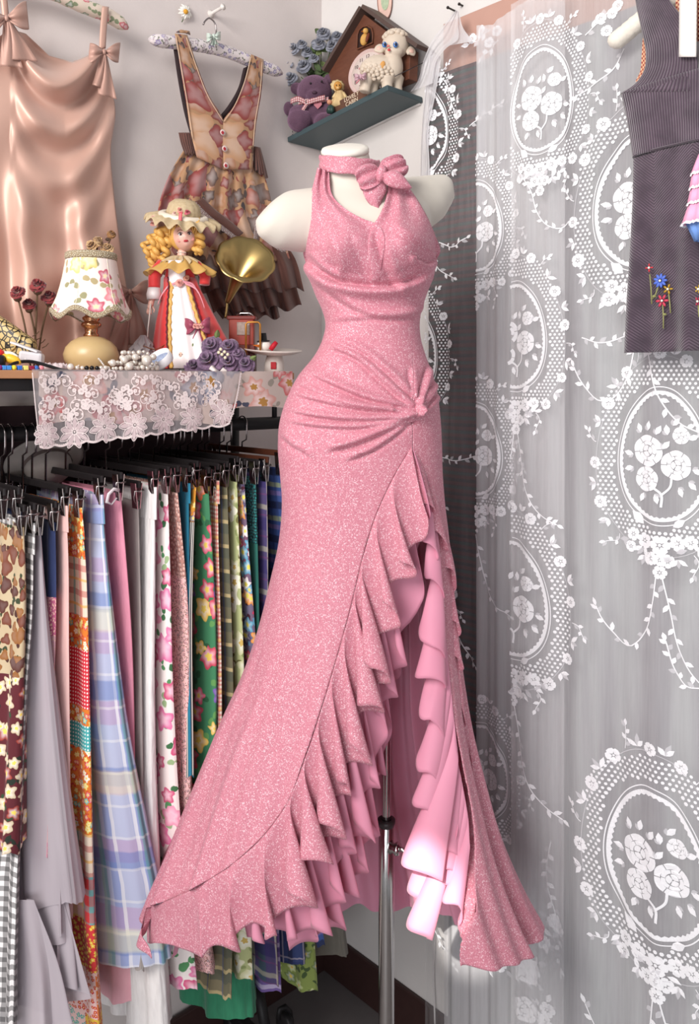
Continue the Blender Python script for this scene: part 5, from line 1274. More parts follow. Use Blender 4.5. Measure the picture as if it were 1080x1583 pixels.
b = MB(); b.ell(WL(287, 18, 0.015), (0.006, 0.006, 0.006), 14, 10); b.build('centre', plain((206, 150, 50), 0.8, var=0.15, nscale=300), dz)
b = MB(); b.tube([WL(287, 22, 0.008), WL(281, 34, 0.006)], 0.0012, 6); b.build('stem', plain((70, 90, 60), 0.7), dz)
# --- brown floral pinafore
M_tap = floral('tapestry_roses', (190, 152, 116), [(140, 58, 54), (164, 118, 84), (112, 84, 74), (190, 144, 108), (156, 92, 76), (176, 132, 96)], 17, 0.66, pale=0.16, leaf= [(72, 62, 66), (110, 76, 56), (90, 78, 74), (60, 46, 50)], lscale=19, k=4, centre=None, base2=(150, 108, 78), second=([(96, 70, 60), (170, 120, 90), (130, 60, 52)], 26, 0.6))
M_brn = crinkle('brown_cotton', (82, 50, 44), (108, 70, 60), 14); M_dbrn = plain((48, 34, 36), 0.8, var=0.1)
fp = thing('floral_pinafore', 'brown rose print pinafore with dark frilled hem on the lavender hanger', 'dress', WL(350, 490, 0.06))
def strip2(o, i_, m, name, off0, nr=36, nc=14, bulge=0.004, par=fp, wob=0.0):
    o = spline(o, nr); i_ = spline(i_, nr); A = []
    for r in range(nr):
        A.append([tuple(WL(o[r][0]+(i_[r][0]-o[r][0])*u, o[r][1]+(i_[r][1]-o[r][1])*u, off0+bulge*math.sin(PI*u)+wob*math.sin(r*0.9+u*4))) for u in np.linspace(0, 1, nc)])
    return MB().arr(A).build(name, m, par, solid=0.0015)
strip2([(268, 76), (276, 130), (286, 180), (294, 208)], [(280, 76), (290, 130), (298, 180), (304, 208)], M_dbrn, 'back_strap', 0.050)
strip2([(386, 100), (376, 140), (358, 172), (340, 190)], [(376, 106), (368, 136), (352, 164), (336, 184)], M_dbrn, 'back_strap', 0.050)
strip2([(270, 52), (278, 100), (288, 160), (297, 215), (304, 243)], [(289, 54), (304, 100), (322, 146), (345, 186), (345, 262)], M_tap, 'strap', 0.072)
strip2([(388, 84), (376, 130), (360, 166), (345, 186), (345, 262)], [(407, 92), (404, 140), (396, 190), (392, 225), (390, 262)], M_tap, 'strap', 0.072)
strip2([(289, 52), (292, 48), (294, 54)], [(272, 50), (280, 46), (288, 52)], M_tap, 'strap_top', 0.074, 6, 6)
for pts in ([(272, 56), (280, 104), (290, 162), (298, 215)], [(288, 58), (303, 102), (321, 148), (345, 188)], [(388, 88), (376, 132), (360, 168), (346, 188)], [(405, 96), (402, 140), (394, 190), (391, 225)]):
    b = MB(); b.tube([WL(x, y, 0.0765) for x, y in spline(pts, 24)], 0.0011, 6); b.build('piping', plain((206, 176, 150), 0.7), fp)
def gathered(left, right, m, name, off0, nr=44, nc=150, waves=16, amp=0.010, seed=0.0, hemw=0.0, top=0.25):
    l = spline(left, nr); r_ = spline(right, nr); A = []
    for i in range(nr):
        v = i/(nr-1); row = []
        for u in np.linspace(0, 1, nc):
            f = math.sin(u*waves*2*PI+seed+0.8*math.sin(u*9+seed))+0.4*math.sin(u*waves*4.3+2*seed+v*2)
            o = off0+0.020*math.sin(PI*u)**0.6*(0.4+0.6*v)+amp*(top+(1-top)*v)*f
            row.append(tuple(WL(l[i][0]+(r_[i][0]-l[i][0])*u, l[i][1]+(r_[i][1]-l[i][1])*u+hemw*v**3*math.sin(u*waves*3.1+seed), o)))
        A.append(row)
    return MB().arr(A).build(name, m, fp, solid=0.0015)
gathered([(284, 232), (266, 262), (250, 300), (242, 350), (262, 430)], [(402, 250), (414, 290), (424, 330), (440, 372), (448, 400)], M_tap, 'skirt', 0.055, waves=7, amp=0.010, seed=0.7)
gathered([(276, 205), (280, 222), (286, 238)], [(300, 205), (302, 222), (304, 240)], M_brn, 'elastic_side', 0.056, 16, 50, 7, 0.003, 0.2, 2)
gathered([(392, 226), (392, 244), (392, 262)], [(402, 228), (408, 250), (414, 276)], M_brn, 'elastic_side', 0.056, 16, 40, 5, 0.003, 0.9, 2)
gathered([(300, 400), (306, 424), (312, 450)], [(440, 376), (454, 396), (470, 448)], M_brn, 'frill', 0.062, 20, 140, 8, 0.011, 1.1, 4)
gathered([(310, 434), (320, 456), (330, 480)], [(452, 420), (458, 445), (466, 476)], M_brn, 'frill', 0.056, 20, 140, 7, 0.012, 2.3, 5)
gathered([(318, 452), (330, 474), (344, 494)], [(420, 440), (426, 464), (432, 490)], M_brn, 'frill', 0.050, 20, 120, 6, 0.012, 3.3, 4)
strip2([(300, 312), (318, 330), (345, 350), (366, 368)], [(314, 306), (332, 324), (356, 342), (376, 360)], M_brn, 'sash', 0.100)
for pts in ([(301, 314), (318, 332), (343, 352), (364, 368)], [(398, 340), (396, 360), (394, 378)], [(412, 366), (426, 380), (440, 386), (442, 374)]):
    s = spline(pts, 30); A = []
    for k in range(30):
        d = s[min(k+1, 29)]-s[max(k-1, 0)]; l = math.hypot(*d); nx, ny = -d[1]/l, d[0]/l
        A.append([tuple(WL(s[k][0]+nx*w_, s[k][1]+ny*w_, 0.102+0.0015*math.sin(k*2.0+w_))) for w_ in (-3, -1, 1, 3+0.8*(k % 2))])
    MB().arr(A).build('lace_trim', lace_mat('cream_trim', (150, 120, 116), (222, 208, 204), 260), fp, solid=0.001)
for x, y in ((344, 205), (347, 230), (349, 256)):
    b = MB(); b.lathe([(0, 0.004), (0.0058, 0.0035), (0.0076, 0.002), (0.0078, 0), (0, 0)], WL(x, y, 0.0785), 20, axis=LN); bt_ = b.build('button', plain((214, 196, 190), 0.35, var=0.04), fp)
    b = MB(); c = WL(x, y, 0.083)
    for q in range(5): b.ell(c+LD*0.0026*math.cos(q*1.257)+UP*0.0026*math.sin(q*1.257), (0.0020, 0.0009, 0.0020), 8, 6, rot=Matrix((LD, LN, UP)).transposed())
    b.build('button_flower', plain((176, 40, 56), 0.4), bt_)
# ================================================================ things on the rack shelf
def SY(px, o): return plane_t(px, o, LD, LN)[1]
def petal_rose(c, r, face, mats, par, name='rose', seed=0, dry=False, layers=((1.0, 6, 0.05), (0.78, 5, 0.35), (0.52, 5, 0.7), (0.3, 3, 1.0))):
    """a rose head of overlapping cupped petals opening towards face"""
    rs = random.Random(seed); c = Vector(c); f = Vector(face).normalized(); x = f.cross(UP)
    if x.length < 0.1: x = Vector((1, 0, 0))
    x.normalize(); y = x.cross(f); b = MB()
    for (ro, k, up) in layers:
        for i in range(k):
            a = 2*PI*(i+rs.random()*0.3)/k+ro*4; wd = 2*PI/k*0.72; cr = rs.uniform(0.85, 1.12)
            A = []
            for v in np.linspace(0, 1, 6):
                row = []
                for u in np.linspace(-1, 1, 6):
                    aa = a+u*wd*(0.35+0.65*math.sin(min(1, v*1.1+0.25)*PI*0.6))
                    rad = r*cr*(ro*0.25+ro*0.75*v*(1-0.12*u*u))
                    h = r*(up*0.62*v**0.8+0.16*(1-ro)-0.16*v*v*(1 if up < .5 else 0)+(0.10*math.sin(u*7+v*5+i) if dry else 0.03*math.sin(u*4+i))*v)
                    row.append(tuple(c+(x*math.cos(aa)+y*math.sin(aa))*rad+f*h))
                A.append(row)
            b.arr(A)
    return b.build(name, mats, par, solid=r*0.03)
def dried(name, c0, c1): 
    n = NT(name, 0.85, sheen=0.3); n.color(n.mix(n.step(n.noise(n.ob(), 90, 3), 0.35, 0.65), c0, c1)); return n.m
M_dred = dried('dried_red_petals', (86, 22, 34), (140, 52, 52)); M_dtan = dried('dried_tan_petals', (150, 112, 76), (206, 172, 128)); M_mauve = dried('mauve_petals', (96, 74, 100), (140, 112, 140)); M_bluegrey = dried('blue_grey_petals', (96, 98, 110), (150, 152, 164))
M_stem = plain((92, 70, 50), 0.8, var=0.15); M_leafd = plain((74, 90, 54), 0.7, var=0.2); M_leafl = plain((112, 126, 76), 0.7, var=0.15)
ROSES = [(27, 452, 13, 'dried dark red rose, leftmost of the four by the lamp'), (58, 441, 14, 'dried dark red rose, highest of the four by the lamp'), (76, 459, 13, 'dried dark red rose closest to the lamp shade'), (45, 470, 11.5, 'dried dark red rose, lowest of the four by the lamp')]
for k, (x, y, r, lb) in enumerate(ROSES):
    Y = SY(x, 0.12)+0.004*k; t = thing('dried_rose', lb, 'flower', (P(50+k*3, 570, Y).x, Y, SHZ), 'dried roses by the lamp')
    kpx = Y/F
    petal_rose(P(x, y, Y), r*kpx, (0.1*(k-1.5), -0.75, 0.65), M_dred, t, 'bloom', k, True)
    b = MB(); base = P(48+k*4, 574, Y); base.z = SHZ+0.002; b.tube(spline([P(x, y+6, Y+0.004), P((x+50+k*3)/2, 505, Y), base], 14), 0.0019, 8); b.build('stem', M_stem, t)
    b = MB(); b.ell(P(x, y+9, Y), (r*kpx*.5, r*kpx*.5, r*kpx*.45), 12, 8); b.build('calyx', plain((84, 62, 46), 0.8), t)
    b = MB(); q = P(50+k*5, 520+6*k, Y); b.tube([q, q+Vector((0.008, 0, 0.004)), q+Vector((0.013, 0, 0.010))], 0.0009, 6); b.build('twig', M_stem, t)
# --- the table lamp
LO = 0.16; LY = SY(140, LO); kL = LY/F; lc = P(141, 572, LY); lc.z = SHZ+0.003
lp = thing('table_lamp', 'small lamp with scalloped floral shade and round beige base', 'lamp', lc)
def lz(y): return P(141, y, LY).z-lc.z
b = MB(); b.lathe([(0, 0.0), (26*kL, 0.0), (33*kL, lz(568)), (40*kL, lz(557)), (41.5*kL, lz(548)), (38*kL, lz(537)), (30*kL, lz(528)), (19*kL, lz(522)), (10*kL, lz(520)), (0, lz(520))], lc, 56)
n = NT('beige_glass', 0.35, spec=0.5); n.color(n.mix(n.noise(n.ob(), 9, 3), (190, 162, 112), (206, 178, 130))); b.build('base', n.m, lp)
M_brass = plain((190, 140, 104), 0.22, 1.0, name='rose_brass', var=0.04)
b = MB(); b.lathe([(0, lz(521)), (11*kL, lz(521)), (12*kL, lz(518)), (9*kL, lz(515)), (10*kL, lz(511)), (10*kL, lz(508)), (14*kL, lz(505)), (15.5*kL, lz(502)), (14*kL, lz(499)), (10*kL, lz(497)), (13*kL, lz(494)), (13.5*kL, lz(491)), (9*kL, lz(488)), (6*kL, lz(470)), (0, lz(470))], lc, 36); b.build('brass_neck', M_brass, lp)
M_shade = floral('shade_print', (238, 222, 212), [(214, 96, 112), (226, 132, 140), (228, 200, 120), (190, 70, 96)], 17, 0.36, [(150, 146, 110), (176, 160, 120)], 26, 5, 'f0dcb0', base2=(244, 226, 220))
M_gimp = lace_mat('beige_gimp', (150, 130, 100), (226, 212, 182), 300)
def shade_wave(r, h, a):
    k = max(0, min(1, (lz(402)-h)/(lz(402)-lz(485)))); s = math.cos(a*6+0.55)
    return r*(1-0.02*k*s), h-(6.0*kL*s)*k**3-0.0*h
prof = [(36*kL, lz(394)), (37*kL, lz(402)), (39*kL, lz(415)), (41.5*kL, lz(430)), (45*kL, lz(446)), (49*kL, lz(462)), (53*kL, lz(474)), (57*kL, lz(484)), (58.5*kL, lz(488))]
b = MB(); b.lathe(prof, lc, 96, wave=shade_wave); sh = b.build('shade', M_shade, lp, solid=0.0015)
b = MB(); b.lathe([(37.2*kL, lz(392)), (38.6*kL, lz(394)), (38.8*kL, lz(400)), (37.8*kL, lz(403))], lc, 72); b.build('top_trim', M_gimp, sh, solid=0.001)
b = MB(); b.lathe([(57.6*kL, lz(482)), (59.6*kL, lz(485)), (60*kL, lz(489)), (58.6*kL, lz(490.5))], lc, 96, wave=shade_wave); b.build('bottom_trim', M_gimp, sh, solid=0.001)
for k in range(6):
    a = 2*PI*k/6+PI/6-0.55/6; b = MB(); b.tube([lc+Vector((shade_wave(r, h, a)[0]*1.012*math.cos(a), shade_wave(r, h, a)[0]*1.012*math.sin(a), shade_wave(r, h, a)[1])) for r, h in prof], 0.0008, 6); b.build('rib', plain((232, 216, 196), 0.7), sh)
for k, (x, y, r, dx) in enumerate([(142, 380, 12, 0), (166, 384, 11, 0), (172, 362, 8, 0), (152, 372, 9, 0)]):
    t = thing('dried_bloom', ['dried tan rose lying left on top of the lamp shade', 'dried tan rose at the right rim of the lamp shade', 'small brown dried rosebud standing highest on the lamp shade', 'dried tan rose in the middle of the lamp shade top'][k], 'flower', P(x, 392, LY), 'dried flowers on the lamp')
    petal_rose(P(x, y, LY-0.004*k), r*kL, (0.4*(k-1), -0.7, 0.5), M_dtan if k != 2 else dried('dried_brown', (110, 70, 40), (160, 116, 70)), t, 'bloom', k+20, True)
    b = MB(); b.tube([P(x, y+4, LY), P(x*0.6+141*0.4, 396, LY), P(141, 420, LY)], 0.0016, 6); b.build('stem', M_stem, t)
    b = MB(); b.ell(P(x-5, y+8, LY), (0.006, 0.002, 0.004), 8, 6); b.build('leaf', plain((70, 50, 38), 0.8), t)
# --- left clutter
n = NT('gold_pebble_print', 0.4); v = n.vor(n.ob(), 95, 0.85, 'DISTANCE_TO_EDGE'); n.color(n.mix(n.step(v.outputs['Distance'], 0.06, 0.12), (26, 18, 16), (190, 166, 112))); M_peb = n.m
ca = thing('patterned_case', 'black and gold pebble pattern case leaning at the left shelf end', 'case', P(25, 572, SY(25, 0.17)))
Yc = SY(25, 0.17); b = MB()
def case_fn(p0, p1, hw, th, m, name, ends=True):
    A = []
    for i in range(24):
        q = i/23; e = (1-max(0, 1-q*9)**2*0.45)*(1-max(0, 1-(1-q)*9)**2*0.45) if ends else 1; c = p0.lerp(p1, q); d = (p1-p0).normalized(); s_ = Vector((-d.z, 0, d.x))
        A.append([tuple(c+s_*hw*e*math.copysign(abs(math.cos(a))**0.5, math.cos(a))+Vector((0, 1, 0))*th*math.copysign(abs(math.sin(a))**0.6, math.sin(a))) for a in np.linspace(0, 2*PI, 25)[:-1]])
    b = MB(); b.arr(A, wrapu=True); o = 0; b.f += [tuple(range(24)), tuple(range(23*24+23, 23*24-1, -1))]; b.mi += [0, 0]
    return b.build(name, m, ca)
case_fn(P(-30, 492, Yc), P(48, 548, Yc), 0.026, 0.018, M_peb, 'case_body')
b = MB(); b.tube([P(33, 512, Yc-0.018), P(30, 525, Yc-0.021), P(22, 538, Yc-0.021), P(10, 548, Yc-0.019)], 0.0014, 8); b.build('gold_rim', plain((214, 190, 130), 0.3, 0.8), ca)
def rbox(p0, p1, y0, d, name, m, label, cat, tilt=0.0, bev=0.006):
    """upright box between two screen corners"""
    a = P(p0[0], p0[1], y0); c = P(p1[0], p1[1], y0); cen = (a+c)/2+Vector((0, d/2, 0)); hx, hz = abs(c.x-a.x)/2, abs(a.z-c.z)/2
    b = MB(); R = Matrix.Rotation(tilt, 3, 'Y'); b.box(cen, R @ Vector((hx, 0, 0)), Vector((0, d/2, 0)), R @ Vector((0, 0, hz))); o = b.build(name, m, smooth=False, bevel=bev)
    return o
Yw = SY(45, 0.24)
wc = thing('white_case', 'small white plastic case with an open lid tab in front of the pebble case', 'case', P(45, 572, Yw))
b = MB(); b.box(P(49, 553, Yw), Vector((0.020, 0.004, -0.003)), Vector((-0.002, 0.014, 0)), Vector((0.001, 0, 0.0105))); b.build('case_box', plain((206, 202, 206), 0.35, var=0.02), wc, smooth=False, bevel=0.005)
b = MB(); b.box(P(40, 537, Yw), Vector((0.025, 0.0, -0.009)), Vector((0, 0.012, 0)), Vector((0.0006, 0, 0.0018))); b.build('lid', plain((216, 212, 216), 0.35, var=0.02), wc, smooth=False, bevel=0.0015)
b = MB(); b.box(P(40, 557, Yw-0.015), Vector((0.0015, 0, -0.004)), Vector((0, 0.001, 0)), Vector((0.001, 0, 0.0006))); b.build('latch', plain((226, 222, 222), 0.4), wc, smooth=False)
Ym = SY(10, 0.27)
my = thing('toy_maraca', 'red and yellow toy shaker at the left shelf corner', 'toy', P(10, 572, Ym))
b = MB(); b.ell(P(-2, 547, Ym), (0.0105, 0.0105, 0.0085), 18, 12); b.build('red_head', plain((206, 40, 36), 0.35), my)
b = MB(); b.tube(spline([P(4, 551, Ym), P(14, 554, Ym), P(24, 557, Ym), P(32, 562, Ym)], 12), [0.006]*3+[0.008, 0.0085, 0.0085, 0.008, 0.0075, 0.007, 0.006, 0.004, 0.002], 14); b.build('yellow_body', plain((228, 182, 54), 0.35), my)
b = MB(); b.tube(spline([P(6, 546, Ym+0.004), P(18, 547, Ym+0.004), P(27, 553, Ym+0.004)], 10), 0.0038, 10); b.build('white_cap', plain((226, 220, 210), 0.4), my)
Yb = SY(8, 0.27); bk = MB(); bk.lathe([(0, 0), (0.012, 0), (0.012, 0.022), (0.009, 0.026), (0, 0.026)], (P(1, 570, Yb).x, Yb-0.01, SHZ+0.001), 20); tag(bk.build('dark_jar', plain((30, 30, 34), 0.4)), 'small black jar at the left shelf end behind the coloured beads', 'jar')
bs = thing('bead_strand', 'strand of colourful plastic beads along the left shelf edge', 'beads', WL(35, 572, 0.325))
for k, (x, c, cube) in enumerate([(-8, (60, 140, 80), 1), (0, (120, 40, 110), 0), (6, (70, 140, 214), 1), (13.5, (70, 140, 214), 1), (21.5, (234, 206, 50), 0), (30, (50, 106, 196), 1), (39.5, (236, 220, 120), 1), (49, (140, 26, 60), 1), (56, (54, 104, 180), 0), (64, (212, 130, 140), 0)]):
    b = MB(); p = WL(x, 568, 0.322); p.z = SHZ+0.0042
    if cube: b.box(p, LD*0.0038, LN*0.0038, UP*0.0038); b.build('bead', plain(c, 0.3, var=0.03), bs, smooth=False, bevel=0.001)
    else: b.ell(p, 0.0046, 14, 10); b.build('bead', plain(c, 0.3, var=0.03), bs)
hbn = MB(); hbn.tube(spline([WL(8, 569, 0.31), WL(24, 561, 0.29), WL(48, 559, 0.28), WL(76, 566, 0.29), WL(96, 572, 0.30), WL(112, 574, 0.315)], 30), 0.0030, 10, flat=0.6)
tag(hbn.build('headband', plain((18, 16, 18), 0.5)), 'thin black headband lying behind the coloured beads', 'headband')
sg = MB(); A = []
sg.lathe([(0.0, 0.004), (0.010, 0.006), (0.016, 0.010), (0.019, 0.006), (0.021, 0.009), (0.022, 0.0)], WL(82, 572, 0.26)+UP*0.001, 60, wave=lambda r, h, a: (r*(1+0.08*math.sin(a*7)), h*(1+0.25*math.sin(a*11))), sx=1.1)
tag(sg.build('scrunchie', plain((214, 196, 198), 0.7, var=0.05), solid=0.001), 'pale pink gathered scrunchie between white case and lamp', 'scrunchie')
# pearls
M_pearl = plain((222, 214, 204), 0.22, 0.35, name='pearl', var=0.03, spec=0.6)
def pearls(name, label, pts, cat='necklace', m=M_pearl, o=0.30):
    t = thing(name, label, cat, WL(pts[0][0], 572, o))
    for x, y, r, oo in pts:
        p = WL(x, y, oo); rr = r*p.y/F; p.z = max(p.z, SHZ+rr+0.0012); b = MB(); b.ell(p, rr, 14, 10); b.build('pearl' if m is M_pearl else 'bead', m, t)
    return t
rp = random.Random(3)
pts = []
for k in range(46):
    x = 168+(k % 12)*6.6+rp.uniform(-2, 2); lvl = k//12; y = 570-lvl*8+rp.uniform(-2, 1)
    if lvl >= 2 and not 185 < x < 235: continue
    pts.append((x, y, rp.uniform(2.6, 4.6), 0.315-0.012*lvl))
pts += [(227, 557, 8.2, 0.325), (209, 552, 5.5, 0.31), (192, 556, 6, 0.31), (200, 566, 6.4, 0.322), (237, 552, 5, 0.31), (174, 561, 5.5, 0.31)]
pearls('pearl_necklace', 'heaped pearl necklace with mixed pearl sizes left of the white tin', pts)
pearls('pearl_string', 'short row of pearls lying in front of the beige lamp base', [(109, 568, 5.2, 0.318), (119, 569, 3.6, 0.318), (127, 569, 3.4, 0.318), (156, 569, 3.6, 0.318), (163, 569, 3.8, 0.318)])
st = [(120+43*q, 569-22*math.sin(PI*min(1, q*0.97))**0.8+4*q, 1.7, 0.262-0.02*math.sin(PI*q)) for q in np.linspace(0, 1, 30)]
t = thing('fine_pearl_strand', 'fine strand of tiny pearls draped over the beige lamp base', 'necklace', WL(140, 572, 0.24))
for x, y, r, o in st:
    p = P(x, y, LY-0.044-0.004*0); b = MB(); b.ell(p, r*p.y/F, 10, 8); b.build('pearl', M_pearl, t)
pearls('black_beads', 'few shiny black beads between the pearls under the lamp', [(134, 569, 3.6, 0.32), (142, 569, 3.6, 0.32), (150, 569, 3.4, 0.32)], 'beads', plain((16, 14, 16), 0.2))
# white tin with a blue label inside
Yt = SY(245, 0.28); tc_ = P(246, 556, Yt); tn = thing('round_tin', 'shallow white tin with blue printed paper inside, tilted on pearls', 'tin', P(246, 573, Yt))
ax = Vector((-0.42, -0.55, 0.78)); R_ = 21*Yt/F
b = MB(); b.lathe([(0, -0.004), (R_*0.97, -0.004), (R_, -0.001), (R_, 0.014), (R_*0.95, 0.0145), (R_*0.94, 0.0), (0, 0.0)], tc_-ax.normalized()*0.006, 48, axis=ax); b.build('tin_body', plain((226, 224, 226), 0.3, var=0.02), tn)
n = NT('blue_print', 0.4); br = n.n.new('ShaderNodeTexBrick'); n.set(br.inputs['Vector'], n.mp(n.ob(), (130, 130, 130))); br.inputs['Color1'].default_value = lin((40, 86, 160)); br.inputs['Color2'].default_value = lin((48, 96, 170)); br.inputs['Mortar'].default_value = lin((206, 214, 226)); br.inputs['Mortar Size'].default_value = 0.05; n.color(br.outputs[0])
b = MB(); b.lathe([(0, 0.0042), (R_*0.9, 0.0042), (R_*0.9, 0.0035)], tc_-ax.normalized()*0.006, 40, axis=ax); b.build('blue_paper', n.m, tn)
# --- the doll
DO = 0.17; DY = SY(285, DO); kd = DY/F
dl = thing('porcelain_doll', 'blonde porcelain doll in red coat, white apron and cream lace hat', 'doll', (P(285, 572, DY).x, DY, SHZ))
D = lambda px, py, dy=0.0: P(px, py, DY+dy)
M_redv = NT('coral_red_velvet', 0.6, sheen=0.5); M_redv.color(M_redv.mix(M_redv.noise(M_redv.ob(), 12, 2), (190, 30, 40), (222, 62, 56))); M_redv = M_redv.m
M_apron = satin_mat('white_satin_apron', (226, 214, 216), (238, 228, 226), 0.4); M_skin = plain((228, 180, 164), 0.35, var=0.03, name='porcelain_skin', spec=0.5); M_hair = plain((216, 168, 92), 0.4, var=0.12, name='blonde_hair', nscale=140)
M_cream2 = satin_mat('cream_hat_satin', (226, 212, 190), (238, 226, 208), 0.45); M_glacee = NT('cream_lace', 0.7); M_glacee.color(M_glacee.mix(M_glacee.noise(M_glacee.ob(), 160, 2), (186, 160, 120), (222, 204, 170))); M_glacee.alpha_mix(0.8); M_clace = M_glacee.m
n = NT('yellow_organza', 0.5); n.color((214, 172, 98)); n.alpha_mix(0.72); M_organ = n.m
# skirt of the coat, open at the front over the apron
def cone_part(rows, a0, a1, m, name, nc=60, fr=6, amp=0.03, par=dl):
    A = []
    for (py, cx, hx, hy) in rows:
        A.append([tuple(Vector((P(cx, py, DY).x+hx*kd*math.cos(a)*(1+amp*math.sin(fr*a)), DY-hy*kd*math.sin(a)*(1+amp*math.sin(fr*a)), P(cx, py, DY).z))) for a in np.linspace(a0, a1, nc)])
    q = np.array(A); z0 = SHZ+0.001; q[..., 2] = np.maximum(q[..., 2], z0)
    return MB().arr(q).build(name, m, par, solid=0.001)
rows_c = [(430, 278, 24, 18), (445, 281, 27, 21), (470, 285, 36, 28), (500, 290, 47, 36), (530, 296, 57, 42), (552, 300, 62, 46), (570, 302, 64, 48)]
cone_part(rows_c, PI*0.60, PI*2.36, M_redv, 'coat_skirt', 90, 9, 0.03)
rows_a = [(r[0], r[1]+(-1), r[2]*0.96, r[3]*0.98) for r in rows_c]; cone_part(rows_a, PI*0.30, PI*0.68, M_apron, 'apron', 50, 17, 0.025)
for sd_ in (0.34, 0.64):
    A = []; pts = []
    for py, cx, hx, hy in rows_c: pts.append(Vector((P(cx, py, DY).x+hx*1.02*kd*math.cos(PI*sd_), DY-hy*1.04*kd*math.sin(PI*sd_), max(SHZ+0.003, P(cx, py, DY).z))))
    pts = spline(pts, 40)
    for k in range(40): A.append([tuple(Vector(pts[k])+Vector((w_*0.0042+0.0014*math.sin(k*1.7), -0.0015*(1-w_*w_)-0.001*math.sin(k*2.1+w_*3), 0))) for w_ in (-1, -0.3, 0.3, 1)])
    MB().arr(A).build('gold_ruche', plain((206, 160, 84), 0.5, var=0.15, nscale=200), dl, solid=0.001)
    A = [[tuple(Vector(pts[k])+Vector((w_*0.0016+(-0.006 if sd_ > .5 else 0.006)+0.001*math.sin(k*2.3), -0.002, 0))) for w_ in (-1, 0, 1)] for k in range(40)]
    MB().arr(A).build('braid', plain((92, 24, 40), 0.6, var=0.1), dl, solid=0.001)
b = MB(); b.lathe([(0.0, 0.0), (20*kd, 0.0), (24*kd, 12*kd), (22*kd, 24*kd), (24*kd, 34*kd), (18*kd, 41*kd), (8*kd, 44*kd), (0, 44*kd)], D(278, 444)-Vector((0, 0, 0)), 40, sy=0.75); b.build('bodice', M_redv, dl)
b = MB(); b.grid(lambda u, v: D(264+26*u, 405+40*v)+Vector((0, -(18+3*math.sin(PI*u))*kd, 0)), 12, 12); b.build('white_front', M_apron, dl, solid=0.001)
# arms
for name, pts, rr, m in (('sleeve', [(252, 408, 0), (240, 424, -.010), (238, 446, -.018)], (10, 9.5, 9), M_redv), ('sleeve', [(302, 410, 0.0), (316, 424, .0), (316, 440, -.004)], (9, 9, 8), M_redv)):
    b = MB(); b.tube(spline([D(*p) for p in pts], 14), [float(x)*kd for x in np.interp(np.linspace(0, 1, 14), [0, .5, 1], rr)], 16); b.build(name, m, dl)
b = MB(); b.lathe([(9*kd, 0), (11*kd, -10*kd), (10.5*kd, -18*kd)], D(238, 445, -.018), 24); b.build('cuff', M_apron, dl, solid=0.001)
b = MB(); b.tube(spline([D(236, 458, -.018), D(233, 470, -.020), D(231, 476, -.022)], 8), [0.006, 0.0055, 0.0058, 0.006, 0.0062, 0.006, 0.005, 0.003], 12); b.ell(D(231, 474, -.024), (0.0048, 0.0036, 0.006), 12, 8)
for k in range(4): b.tube([D(228+2.0*k, 477, -.026), D(227+2.0*k, 483, -.028), D(228.5+2.0*k, 487-abs(k-1.4), -.026)], [0.0016, 0.0015, 0.001], 8)
b.tube([D(236, 474, -.025), D(238.5, 479, -.028), D(237.5, 483, -.029)], [0.0017, 0.0016, 0.0011], 8); b.build('hand', M_skin, dl)
# collar of ruffled organza and lace
def ruff(c, r0, r1, drop, m, name, waves, amp, sy=0.7, nr=10, cut=None):
    A = []
    for i in range(nr):
        v = i/(nr-1); A.append([tuple(c+Vector(((r0+(r1-r0)*v)*kd*math.cos(a)*(1+amp*v*0.25*math.sin(waves*a)), -(r0+(r1-r0)*v)*kd*sy*math.sin(a)*(1+amp*v*0.25*math.sin(waves*a)), -drop*kd*v**1.4+amp*v*9*kd*math.sin(waves*a+1)))) for a in np.linspace(0, 2*PI, 121)[:-1]])
    return MB().arr(A, wrapu=True).build(name, m, dl, solid=0.0006)
ruff(D(279, 400), 13, 52, 24, M_organ, 'organza_collar', 11, 0.42); ruff(D(279, 396), 11, 30, 14, M_clace, 'lace_collar', 15, 0.5)
b = MB(); b.tube([D(280, 405), D(281, 392), D(282, 384)], [0.012, 0.0095, 0.009], 16); b.build('neck', M_skin, dl)
for k in range(22):
    a = 2*PI*k/22
for k in range(13):
    a = PI*(0.12+0.76*k/12); b = MB(); b.ell(D(281, 390)+Vector((0.0105*math.cos(a), -0.0105*math.sin(a), -0.002*math.sin(a))), 0.0011, 8, 6); b.build('necklace_pearl', M_pearl, dl)
# head turned a little to the right, with face
HC = D(285, 366, -0.004); hr = 22*kd
Rh = Matrix.Rotation(math.radians(14), 3, 'Z') @ Matrix.Rotation(math.radians(-8), 3, 'Y')
def headf(d):
    s = 1.0
    s += 0.10*math.exp(-((d.x)/0.16)**2-((d.z+0.12)/0.15)**2)*(1 if d.y < 0 else 0)          # nose
    s += 0.06*math.exp(-((d.x)/0.25)**2-((d.z+0.62)/0.16)**2)*(1 if d.y < 0 else 0)          # chin
    s += 0.05*(math.exp(-((d.x-0.45)/0.25)**2-((d.z+0.28)/0.25)**2)+math.exp(-((d.x+0.45)/0.25)**2-((d.z+0.28)/0.25)**2))*(1 if d.y < 0 else 0)
    s -= 0.05*(math.exp(-((d.x-0.36)/0.16)**2-((d.z-0.05)/0.12)**2)+math.exp(-((d.x+0.36)/0.16)**2-((d.z-0.05)/0.12)**2))*(1 if d.y < 0 else 0)
    return s*(1-0.10*max(0, -d.z))
b = MB(); b.ell(HC, (hr*0.88, hr*0.95, hr*1.12), 48, 36, rot=Rh, fn=headf); hd = b.build('head', M_skin, dl)
def hp_(x, z, lift=0.0):
    d = Vector((x, -math.sqrt(max(0.02, 1-x*x-z*z)), z)); s = headf(d)
    return HC+Rh @ Vector((d.x*hr*0.88*s, d.y*(hr*0.95)*s-lift, d.z*hr*1.12*s))
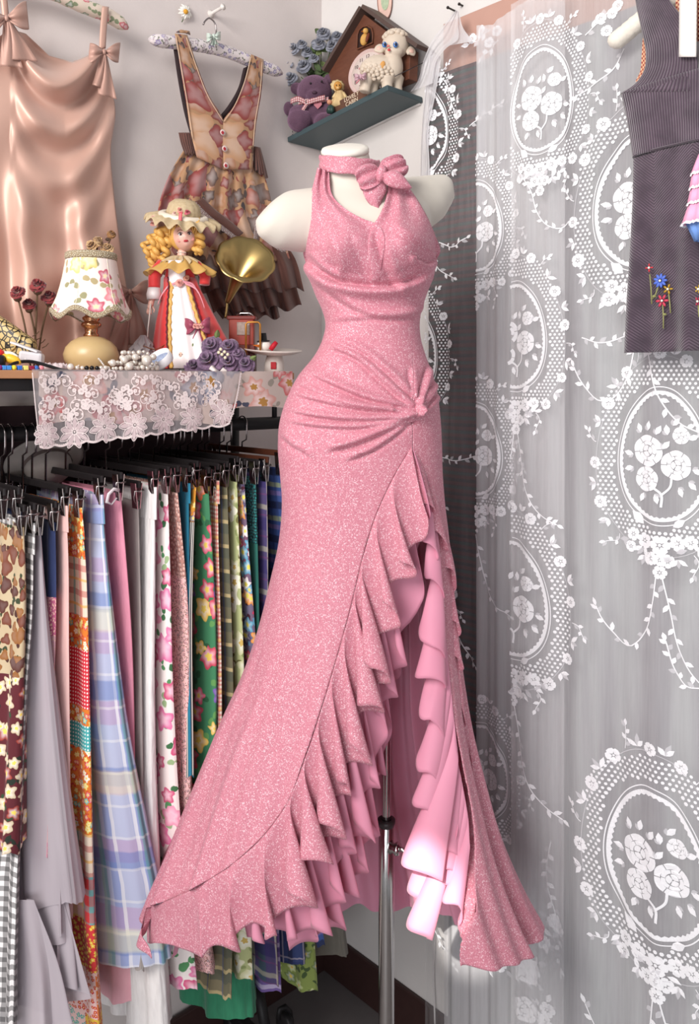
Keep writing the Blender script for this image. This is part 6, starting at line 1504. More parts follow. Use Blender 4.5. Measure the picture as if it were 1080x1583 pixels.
for sx in (-1, 1):
    b = MB(); b.ell(hp_(0.36*sx, 0.04), (hr*0.155, hr*0.06, hr*0.105), 14, 10, rot=Rh); b.build('eye', plain((236, 230, 226), 0.2, var=0.01), hd)
    b = MB(); b.ell(hp_(0.35*sx, 0.04, 0.0012), (hr*0.085, hr*0.04, hr*0.09), 14, 10, rot=Rh); b.build('iris', plain((62, 52, 58), 0.15, var=0.03), hd)
    b = MB(); b.tube(spline([hp_(0.36*sx-0.19, 0.06, 0.0010), hp_(0.36*sx, 0.16, 0.0016), hp_(0.36*sx+0.19, 0.07, 0.0010)], 10), 0.0007, 6); b.build('eyelash', plain((48, 32, 30), 0.6), hd)
    b = MB(); b.tube(spline([hp_(0.36*sx-0.2, 0.25, 0.0003), hp_(0.36*sx, 0.33, 0.0003), hp_(0.36*sx+0.2, 0.26, 0.0003)], 10), 0.0006, 6); b.build('eyebrow', plain((150, 106, 70), 0.6), hd)
    b = MB(); b.ell(hp_(0.50*sx, -0.28, -0.0006), (hr*0.16, hr*0.03, hr*0.13), 12, 8, rot=Rh); b.build('cheek', plain((226, 150, 140), 0.4, var=0.02), hd)
b = MB(); b.ell(hp_(0.0, -0.42, 0.0004), (hr*0.17, hr*0.06, hr*0.05), 14, 8, rot=Rh); b.ell(hp_(-0.06, -0.37, 0.0006), (hr*0.09, hr*0.05, hr*0.045), 10, 8, rot=Rh); b.ell(hp_(0.06, -0.37, 0.0006), (hr*0.09, hr*0.05, hr*0.045), 10, 8, rot=Rh); b.build('mouth', plain((172, 40, 50), 0.35), hd)
# hair: cap, fringe strands and ringlets
b = MB(); b.ell(HC+Vector((-0.001, 0.007, 0.004)), (hr*1.12, hr*1.02, hr*1.16), 32, 22); b.build('hair_cap', M_hair, dl)
for k in range(15):
    q = k/14; x0 = 264+42*q
    b = MB(); b.tube(spline([D(x0+2, 338, -0.012), D(x0-1+2*math.sin(k*2), 346, -0.024-0.006*math.sin(PI*q)), D(x0-2+3*math.sin(k*1.3), 354+3*abs(q-0.5)*10*0.6, -0.026+0.012*abs(q-0.5))], 10), [0.003*(1-0.6*i/9) for i in range(10)], 8); b.build('fringe_lock', M_hair, dl)
def ringlet(p, n, r, turns, wd, flat=0.5):
    b = MB(); s = spline(p, n); pts = []
    for i in range(n):
        a = turns*2*PI*i/(n-1); pts.append(Vector(s[i])+Vector((r*math.cos(a), r*math.sin(a), 0)))
    b.tube(pts, [wd*(1-0.35*i/(n-1)) for i in range(n)], 8); b.build('ringlet', M_hair, dl)
for k, pp in enumerate([[(262, 350), (252, 366), (246, 384), (242, 404)], [(258, 352), (244, 366), (232, 382), (224, 398)], [(256, 360), (248, 378), (238, 396), (232, 414)], [(262, 362), (258, 380), (254, 396), (252, 408)], [(254, 352), (238, 364), (226, 376), (220, 388)], [(304, 356), (309, 370), (309, 382), (306, 392)], [(300, 352), (304, 368), (304, 382), (300, 392)], [(248, 366), (240, 384), (236, 402), (240, 420)]]):
    ringlet([D(x, y, 0.004-0.012*((k*3) % 4)/3) for x, y in pp], 46, 0.0062, 3.2, 0.0078)
# hat: crown, satin rolled brim, lace ruffle, roses, ribbon
Ha = Vector((0.16, -0.30, 0.94)); hc0 = D(283, 337, 0.014)
b = MB(); b.lathe([(25*kd, 0.0), (26*kd, 8*kd), (23*kd, 20*kd), (15*kd, 27*kd), (0, 29*kd)], hc0, 44, axis=Ha, wave=lambda r, h, a: (r*(1+0.03*math.sin(a*13)), h)); b.build('hat_crown', M_clace, dl, solid=0.001)
b = MB(); A = []
Mh = Ha.normalized().to_track_quat('Z', 'Y').to_matrix(); hb_ = [hc0+Mh @ Vector((33*kd*math.cos(a), 33*kd*math.sin(a), 1*kd)) for a in np.linspace(0, 2*PI, 49)[:-1]]
b.tube(hb_, 6.0*kd, 12, closed=True); b.build('satin_brim', M_cream2, dl)
A = []
for i in range(10):
    v = i/9; A.append([tuple(hc0+Mh @ Vector(((34+24*v)*kd*math.cos(a)*(1+0.03*v*math.sin(a*12)), (34+24*v)*kd*math.sin(a)*(1+0.03*v*math.sin(a*12)), (2-9*v*v)*kd+5*v*kd*math.sin(a*15)))) for a in np.linspace(0, 2*PI, 161)[:-1]])
MB().arr(A, wrapu=True).build('lace_brim', M_clace, dl, solid=0.0005)
for k, (x, y, r, c) in enumerate([(278, 325, 6, (214, 150, 140)), (289, 328, 5, (190, 96, 110)), (270, 330, 4.5, (226, 190, 180)), (238, 338, 7, (222, 180, 170)), (236, 346, 5, (200, 140, 130))]):
    petal_rose(D(x, y, -0.024), r*kd, (0, -0.8, 0.6), plain(c, 0.7), dl, 'hat_rose', 40+k)
b = MB(); b.grid(lambda u, v: D(277+5*u-2*v, 328+16*v, -0.046), 4, 8); b.build('hat_ribbon', plain((214, 84, 96), 0.4), dl, solid=0.001)
# sash and bows on the apron
M_rib = plain((150, 70, 92), 0.4, var=0.05); M_rosep = plain((222, 160, 150), 0.6)
for pts in ([(262, 441, -.026), (280, 436, -.034), (298, 440, -.026), (306, 452, -.026)], [(262, 440, -.026), (250, 456, -.026), (244, 470, -.026)], [(286, 438, -.035), (302, 446, -.03), (312, 464, -.03), (316, 476, -.03)]):
    s = spline([D(*p) for p in pts], 20); MB().arr([[tuple(Vector(q)+Vector((0, -0.001, 0.0026*w_))) for w_ in (-1, 0, 1)] for q in s]).build('sash', plain((222, 150, 160), 0.35), dl, solid=0.001)
petal_rose(D(277, 437, -.036), 6.5*kd, (0, -1, 0.2), M_rosep, dl, 'sash_rose', 61); petal_rose(D(288, 430, -.032), 5*kd, (0, -1, 0.2), plain((190, 130, 110), 0.6), dl, 'sash_rose', 62)
W5 = lambda x, y, o: P(x, y, DY-o)
satin_bow(W5, (305, 504), 0.78, [(12, 34, 2), (-12, 36, 2)], M_rib, dl, 0.046, 'apron_bow', loops=((-1, 0.05), (1, -0.05)))
for k in range(3): petal_rose(D(301+5*k, 504, -.062), 4.2*kd, (0, -1, 0.2), M_rosep, dl, 'apron_rose', 70+k)
for k in range(34):
    q = k/33; b = MB(); a = Vector(spline([D(222, 535, -.05), D(240, 540, -.056), D(258, 530, -.05), D(270, 505, -.048)], 34)[k]); b.ell(a, 0.0014, 6, 5); b.build('chain_bead', plain((150, 96, 60), 0.3, 0.7), dl)
# toy parasol in the doll's hand
tp = thing('toy_parasol', 'tiny closed grey lace parasol hanging from the doll\'s hand', 'parasol', D(222, 560, -.03))
b = MB(); b.tube([D(233, 470, -.030), D(229, 505, -.030), D(225, 560, -.030)], 0.0015, 8); b.build('stick', plain((230, 224, 216), 0.4), tp)
n = NT('grey_tulle', 0.8); n.color((196, 188, 190)); n.alpha_mix(0.7); M_tulle = n.m
for k, (y, r0, r1, dr) in enumerate([(518, 4, 15, 16), (526, 6, 20, 16), (534, 8, 24, 18)]):
    c = D(221-2*k, y, -.032); A = []
    for i in range(8):
        v = i/7; A.append([tuple(c+Vector(((r0+(r1-r0)*v)*kd*math.cos(a), (r0+(r1-r0)*v)*kd*0.7*math.sin(a), -dr*kd*v+3.2*kd*v*math.sin(a*9+k)))) for a in np.linspace(0, 2*PI, 73)[:-1]])
    MB().arr(A, wrapu=True).build('tulle_tier', M_tulle, tp)
# --- gramophone horn
GO = 0.20; GY = SY(380, GO); kg = GY/F
gr = thing('gramophone', 'toy gramophone with flower shaped brass horn behind the purple roses', 'gramophone', (P(352, 560, GY).x, GY, SHZ))
M_gold = plain((176, 150, 98), 0.34, 1.0, name='aged_brass', var=0.06, nscale=20)
ga = Vector((0.26, -0.80, 0.54)).normalized(); gc = P(380, 399, GY-0.02); tip = P(351, 468, GY+0.012); Mg = ga.to_track_quat('Z', 'Y').to_matrix()
A = []; nn = 26
for i in range(nn):
    v = i/(nn-1)
    ax_ = (gc-tip); c = tip+ax_*(1-(1-v)**1.15); d = (ax_.normalized()*(1-v)+ga*v*1.2).normalized(); Mq = d.to_track_quat('Z', 'Y').to_matrix()
    r = (3.5+13*v+28*v**4)*kg
    A.append([tuple(c+Mq @ Vector((r*(1+0.055*v**6*abs(math.sin(a*4.5)))*math.cos(a), r*(1+0.055*v**6*abs(math.sin(a*4.5)))*math.sin(a), -0.004*v**8))) for a in np.linspace(0, 2*PI, 97)[:-1]])
MB().arr(A, wrapu=True).build('horn', M_gold, gr, solid=0.001)
b = MB(); b.tube(spline([tip+Vector((0, 0, 0.004)), P(350, 478, GY+0.014), P(348, 492, GY+0.016)], 10), 0.0028, 10); b.build('horn_elbow', M_gold, gr)
b = MB(); b.box(P(374, 492, GY+0.004), (22*kg, 0, 0), (0, 0.018, 0), (0, 0, 3*kg)); b.build('cabinet_lid', plain((112, 34, 26), 0.4, var=0.1), gr, smooth=False, bevel=0.002)
b = MB(); b.box(P(374, 514, GY+0.004), (19*kg, 0, 0), (0, 0.016, 0), (0, 0, 20*kg)); b.build('cabinet', plain((150, 52, 36), 0.4, var=0.12), gr, smooth=False, bevel=0.002)
zb_ = P(374, 534, GY).z; b = MB(); b.box(Vector((P(374, 534, GY).x, GY+0.004, (zb_+SHZ)/2+0.001)), (21*kg, 0, 0), (0, 0.018, 0), (0, 0, (zb_-SHZ)/2)); b.build('cabinet_base', plain((96, 34, 28), 0.45, var=0.1), gr, smooth=False, bevel=0.002)
b = MB(); b.box(P(376, 508, GY-0.013), (10*kg, 0, 0), (0, 0.001, 0), (0, 0, 10*kg)); b.build('panel', plain((150, 130, 120), 0.4, var=0.3, nscale=150), gr, smooth=False, bevel=0.001)
b = MB(); b.tube([P(x, y, GY-0.028) for x, y in ((380, 560), (380, 501), (383, 498), (399, 498), (402, 501), (402, 545))], 0.0024, 10); b.build('frame', plain((176, 120, 52), 0.35, 0.6), gr)
b = MB(); b.tube([P(366, 488, GY), P(372, 484, GY), P(386, 484, GY), P(392, 490, GY)], 0.002, 8); b.build('lid_handle', M_chrome, gr)
# --- purple roses
PY = SY(335, 0.27); kp = PY/F
pr = thing('rose_bunch', 'bunch of dusty purple fabric roses lying in front of the doll', 'flowers', (P(335, 570, PY).x, PY, SHZ))
for k, (x, y, r) in enumerate([(322, 560, 21), (326, 535, 16), (353, 537, 16), (353, 562, 17), (378, 567, 15), (298, 566, 13), (366, 548, 12)]):
    p = P(x, y, PY-0.006*(k % 2)-(0.012 if k == 0 else 0)); p.z = max(p.z, SHZ+r*kp*0.85+0.0); petal_rose(p, r*kp*1.12, (0.15*(k-3)/3, -0.86, 0.45), M_mauve, pr, 'rose', 80+k)
for k, (x, y) in enumerate([(341, 540), (347, 544), (352, 548), (343, 548), (348, 553), (338, 545)]): b = MB(); b.ell(P(x, y, PY-0.022), 2.6*kp, 10, 8); b.build('berry', plain((226, 214, 186), 0.4), pr)
for k, (x, y, a) in enumerate([(291, 545, 2.2), (299, 541, 1.6), (284, 552, 2.8), (388, 556, 0.6), (310, 575, 3.6), (335, 520, 1.4)]):
    c = P(x, y, PY+0.006); c.z = max(c.z, SHZ+0.004); d = Vector((math.cos(a), -0.2, math.sin(a))); s_ = Vector((-math.sin(a), 0, math.cos(a))); b = MB(); b.grid(lambda u, v: c+d*0.02*(v-0.3)+s_*(u-0.5)*0.012*math.sin(PI*(0.08+0.88*v))+Vector((0, 0.003*math.cos(u*5), 0)), 7, 9); b.build('leaf', M_leafl if k % 2 else plain((150, 140, 160), 0.7), pr, solid=0.0008)
# small hooded figurine
fg = thing('hooded_figurine', 'tiny figurine in a pale teal hood between tin and purple roses', 'figurine', P(283, 573, PY))
b = MB(); b.ell(P(284, 545, PY+0.01), (0.0105, 0.0105, 0.011), 18, 12); b.build('hood', plain((126, 148, 148), 0.5), fg)
b = MB(); b.ell(P(280, 549, PY+0.002), (0.0068, 0.005, 0.0075), 16, 10); b.build('face', plain((214, 182, 164), 0.5), fg)
b = MB(); q0 = P(284, 558, PY+0.01); b.lathe([(0.0, 0), (0.008, -0.002), (0.011, q0.z*-1+SHZ+0.001), (0, SHZ+0.001-q0.z)], q0, 20); b.build('cloak', plain((120, 124, 118), 0.6), fg)
for sx in (-1, 1): b = MB(); b.ell(P(279.5+2.2*sx, 548, PY-0.003), 0.0010, 8, 6); b.build('eye', M_dark, fg)
# snowman cake plate
SYY = SY(415, 0.24); ks = SYY/F
sn = thing('snowman_plate', 'white cake plate with a snowman in a black hat poking through', 'plate', (P(420, 572, SYY).x, SYY, SHZ))
pc_ = P(422, 545, SYY); b = MB(); b.lathe([(0, -0.001), (16*ks, -0.002), (30*ks, 0.001), (42*ks, 0.007), (45*ks, 0.010), (44*ks, 0.0115), (30*ks, 0.006), (0, 0.003)], pc_-UP*0.004, 56, axis=(0.05, -0.10, 1)); b.build('plate', plain((224, 212, 204), 0.3, var=0.02), sn)
zc_ = pc_.z-SHZ-0.003; b = MB(); b.lathe([(0, 0.0), (15*ks, 0.0), (16*ks, 0.003), (15*ks, zc_*0.5), (11*ks, zc_), (0, zc_)], Vector((P(424, 560, SYY).x, SYY, SHZ+0.001)), 32); b.build('snowman_body', plain((226, 216, 208), 0.4, var=0.02), sn)
b = MB(); b.box(Vector((P(424, 560, SYY).x, SYY-16.4*ks, SHZ+0.017)), (4.2*ks, 0, 0), (0, 0.0012, 0), (0, 0, 5.5*ks)); b.build('red_scarf_end', plain((176, 24, 36), 0.5), sn, smooth=False, bevel=0.001)
b = MB(); b.ell(P(408, 535, SYY-0.004), (11*ks, 10*ks, 9.5*ks), 22, 14); b.build('snowman_head', plain((234, 226, 218), 0.4, var=0.02), sn)
b = MB(); b.lathe([(0, 0), (10*ks, 0), (10*ks, 1.5*ks), (6*ks, 2*ks), (5.2*ks, 13*ks), (0, 13*ks)], P(407, 528, SYY-0.004), 24, axis=(-0.06, -0.1, 1)); b.build('top_hat', plain((26, 24, 26), 0.5), sn)
b = MB(); b.lathe([(0, 10*ks), (2.6*ks, 0), (0, -1*ks)], P(400, 535, SYY-0.013), 14, axis=(-0.9, -0.4, 0.15)); b.build('carrot_nose', plain((226, 120, 40), 0.5), sn)
b = MB(); b.tube([P(418, 541, SYY-0.010), P(423, 534, SYY-0.010), P(427, 529, SYY-0.008)], [0.005, 0.006, 0.005], 12); b.build('red_scarf', plain((186, 26, 44), 0.6), sn)
for x, y in ((404, 532), (410, 531)): b = MB(); b.ell(P(x, y, SYY-0.0125), 0.0010, 8, 6); b.build('eye', M_dark, sn)
b = MB(); b.tube(spline([P(402, 539, SYY-0.0135), P(407, 541, SYY-0.0142), P(412, 538, SYY-0.0125)], 8), 0.0005, 6); b.build('mouth', M_dark, sn)
lw = MB(); lw.grid(lambda u, v: WL(326+22*u+3*math.sin(v*5), 577-12*v*(0.6+0.4*math.sin(u*7)), 0.325-0.03*v+0.004*math.sin(u*11)), 20, 10)
tag(lw.build('lace_scrap', M_clace if False else plain((232, 222, 218), 0.8, var=0.05), solid=0.0008), 'crumpled bit of white lace in front of the purple roses', 'cloth')
# ================================================================ the corner shelf and what stands on it
M_teal = plain((66, 82, 86), 0.45, var=0.05, name='slate_teal_paint', nscale=8)
zu = WR(498, 234, 0.0).z; TH = 0.014; zs = zu+TH; dep = lt(443, 0.0); sl = rt(654, 0.0)
TA = math.radians(6.5); RDT = RD*math.cos(TA)+UP*math.sin(TA); UPT = UP*math.cos(TA)-RD*math.sin(TA)
def zsh(s): return zs+s*math.tan(TA)      # the shelf climbs a little away from the corner
def zsp(p): return zsh((p-CO).dot(RD))
cs = thing('corner_shelf', 'slate teal wall shelf in the corner above the mannequin', 'shelf', R3(sl/2, dep/2, zu))
b = MB(); b.box(R3(0.003, dep/2+0.0015, zu+TH/2)+RDT*sl/2, RDT*(sl/2-0.001), RN*(dep/2-0.001), UPT*TH/2); b.build('board', M_teal, cs, smooth=False, bevel=0.0015)
b = MB(); b.box(R3(0.0, 0.004, zu-0.0025)+RDT*sl/2, RDT*(sl/2-0.004), RN*0.003, UPT*0.0022); b.build('wall_batten', plain((226, 222, 220), 0.6), cs, smooth=False)
for s_ in (0.02, sl-0.03):
    b = MB(); b.tube([R3(s_, dep-0.004, zsh(s_)), R3(s_, dep-0.004, zsh(s_)+0.012)], 0.0012, 8); b.build('pin', M_wire, cs)
cw = MB(); cw.tube([WR(610, 118, 0.10), WR(656, 96, 0.02)], 0.0012, 6); tag(cw.build('support_wire', plain((70, 62, 62), 0.4, 0.5)), 'thin dark wire from the corner shelf to the right wall', 'wire')
# --- cuckoo clock house leaning against the wall
M_walnut = NT('walnut_board', 0.5); wv = M_walnut.noise(M_walnut.mp(M_walnut.ob(), (14, 14, 60)), 2, 4, 0.6); M_walnut.color(M_walnut.mix(wv, (84, 48, 36), (120, 74, 54))); M_wal = M_walnut.m
M_roof = plain((84, 66, 60), 0.55, var=0.12, name='roof_board', nscale=20); M_inner = plain((44, 24, 20), 0.6)
CKO = 0.052
ck = thing('cuckoo_clock', 'brown wooden house clock with a bird window on the corner shelf', 'clock', WR(560, 170, CKO-0.02))
def cz(px, py, o=CKO): return WR(px, py, o)
face = [(557, 16), (502, 110), (506, 124), (524, 168), (640, 112), (636, 72)]
b = MB(); b.prism([cz(*p) for p in [(557, 18), (506, 108), (524, 166), (632, 122), (634, 76)]], -RN*0.03); b.build('front_board', M_wal, ck, smooth=False, bevel=0.001)
for p0, p1 in (((557, 12), (499, 110)), ((557, 12), (642, 74))):
    a_ = cz(*p0, CKO+0.022); c_ = cz(*p1, CKO+0.022); d = (c_-a_).normalized(); nn_ = d.cross(RN).normalized(); nn_ = nn_ if nn_.z > 0 else -nn_
    b = MB(); b.prism([a_, c_, c_+nn_*0.010, a_+nn_*0.010], -RN*0.062); b.build('roof_slab', M_roof, ck, smooth=False, bevel=0.0012)
b = MB(); aw = [(552, 76), (552, 54), (555, 46), (561, 41), (568, 40), (574, 44), (576, 52), (576, 66)]
b.prism([cz(x, y, CKO+0.002) for x, y in aw], -RN*0.001); b.build('bird_window', M_inner, ck, smooth=False)
b = MB(); b.tube([cz(x, y, CKO+0.004) for x, y in aw], 0.0022, 8, closed=True); b.build('window_frame', plain((110, 66, 46), 0.5), ck)
bd = MB(); bd.ell(cz(563, 61, CKO+0.010), (0.0105, 0.009, 0.016), 18, 14, rot=Matrix.Rotation(0.25, 3, 'Y')); bd.ell(cz(565, 48, CKO+0.012), (0.0075, 0.0075, 0.0075), 14, 10); brd = bd.build('bird', plain((206, 158, 84), 0.6, var=0.15, nscale=90), ck)
b = MB(); b.ell(cz(568, 58, CKO+0.016), (0.0045, 0.004, 0.013), 12, 8, rot=Matrix.Rotation(0.3, 3, 'Y')); b.build('wing', plain((110, 52, 30), 0.6), brd)
b = MB(); b.lathe([(0, 0.006), (0.0018, 0), (0, -0.001)], cz(560, 49, CKO+0.018), 10, axis=(-0.7, -0.7, 0)); b.build('beak', plain((190, 110, 40), 0.5), brd)
# dial
dc = cz(568, 112, CKO+0.014); dn = (RN+Vector((0.0, -0.22, 0.10))).normalized()
b = MB(); b.lathe([(0, -0.012), (0.057, -0.012), (0.060, -0.006), (0.060, 0.004), (0.056, 0.008), (0.052, 0.002), (0, 0.002)], dc, 56, axis=dn); dlr = b.build('dial_rim', plain((206, 178, 172), 0.4, var=0.03), ck)
b = MB(); b.lathe([(0, 0.0032), (0.0515, 0.003), (0.0515, 0.002)], dc, 48, axis=dn); b.build('dial_face', plain((228, 212, 204), 0.5, var=0.02), ck)
dx_ = UP.cross(dn).normalized(); dy_ = dn.cross(dx_)
def text(body, c, x, y, size, m, par, name, ext=0.0003):
    cu = bpy.data.curves.new(name, 'FONT'); cu.body = body; cu.size = size; cu.align_x = 'CENTER'; cu.align_y = 'CENTER'; cu.extrude = ext
    o = bpy.data.objects.new(name, cu); COL.objects.link(o); cu.materials.append(m); z = x.cross(y)
    me = bpy.data.meshes.new_from_object(o); bpy.data.objects.remove(o); R = Matrix((x, y, z)).transposed()
    for v in me.vertices: v.co = R @ v.co
    q = bpy.data.objects.new(name, me); COL.objects.link(q); q.location = c-parent_world(par); q.parent = par
    return q
M_num = plain((92, 70, 72), 0.6)
for k in range(1, 13):
    a = PI/2-k*PI/6; text(str(k), dc+dx_*0.041*math.cos(a)+dy_*0.041*math.sin(a)+dn*0.0036, dx_, dy_, 0.013, M_num, ck, 'numeral')
for a, ln, wd in ((2.6, 0.030, 0.0022), (3.75, 0.040, 0.0016)):
    d = dx_*math.cos(a)+dy_*math.sin(a); b = MB(); b.box(dc+d*ln/2+dn*0.0045, d*ln/2, d.cross(dn)*wd, dn*0.0005); b.build('clock_hand', plain((196, 120, 130), 0.4), ck, smooth=False)
b = MB(); b.ell(dc+dn*0.005, 0.003, 10, 8); b.build('hand_pivot', M_brass, ck)
# base ledge with lettering
b = MB(); l0, l1 = [R3(rt(q, 0.104), 0.104, zsh(rt(q, 0.104))+0.0165) for q in (521, 576)]; b.box((l0+l1)/2, (l1-l0)/2, RN*0.010, UPT*0.015); b.build('name_ledge', plain((96, 66, 52), 0.5, var=0.1), ck, smooth=False, bevel=0.002)
mid = (l0+l1)/2+RN*0.0104; xr_ = (l1-l0).normalized()
M_let = plain((226, 206, 180), 0.5); text('LOVELY', mid+UPT*0.0075, xr_, UPT, 0.0155, M_let, ck, 'lettering'); text('CABIN', mid-UPT*0.0060, xr_, UPT, 0.0155, M_let, ck, 'lettering')
# --- lamb
LYY = WR(600, 100, 0.092).y; kb = LYY/F
lm = thing('toy_lamb', 'cream rubber lamb toy with blue eyes in front of the clock', 'toy', P(590, 150, LYY))
Q = lambda px, py, dy=0.0: P(px, py, LYY+dy)
M_rub = plain((208, 192, 174), 0.5, var=0.05, name='cream_rubber', nscale=40)
zfoot = zs+0.0005
mb = MB()
wool = lambda d: 1+0.045*abs(math.sin(d.x*9+1)*math.sin(d.z*9)*math.sin(d.y*8+2))
mb.ell(Q(586, 108), (30*kb, 20*kb, 22*kb), 40, 26, fn=wool); mb.ell(Q(606, 104), (17*kb, 18*kb, 24*kb), 30, 20)
mb.tube([Q(606, 112), Q(608, 96), Q(609, 84)], [15*kb, 12.5*kb, 12*kb], 20)
for x, dy in ((563, -.012), (575, .012), (598, -.014), (613, .010)):
    top = Q(x+(4 if x < 580 else 0), 120, dy); bot = Q(x, 150, dy); bot.z = zsp(bot)+0.0005
    mb.tube([top, top.lerp(bot, 0.55), top.lerp(bot, 0.86), bot], [12*kb, 8.5*kb, 9*kb, 8.5*kb], 16)
mb.ell(Q(611, 70), (21*kb, 19*kb, 20*kb), 32, 22); mb.ell(Q(609, 80, -0.014), (14*kb, 10*kb, 9*kb), 24, 16)
bo = mb.build('body', M_rub, lm); r = bo.modifiers.new('remesh', 'REMESH'); r.mode = 'VOXEL'; r.voxel_size = 0.0022; r.use_smooth_shade = True; s = bo.modifiers.new('smooth', 'SMOOTH'); s.iterations = 4
for k in range(34):
    a = k*2.399; rr = math.sqrt(k/34.0)*1.0; b = MB(); d = Vector((rr*math.cos(a), -0.25+rr*0.6*math.sin(a), 1.05-0.55*rr*rr)).normalized()
    b.ell(Q(611, 68)+Vector((d.x*20*kb, d.y*19*kb, d.z*19*kb)), (4.4*kb, 4.0*kb, 4.0*kb), 10, 8); b.build('wool_curl', M_rub, lm)
for sx, pts in ((-1, [(594, 74), (584, 76), (578, 78)]), (1, [(628, 76), (636, 80), (640, 86)])):
    s = spline([Q(*p, -0.006) for p in pts], 10); b = MB(); b.tube(s, [0.005, 0.0095, 0.0125, 0.0135, 0.0135, 0.0125, 0.011, 0.009, 0.006, 0.002], 14, flat=0.45); e_ = b.build('ear', M_rub, lm)
    b = MB(); b.tube([Vector(q)+Vector((0, -0.004, 0)) for q in s[2:8]], [0.003, 0.006, 0.007, 0.007, 0.005, 0.002], 10, flat=0.4); b.build('inner_ear', plain((226, 184, 168), 0.5), e_)
for x in (594, 611):
    b = MB(); b.ell(Q(x, 69, -0.033 if x > 600 else -0.028), (3.6*kb, 1.6*kb, 4.6*kb), 14, 10); ey = b.build('eye', plain((52, 104, 170), 0.25, var=0.04), lm)
    b = MB(); b.ell(Q(x+0.6, 68.5, -0.0365 if x > 600 else -0.0315), (1.7*kb, 0.8*kb, 2.4*kb), 10, 8); b.build('pupil', plain((20, 26, 50), 0.2), ey)
    b = MB(); b.ell(Q(x-1, 66.5, -0.038 if x > 600 else -0.033), 0.8*kb, 8, 6); b.build('glint', plain((250, 250, 250), 0.2), ey)
b = MB(); b.ell(Q(600, 71, -0.034), (2.6*kb, 1.8*kb, 1.8*kb), 10, 8); b.build('nose', plain((214, 120, 110), 0.4), lm)
b = MB(); b.ell(Q(601, 77, -0.033), (2.6*kb, 1.4*kb, 2*kb), 10, 8); b.build('mouth', plain((200, 60, 64), 0.4), lm)
b = MB(); b.ell(Q(591, 101, -0.031), (4*kb, 2.0*kb, 7*kb), 14, 10, rot=Matrix.Rotation(0.3, 3, 'Y')); b.build('orange_mark', plain((206, 150, 84), 0.5, var=0.08), lm)
satin_bow(lambda x, y, o: P(x, y, LYY-o), (557, 118), 0.35, [(-3, 14, 3), (6, 16, 3)], plain((196, 160, 170), 0.5), lm, 0.03, 'pink_bow')
for k in range(40):
    a = k*2.399; rr = math.sqrt((k+0.5)/40.0); x = 586+26*rr*math.cos(a); y = 108+18*rr*math.sin(a)
    q = max(0.0, 1-((x-586)/30)**2-((y-108)/22)**2); b = MB(); b.ell(Q(x, y, -20*kb*math.sqrt(q)), (3.6*kb, 2.6*kb, 3.4*kb), 8, 6); b.build('wool_curl', M_rub, lm)
# --- plum teddy bear
TYY = WR(482, 180, 0.085).y; kt = TYY/F
td = thing('teddy_bear', 'plum plush teddy bear with red gingham ribbon on the corner shelf', 'toy', P(485, 205, TYY))
T = lambda px, py, dy=0.0: P(px, py-4, TYY+dy)
n = NT('plum_plush', 0.95, sheen=0.8); n.color(n.mix(n.noise(n.ob(), 60, 4), (72, 48, 66), (108, 78, 96))); n.bump(n.noise(n.ob(), 420, 3), 0.7, 0.004); n.b.inputs['Sheen Tint'].default_value = lin((190, 150, 180)); M_plum = n.m
mb = MB()
for (x, y, dy, rx, rz, ry) in [(486, 147, 0, 27, 26, 24), (486, 152, -.026, 14, 12, 12), (458, 141, .006, 9.5, 9.5, 6), (509, 127, .008, 9, 9, 6), (487, 184, 0.004, 26, 24, 22), (463, 190, -.026, 19, 18, 16), (462, 182, -.018, 16, 16, 15), (446, 172, .0, 8, 11, 8), (508, 178, -.016, 10, 17, 10), (502, 192, -.026, 17, 13, 15)]:
    mb.ell(T(x, y, dy), (rx*kt, ry*kt, rz*kt), 24, 18)
bo = mb.build('plush_body', M_plum, td); r = bo.modifiers.new('remesh', 'REMESH'); r.mode = 'VOXEL'; r.voxel_size = 0.0024; r.use_smooth_shade = True; s = bo.modifiers.new('smooth', 'SMOOTH'); s.iterations = 5
for x, y in ((480, 133), (497, 130)): b = MB(); b.ell(T(x, y, -.041), 1.6*kt, 10, 8); b.build('eye', plain((20, 16, 20), 0.2), td)
b = MB(); b.ell(T(486, 147, -.047), (4*kt, 2.5*kt, 2.6*kt), 12, 8); b.build('nose', plain((70, 44, 60), 0.6), td)
M_rg = plaid('red_white_gingham', (226, 206, 204), [(0, 0.006, 0, 0.5, (160, 40, 56), 0.65), (1, 0.006, 0, 0.5, (150, 36, 52), 0.65)])
def rib(pts, wd, dy, name):
    s = spline([T(x, y, dy) for x, y in pts], 22); MB().arr([[tuple(Vector(q)+Vector((0, -0.001*math.cos(w_), wd*kt*w_))) for w_ in (-1, -.3, .3, 1)] for q in s]).build(name, M_rg, td, solid=0.001)
rib([(461, 163), (475, 160), (492, 160), (508, 157)], 3.2, -.034, 'ribbon'); rib([(472, 162), (460, 157), (449, 161)], 4, -.040, 'ribbon_loop'); rib([(474, 163), (488, 158), (502, 155)], 4, -.042, 'ribbon_loop')
A = []
for q in np.linspace(0, 1, 12): A.append([tuple(T(474-8*q+w_*3, 164+13*q, -.044)) for w_ in (-1, 0, 1)])
MB().arr(A).build('ribbon_tail', M_rg, td, solid=0.001)
b = MB(); hpts = [(0, -1), (0.9, 0.1), (0.85, 0.75), (0.4, 0.9), (0, 0.5), (-0.4, 0.9), (-0.85, 0.75), (-0.9, 0.1)]
b.prism([T(491+7*x, 167-6*y, -.034) for x, y in hpts], (0, -0.002, 0)); b.build('heart_patch', plain((190, 120, 130), 0.8, var=0.25, nscale=500), td, smooth=False)
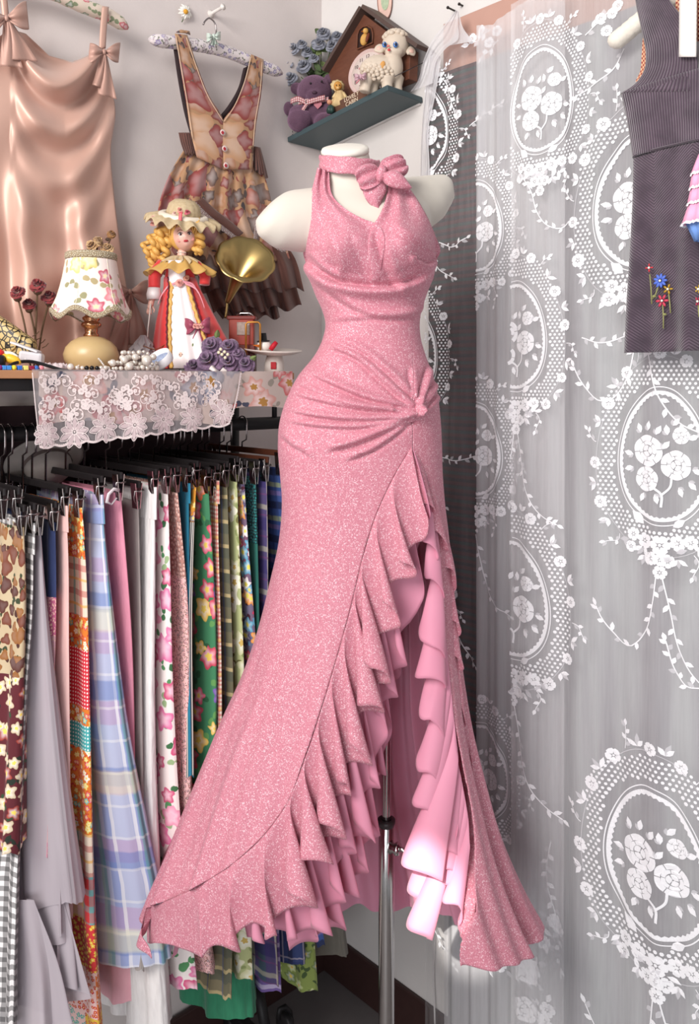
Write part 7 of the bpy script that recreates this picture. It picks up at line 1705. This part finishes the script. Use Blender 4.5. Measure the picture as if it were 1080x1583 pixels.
# --- blue-grey rose bouquet
BYY = WR(486, 100, 0.045).y; kq = BYY/F
bq = thing('rose_bouquet', 'bouquet of blue grey fabric roses behind the plum teddy bear', 'flowers', P(490, 170, BYY))
B_ = lambda px, py, dy=0.0: P(px, py, BYY+dy)
for k, (x, y, r) in enumerate([(452, 76, 11), (441, 100, 10), (466, 68, 8), (474, 80, 9), (469, 102, 11.5), (448, 121, 11), (499, 52, 11), (492, 68, 10.5), (512, 71, 10), (520, 57, 10), (484, 90, 8)]):
    petal_rose(B_(x, y, -0.02-0.006*(k % 3)), r*kq*1.1, (-0.3+0.1*(k % 4), -0.8, 0.35), M_bluegrey, bq, 'rose', 100+k)
    b = MB(); b.tube(spline([B_(x, y+3, -0.014), B_((x+492)/2, (y+140)/2, -0.004), B_(492, 165, 0)], 8), 0.0013, 6); b.build('stem', M_leafd, bq)
rl = random.Random(11)
for k in range(46):
    x = rl.gauss(483, 20); y = rl.gauss(97, 21)
    if y < 50 or y > 135 or x > 525 or x < 440 or (x < 460 and y > 128): continue
    a = rl.uniform(0, 2*PI); c = B_(x, y, rl.uniform(-0.02, 0.008)); d = Vector((math.cos(a), rl.uniform(-.5, .2), math.sin(a))).normalized(); s_ = d.cross(Vector((0, 1, 0.2))).normalized(); ln = rl.uniform(0.020, 0.032); b = MB()
    b.grid(lambda u, v: c+d*ln*(v-0.2)+s_*(u-0.5)*ln*0.55*math.sin(PI*(0.06+0.9*v))+Vector((0, 0.004*math.cos((u-.5)*3)*v, -0.004*v*v)), 6, 8); b.build('leaf', M_leafd if k % 3 else M_leafl, bq, solid=0.0006)
# --- little bonnet bear figurine and green trinket
FY = WR(523, 150, 0.10).y; kf = FY/F
lf = thing('bonnet_figurine', 'tiny bear figurine in a cream bonnet and dress beside the clock', 'figurine', P(523, 168, FY))
B2 = lambda px, py, dy=0.0: P(px, py, FY+dy)
b = MB(); b.ell(B2(522, 133, -.004), (6.5*kf, 6.5*kf, 7*kf), 18, 12); hd2 = b.build('head', plain((196, 140, 66), 0.6, var=0.12, nscale=90), lf)
for x in (519.5, 524.5): b = MB(); b.ell(B2(x, 131.5, -.0165), 0.9*kf, 8, 6); b.build('eye', M_dark, hd2)
b = MB(); b.ell(B2(522, 136, -.014), (2.8*kf, 2.4*kf, 2.2*kf), 10, 8); b.build('muzzle', plain((222, 180, 116), 0.6), hd2)
b = MB(); b.lathe([(4*kf, 0.006), (8*kf, 0.0), (11*kf, -0.004)], B2(522, 131, .006), 40, axis=(0.1, -0.9, 0.3), wave=lambda r, h, a: (r*(1+0.06*math.sin(a*9)), h)); b.build('bonnet', plain((216, 190, 140), 0.7, var=0.1), lf, solid=0.001)
b = MB(); q0 = B2(525, 141); b.lathe([(5*kf, 0), (9*kf, -8*kf), (14*kf, -18*kf), (15*kf, -26*kf), (0, -27*kf)], q0, 40, wave=lambda r, h, a: (r*(1+0.05*math.sin(a*8)), h)); b.build('dress', plain((206, 178, 130), 0.7, var=0.15, nscale=70), lf)
for sx in (-1, 1): b = MB(); b.tube([B2(525+5*sx, 144, -.004), B2(525+10*sx, 151, -.012)], [0.005, 0.004], 10); b.build('arm', plain((214, 188, 140), 0.7), lf)
b = MB(); b.ell(B2(509, 158, -.012), (4*kf, 4*kf, 4*kf), 12, 8); b.build('basket', plain((200, 140, 110), 0.6), lf)
gt = MB(); p = B2(511, 172, -.02); gt.lathe([(0, 0), (5.5*kf, 0.002), (6.5*kf, 0.010), (5*kf, 0.018), (2.5*kf, 0.022), (0, 0.023)], Vector((p.x, p.y, zsp(p)+0.0005)), 24, wave=lambda r, h, a: (r*(1+0.1*math.sin(a*5)), h))
tag(gt.build('green_trinket', plain((38, 62, 56), 0.4, var=0.15, nscale=120)), 'dark green trinket at the front edge of the corner shelf', 'trinket')
# hanging plaque above the clock
pq = thing('hanging_plaque', 'pink and green oval felt plaque hanging above the cuckoo clock', 'ornament', WR(595, 30, 0.008))
ov = [(0.5*math.cos(a)*(1-0.12*math.sin(a)), math.sin(a)) for a in np.linspace(0, 2*PI, 33)[:-1]]
def oval(k, o, m, name, th=0.003): b = MB(); b.prism([WR(595+22*k*x, -4-36*k*y, o) for x, y in ov], RN*th); b.build(name, m, pq, smooth=False)
oval(1.0, 0.004, plain((150, 104, 92), 0.9), 'edge'); oval(0.93, 0.0075, plain((226, 190, 176), 0.9, var=0.1), 'felt', 0.0015); oval(0.55, 0.0092, plain((176, 190, 160), 0.9, var=0.15, nscale=90), 'green_patch', 0.0012)
# thin white cable on the right wall near the floor
wc_ = MB(); wc_.tube(spline([WR(668, 1330, 0.006), WR(672, 1440, 0.006), WR(670, 1500, 0.006), WR(672, 1583, 0.016)], 24), 0.0022, 8)
tag(wc_.build('cable', plain((206, 200, 198), 0.5)), 'thin white cable running down the right wall beside the curtain', 'cable')
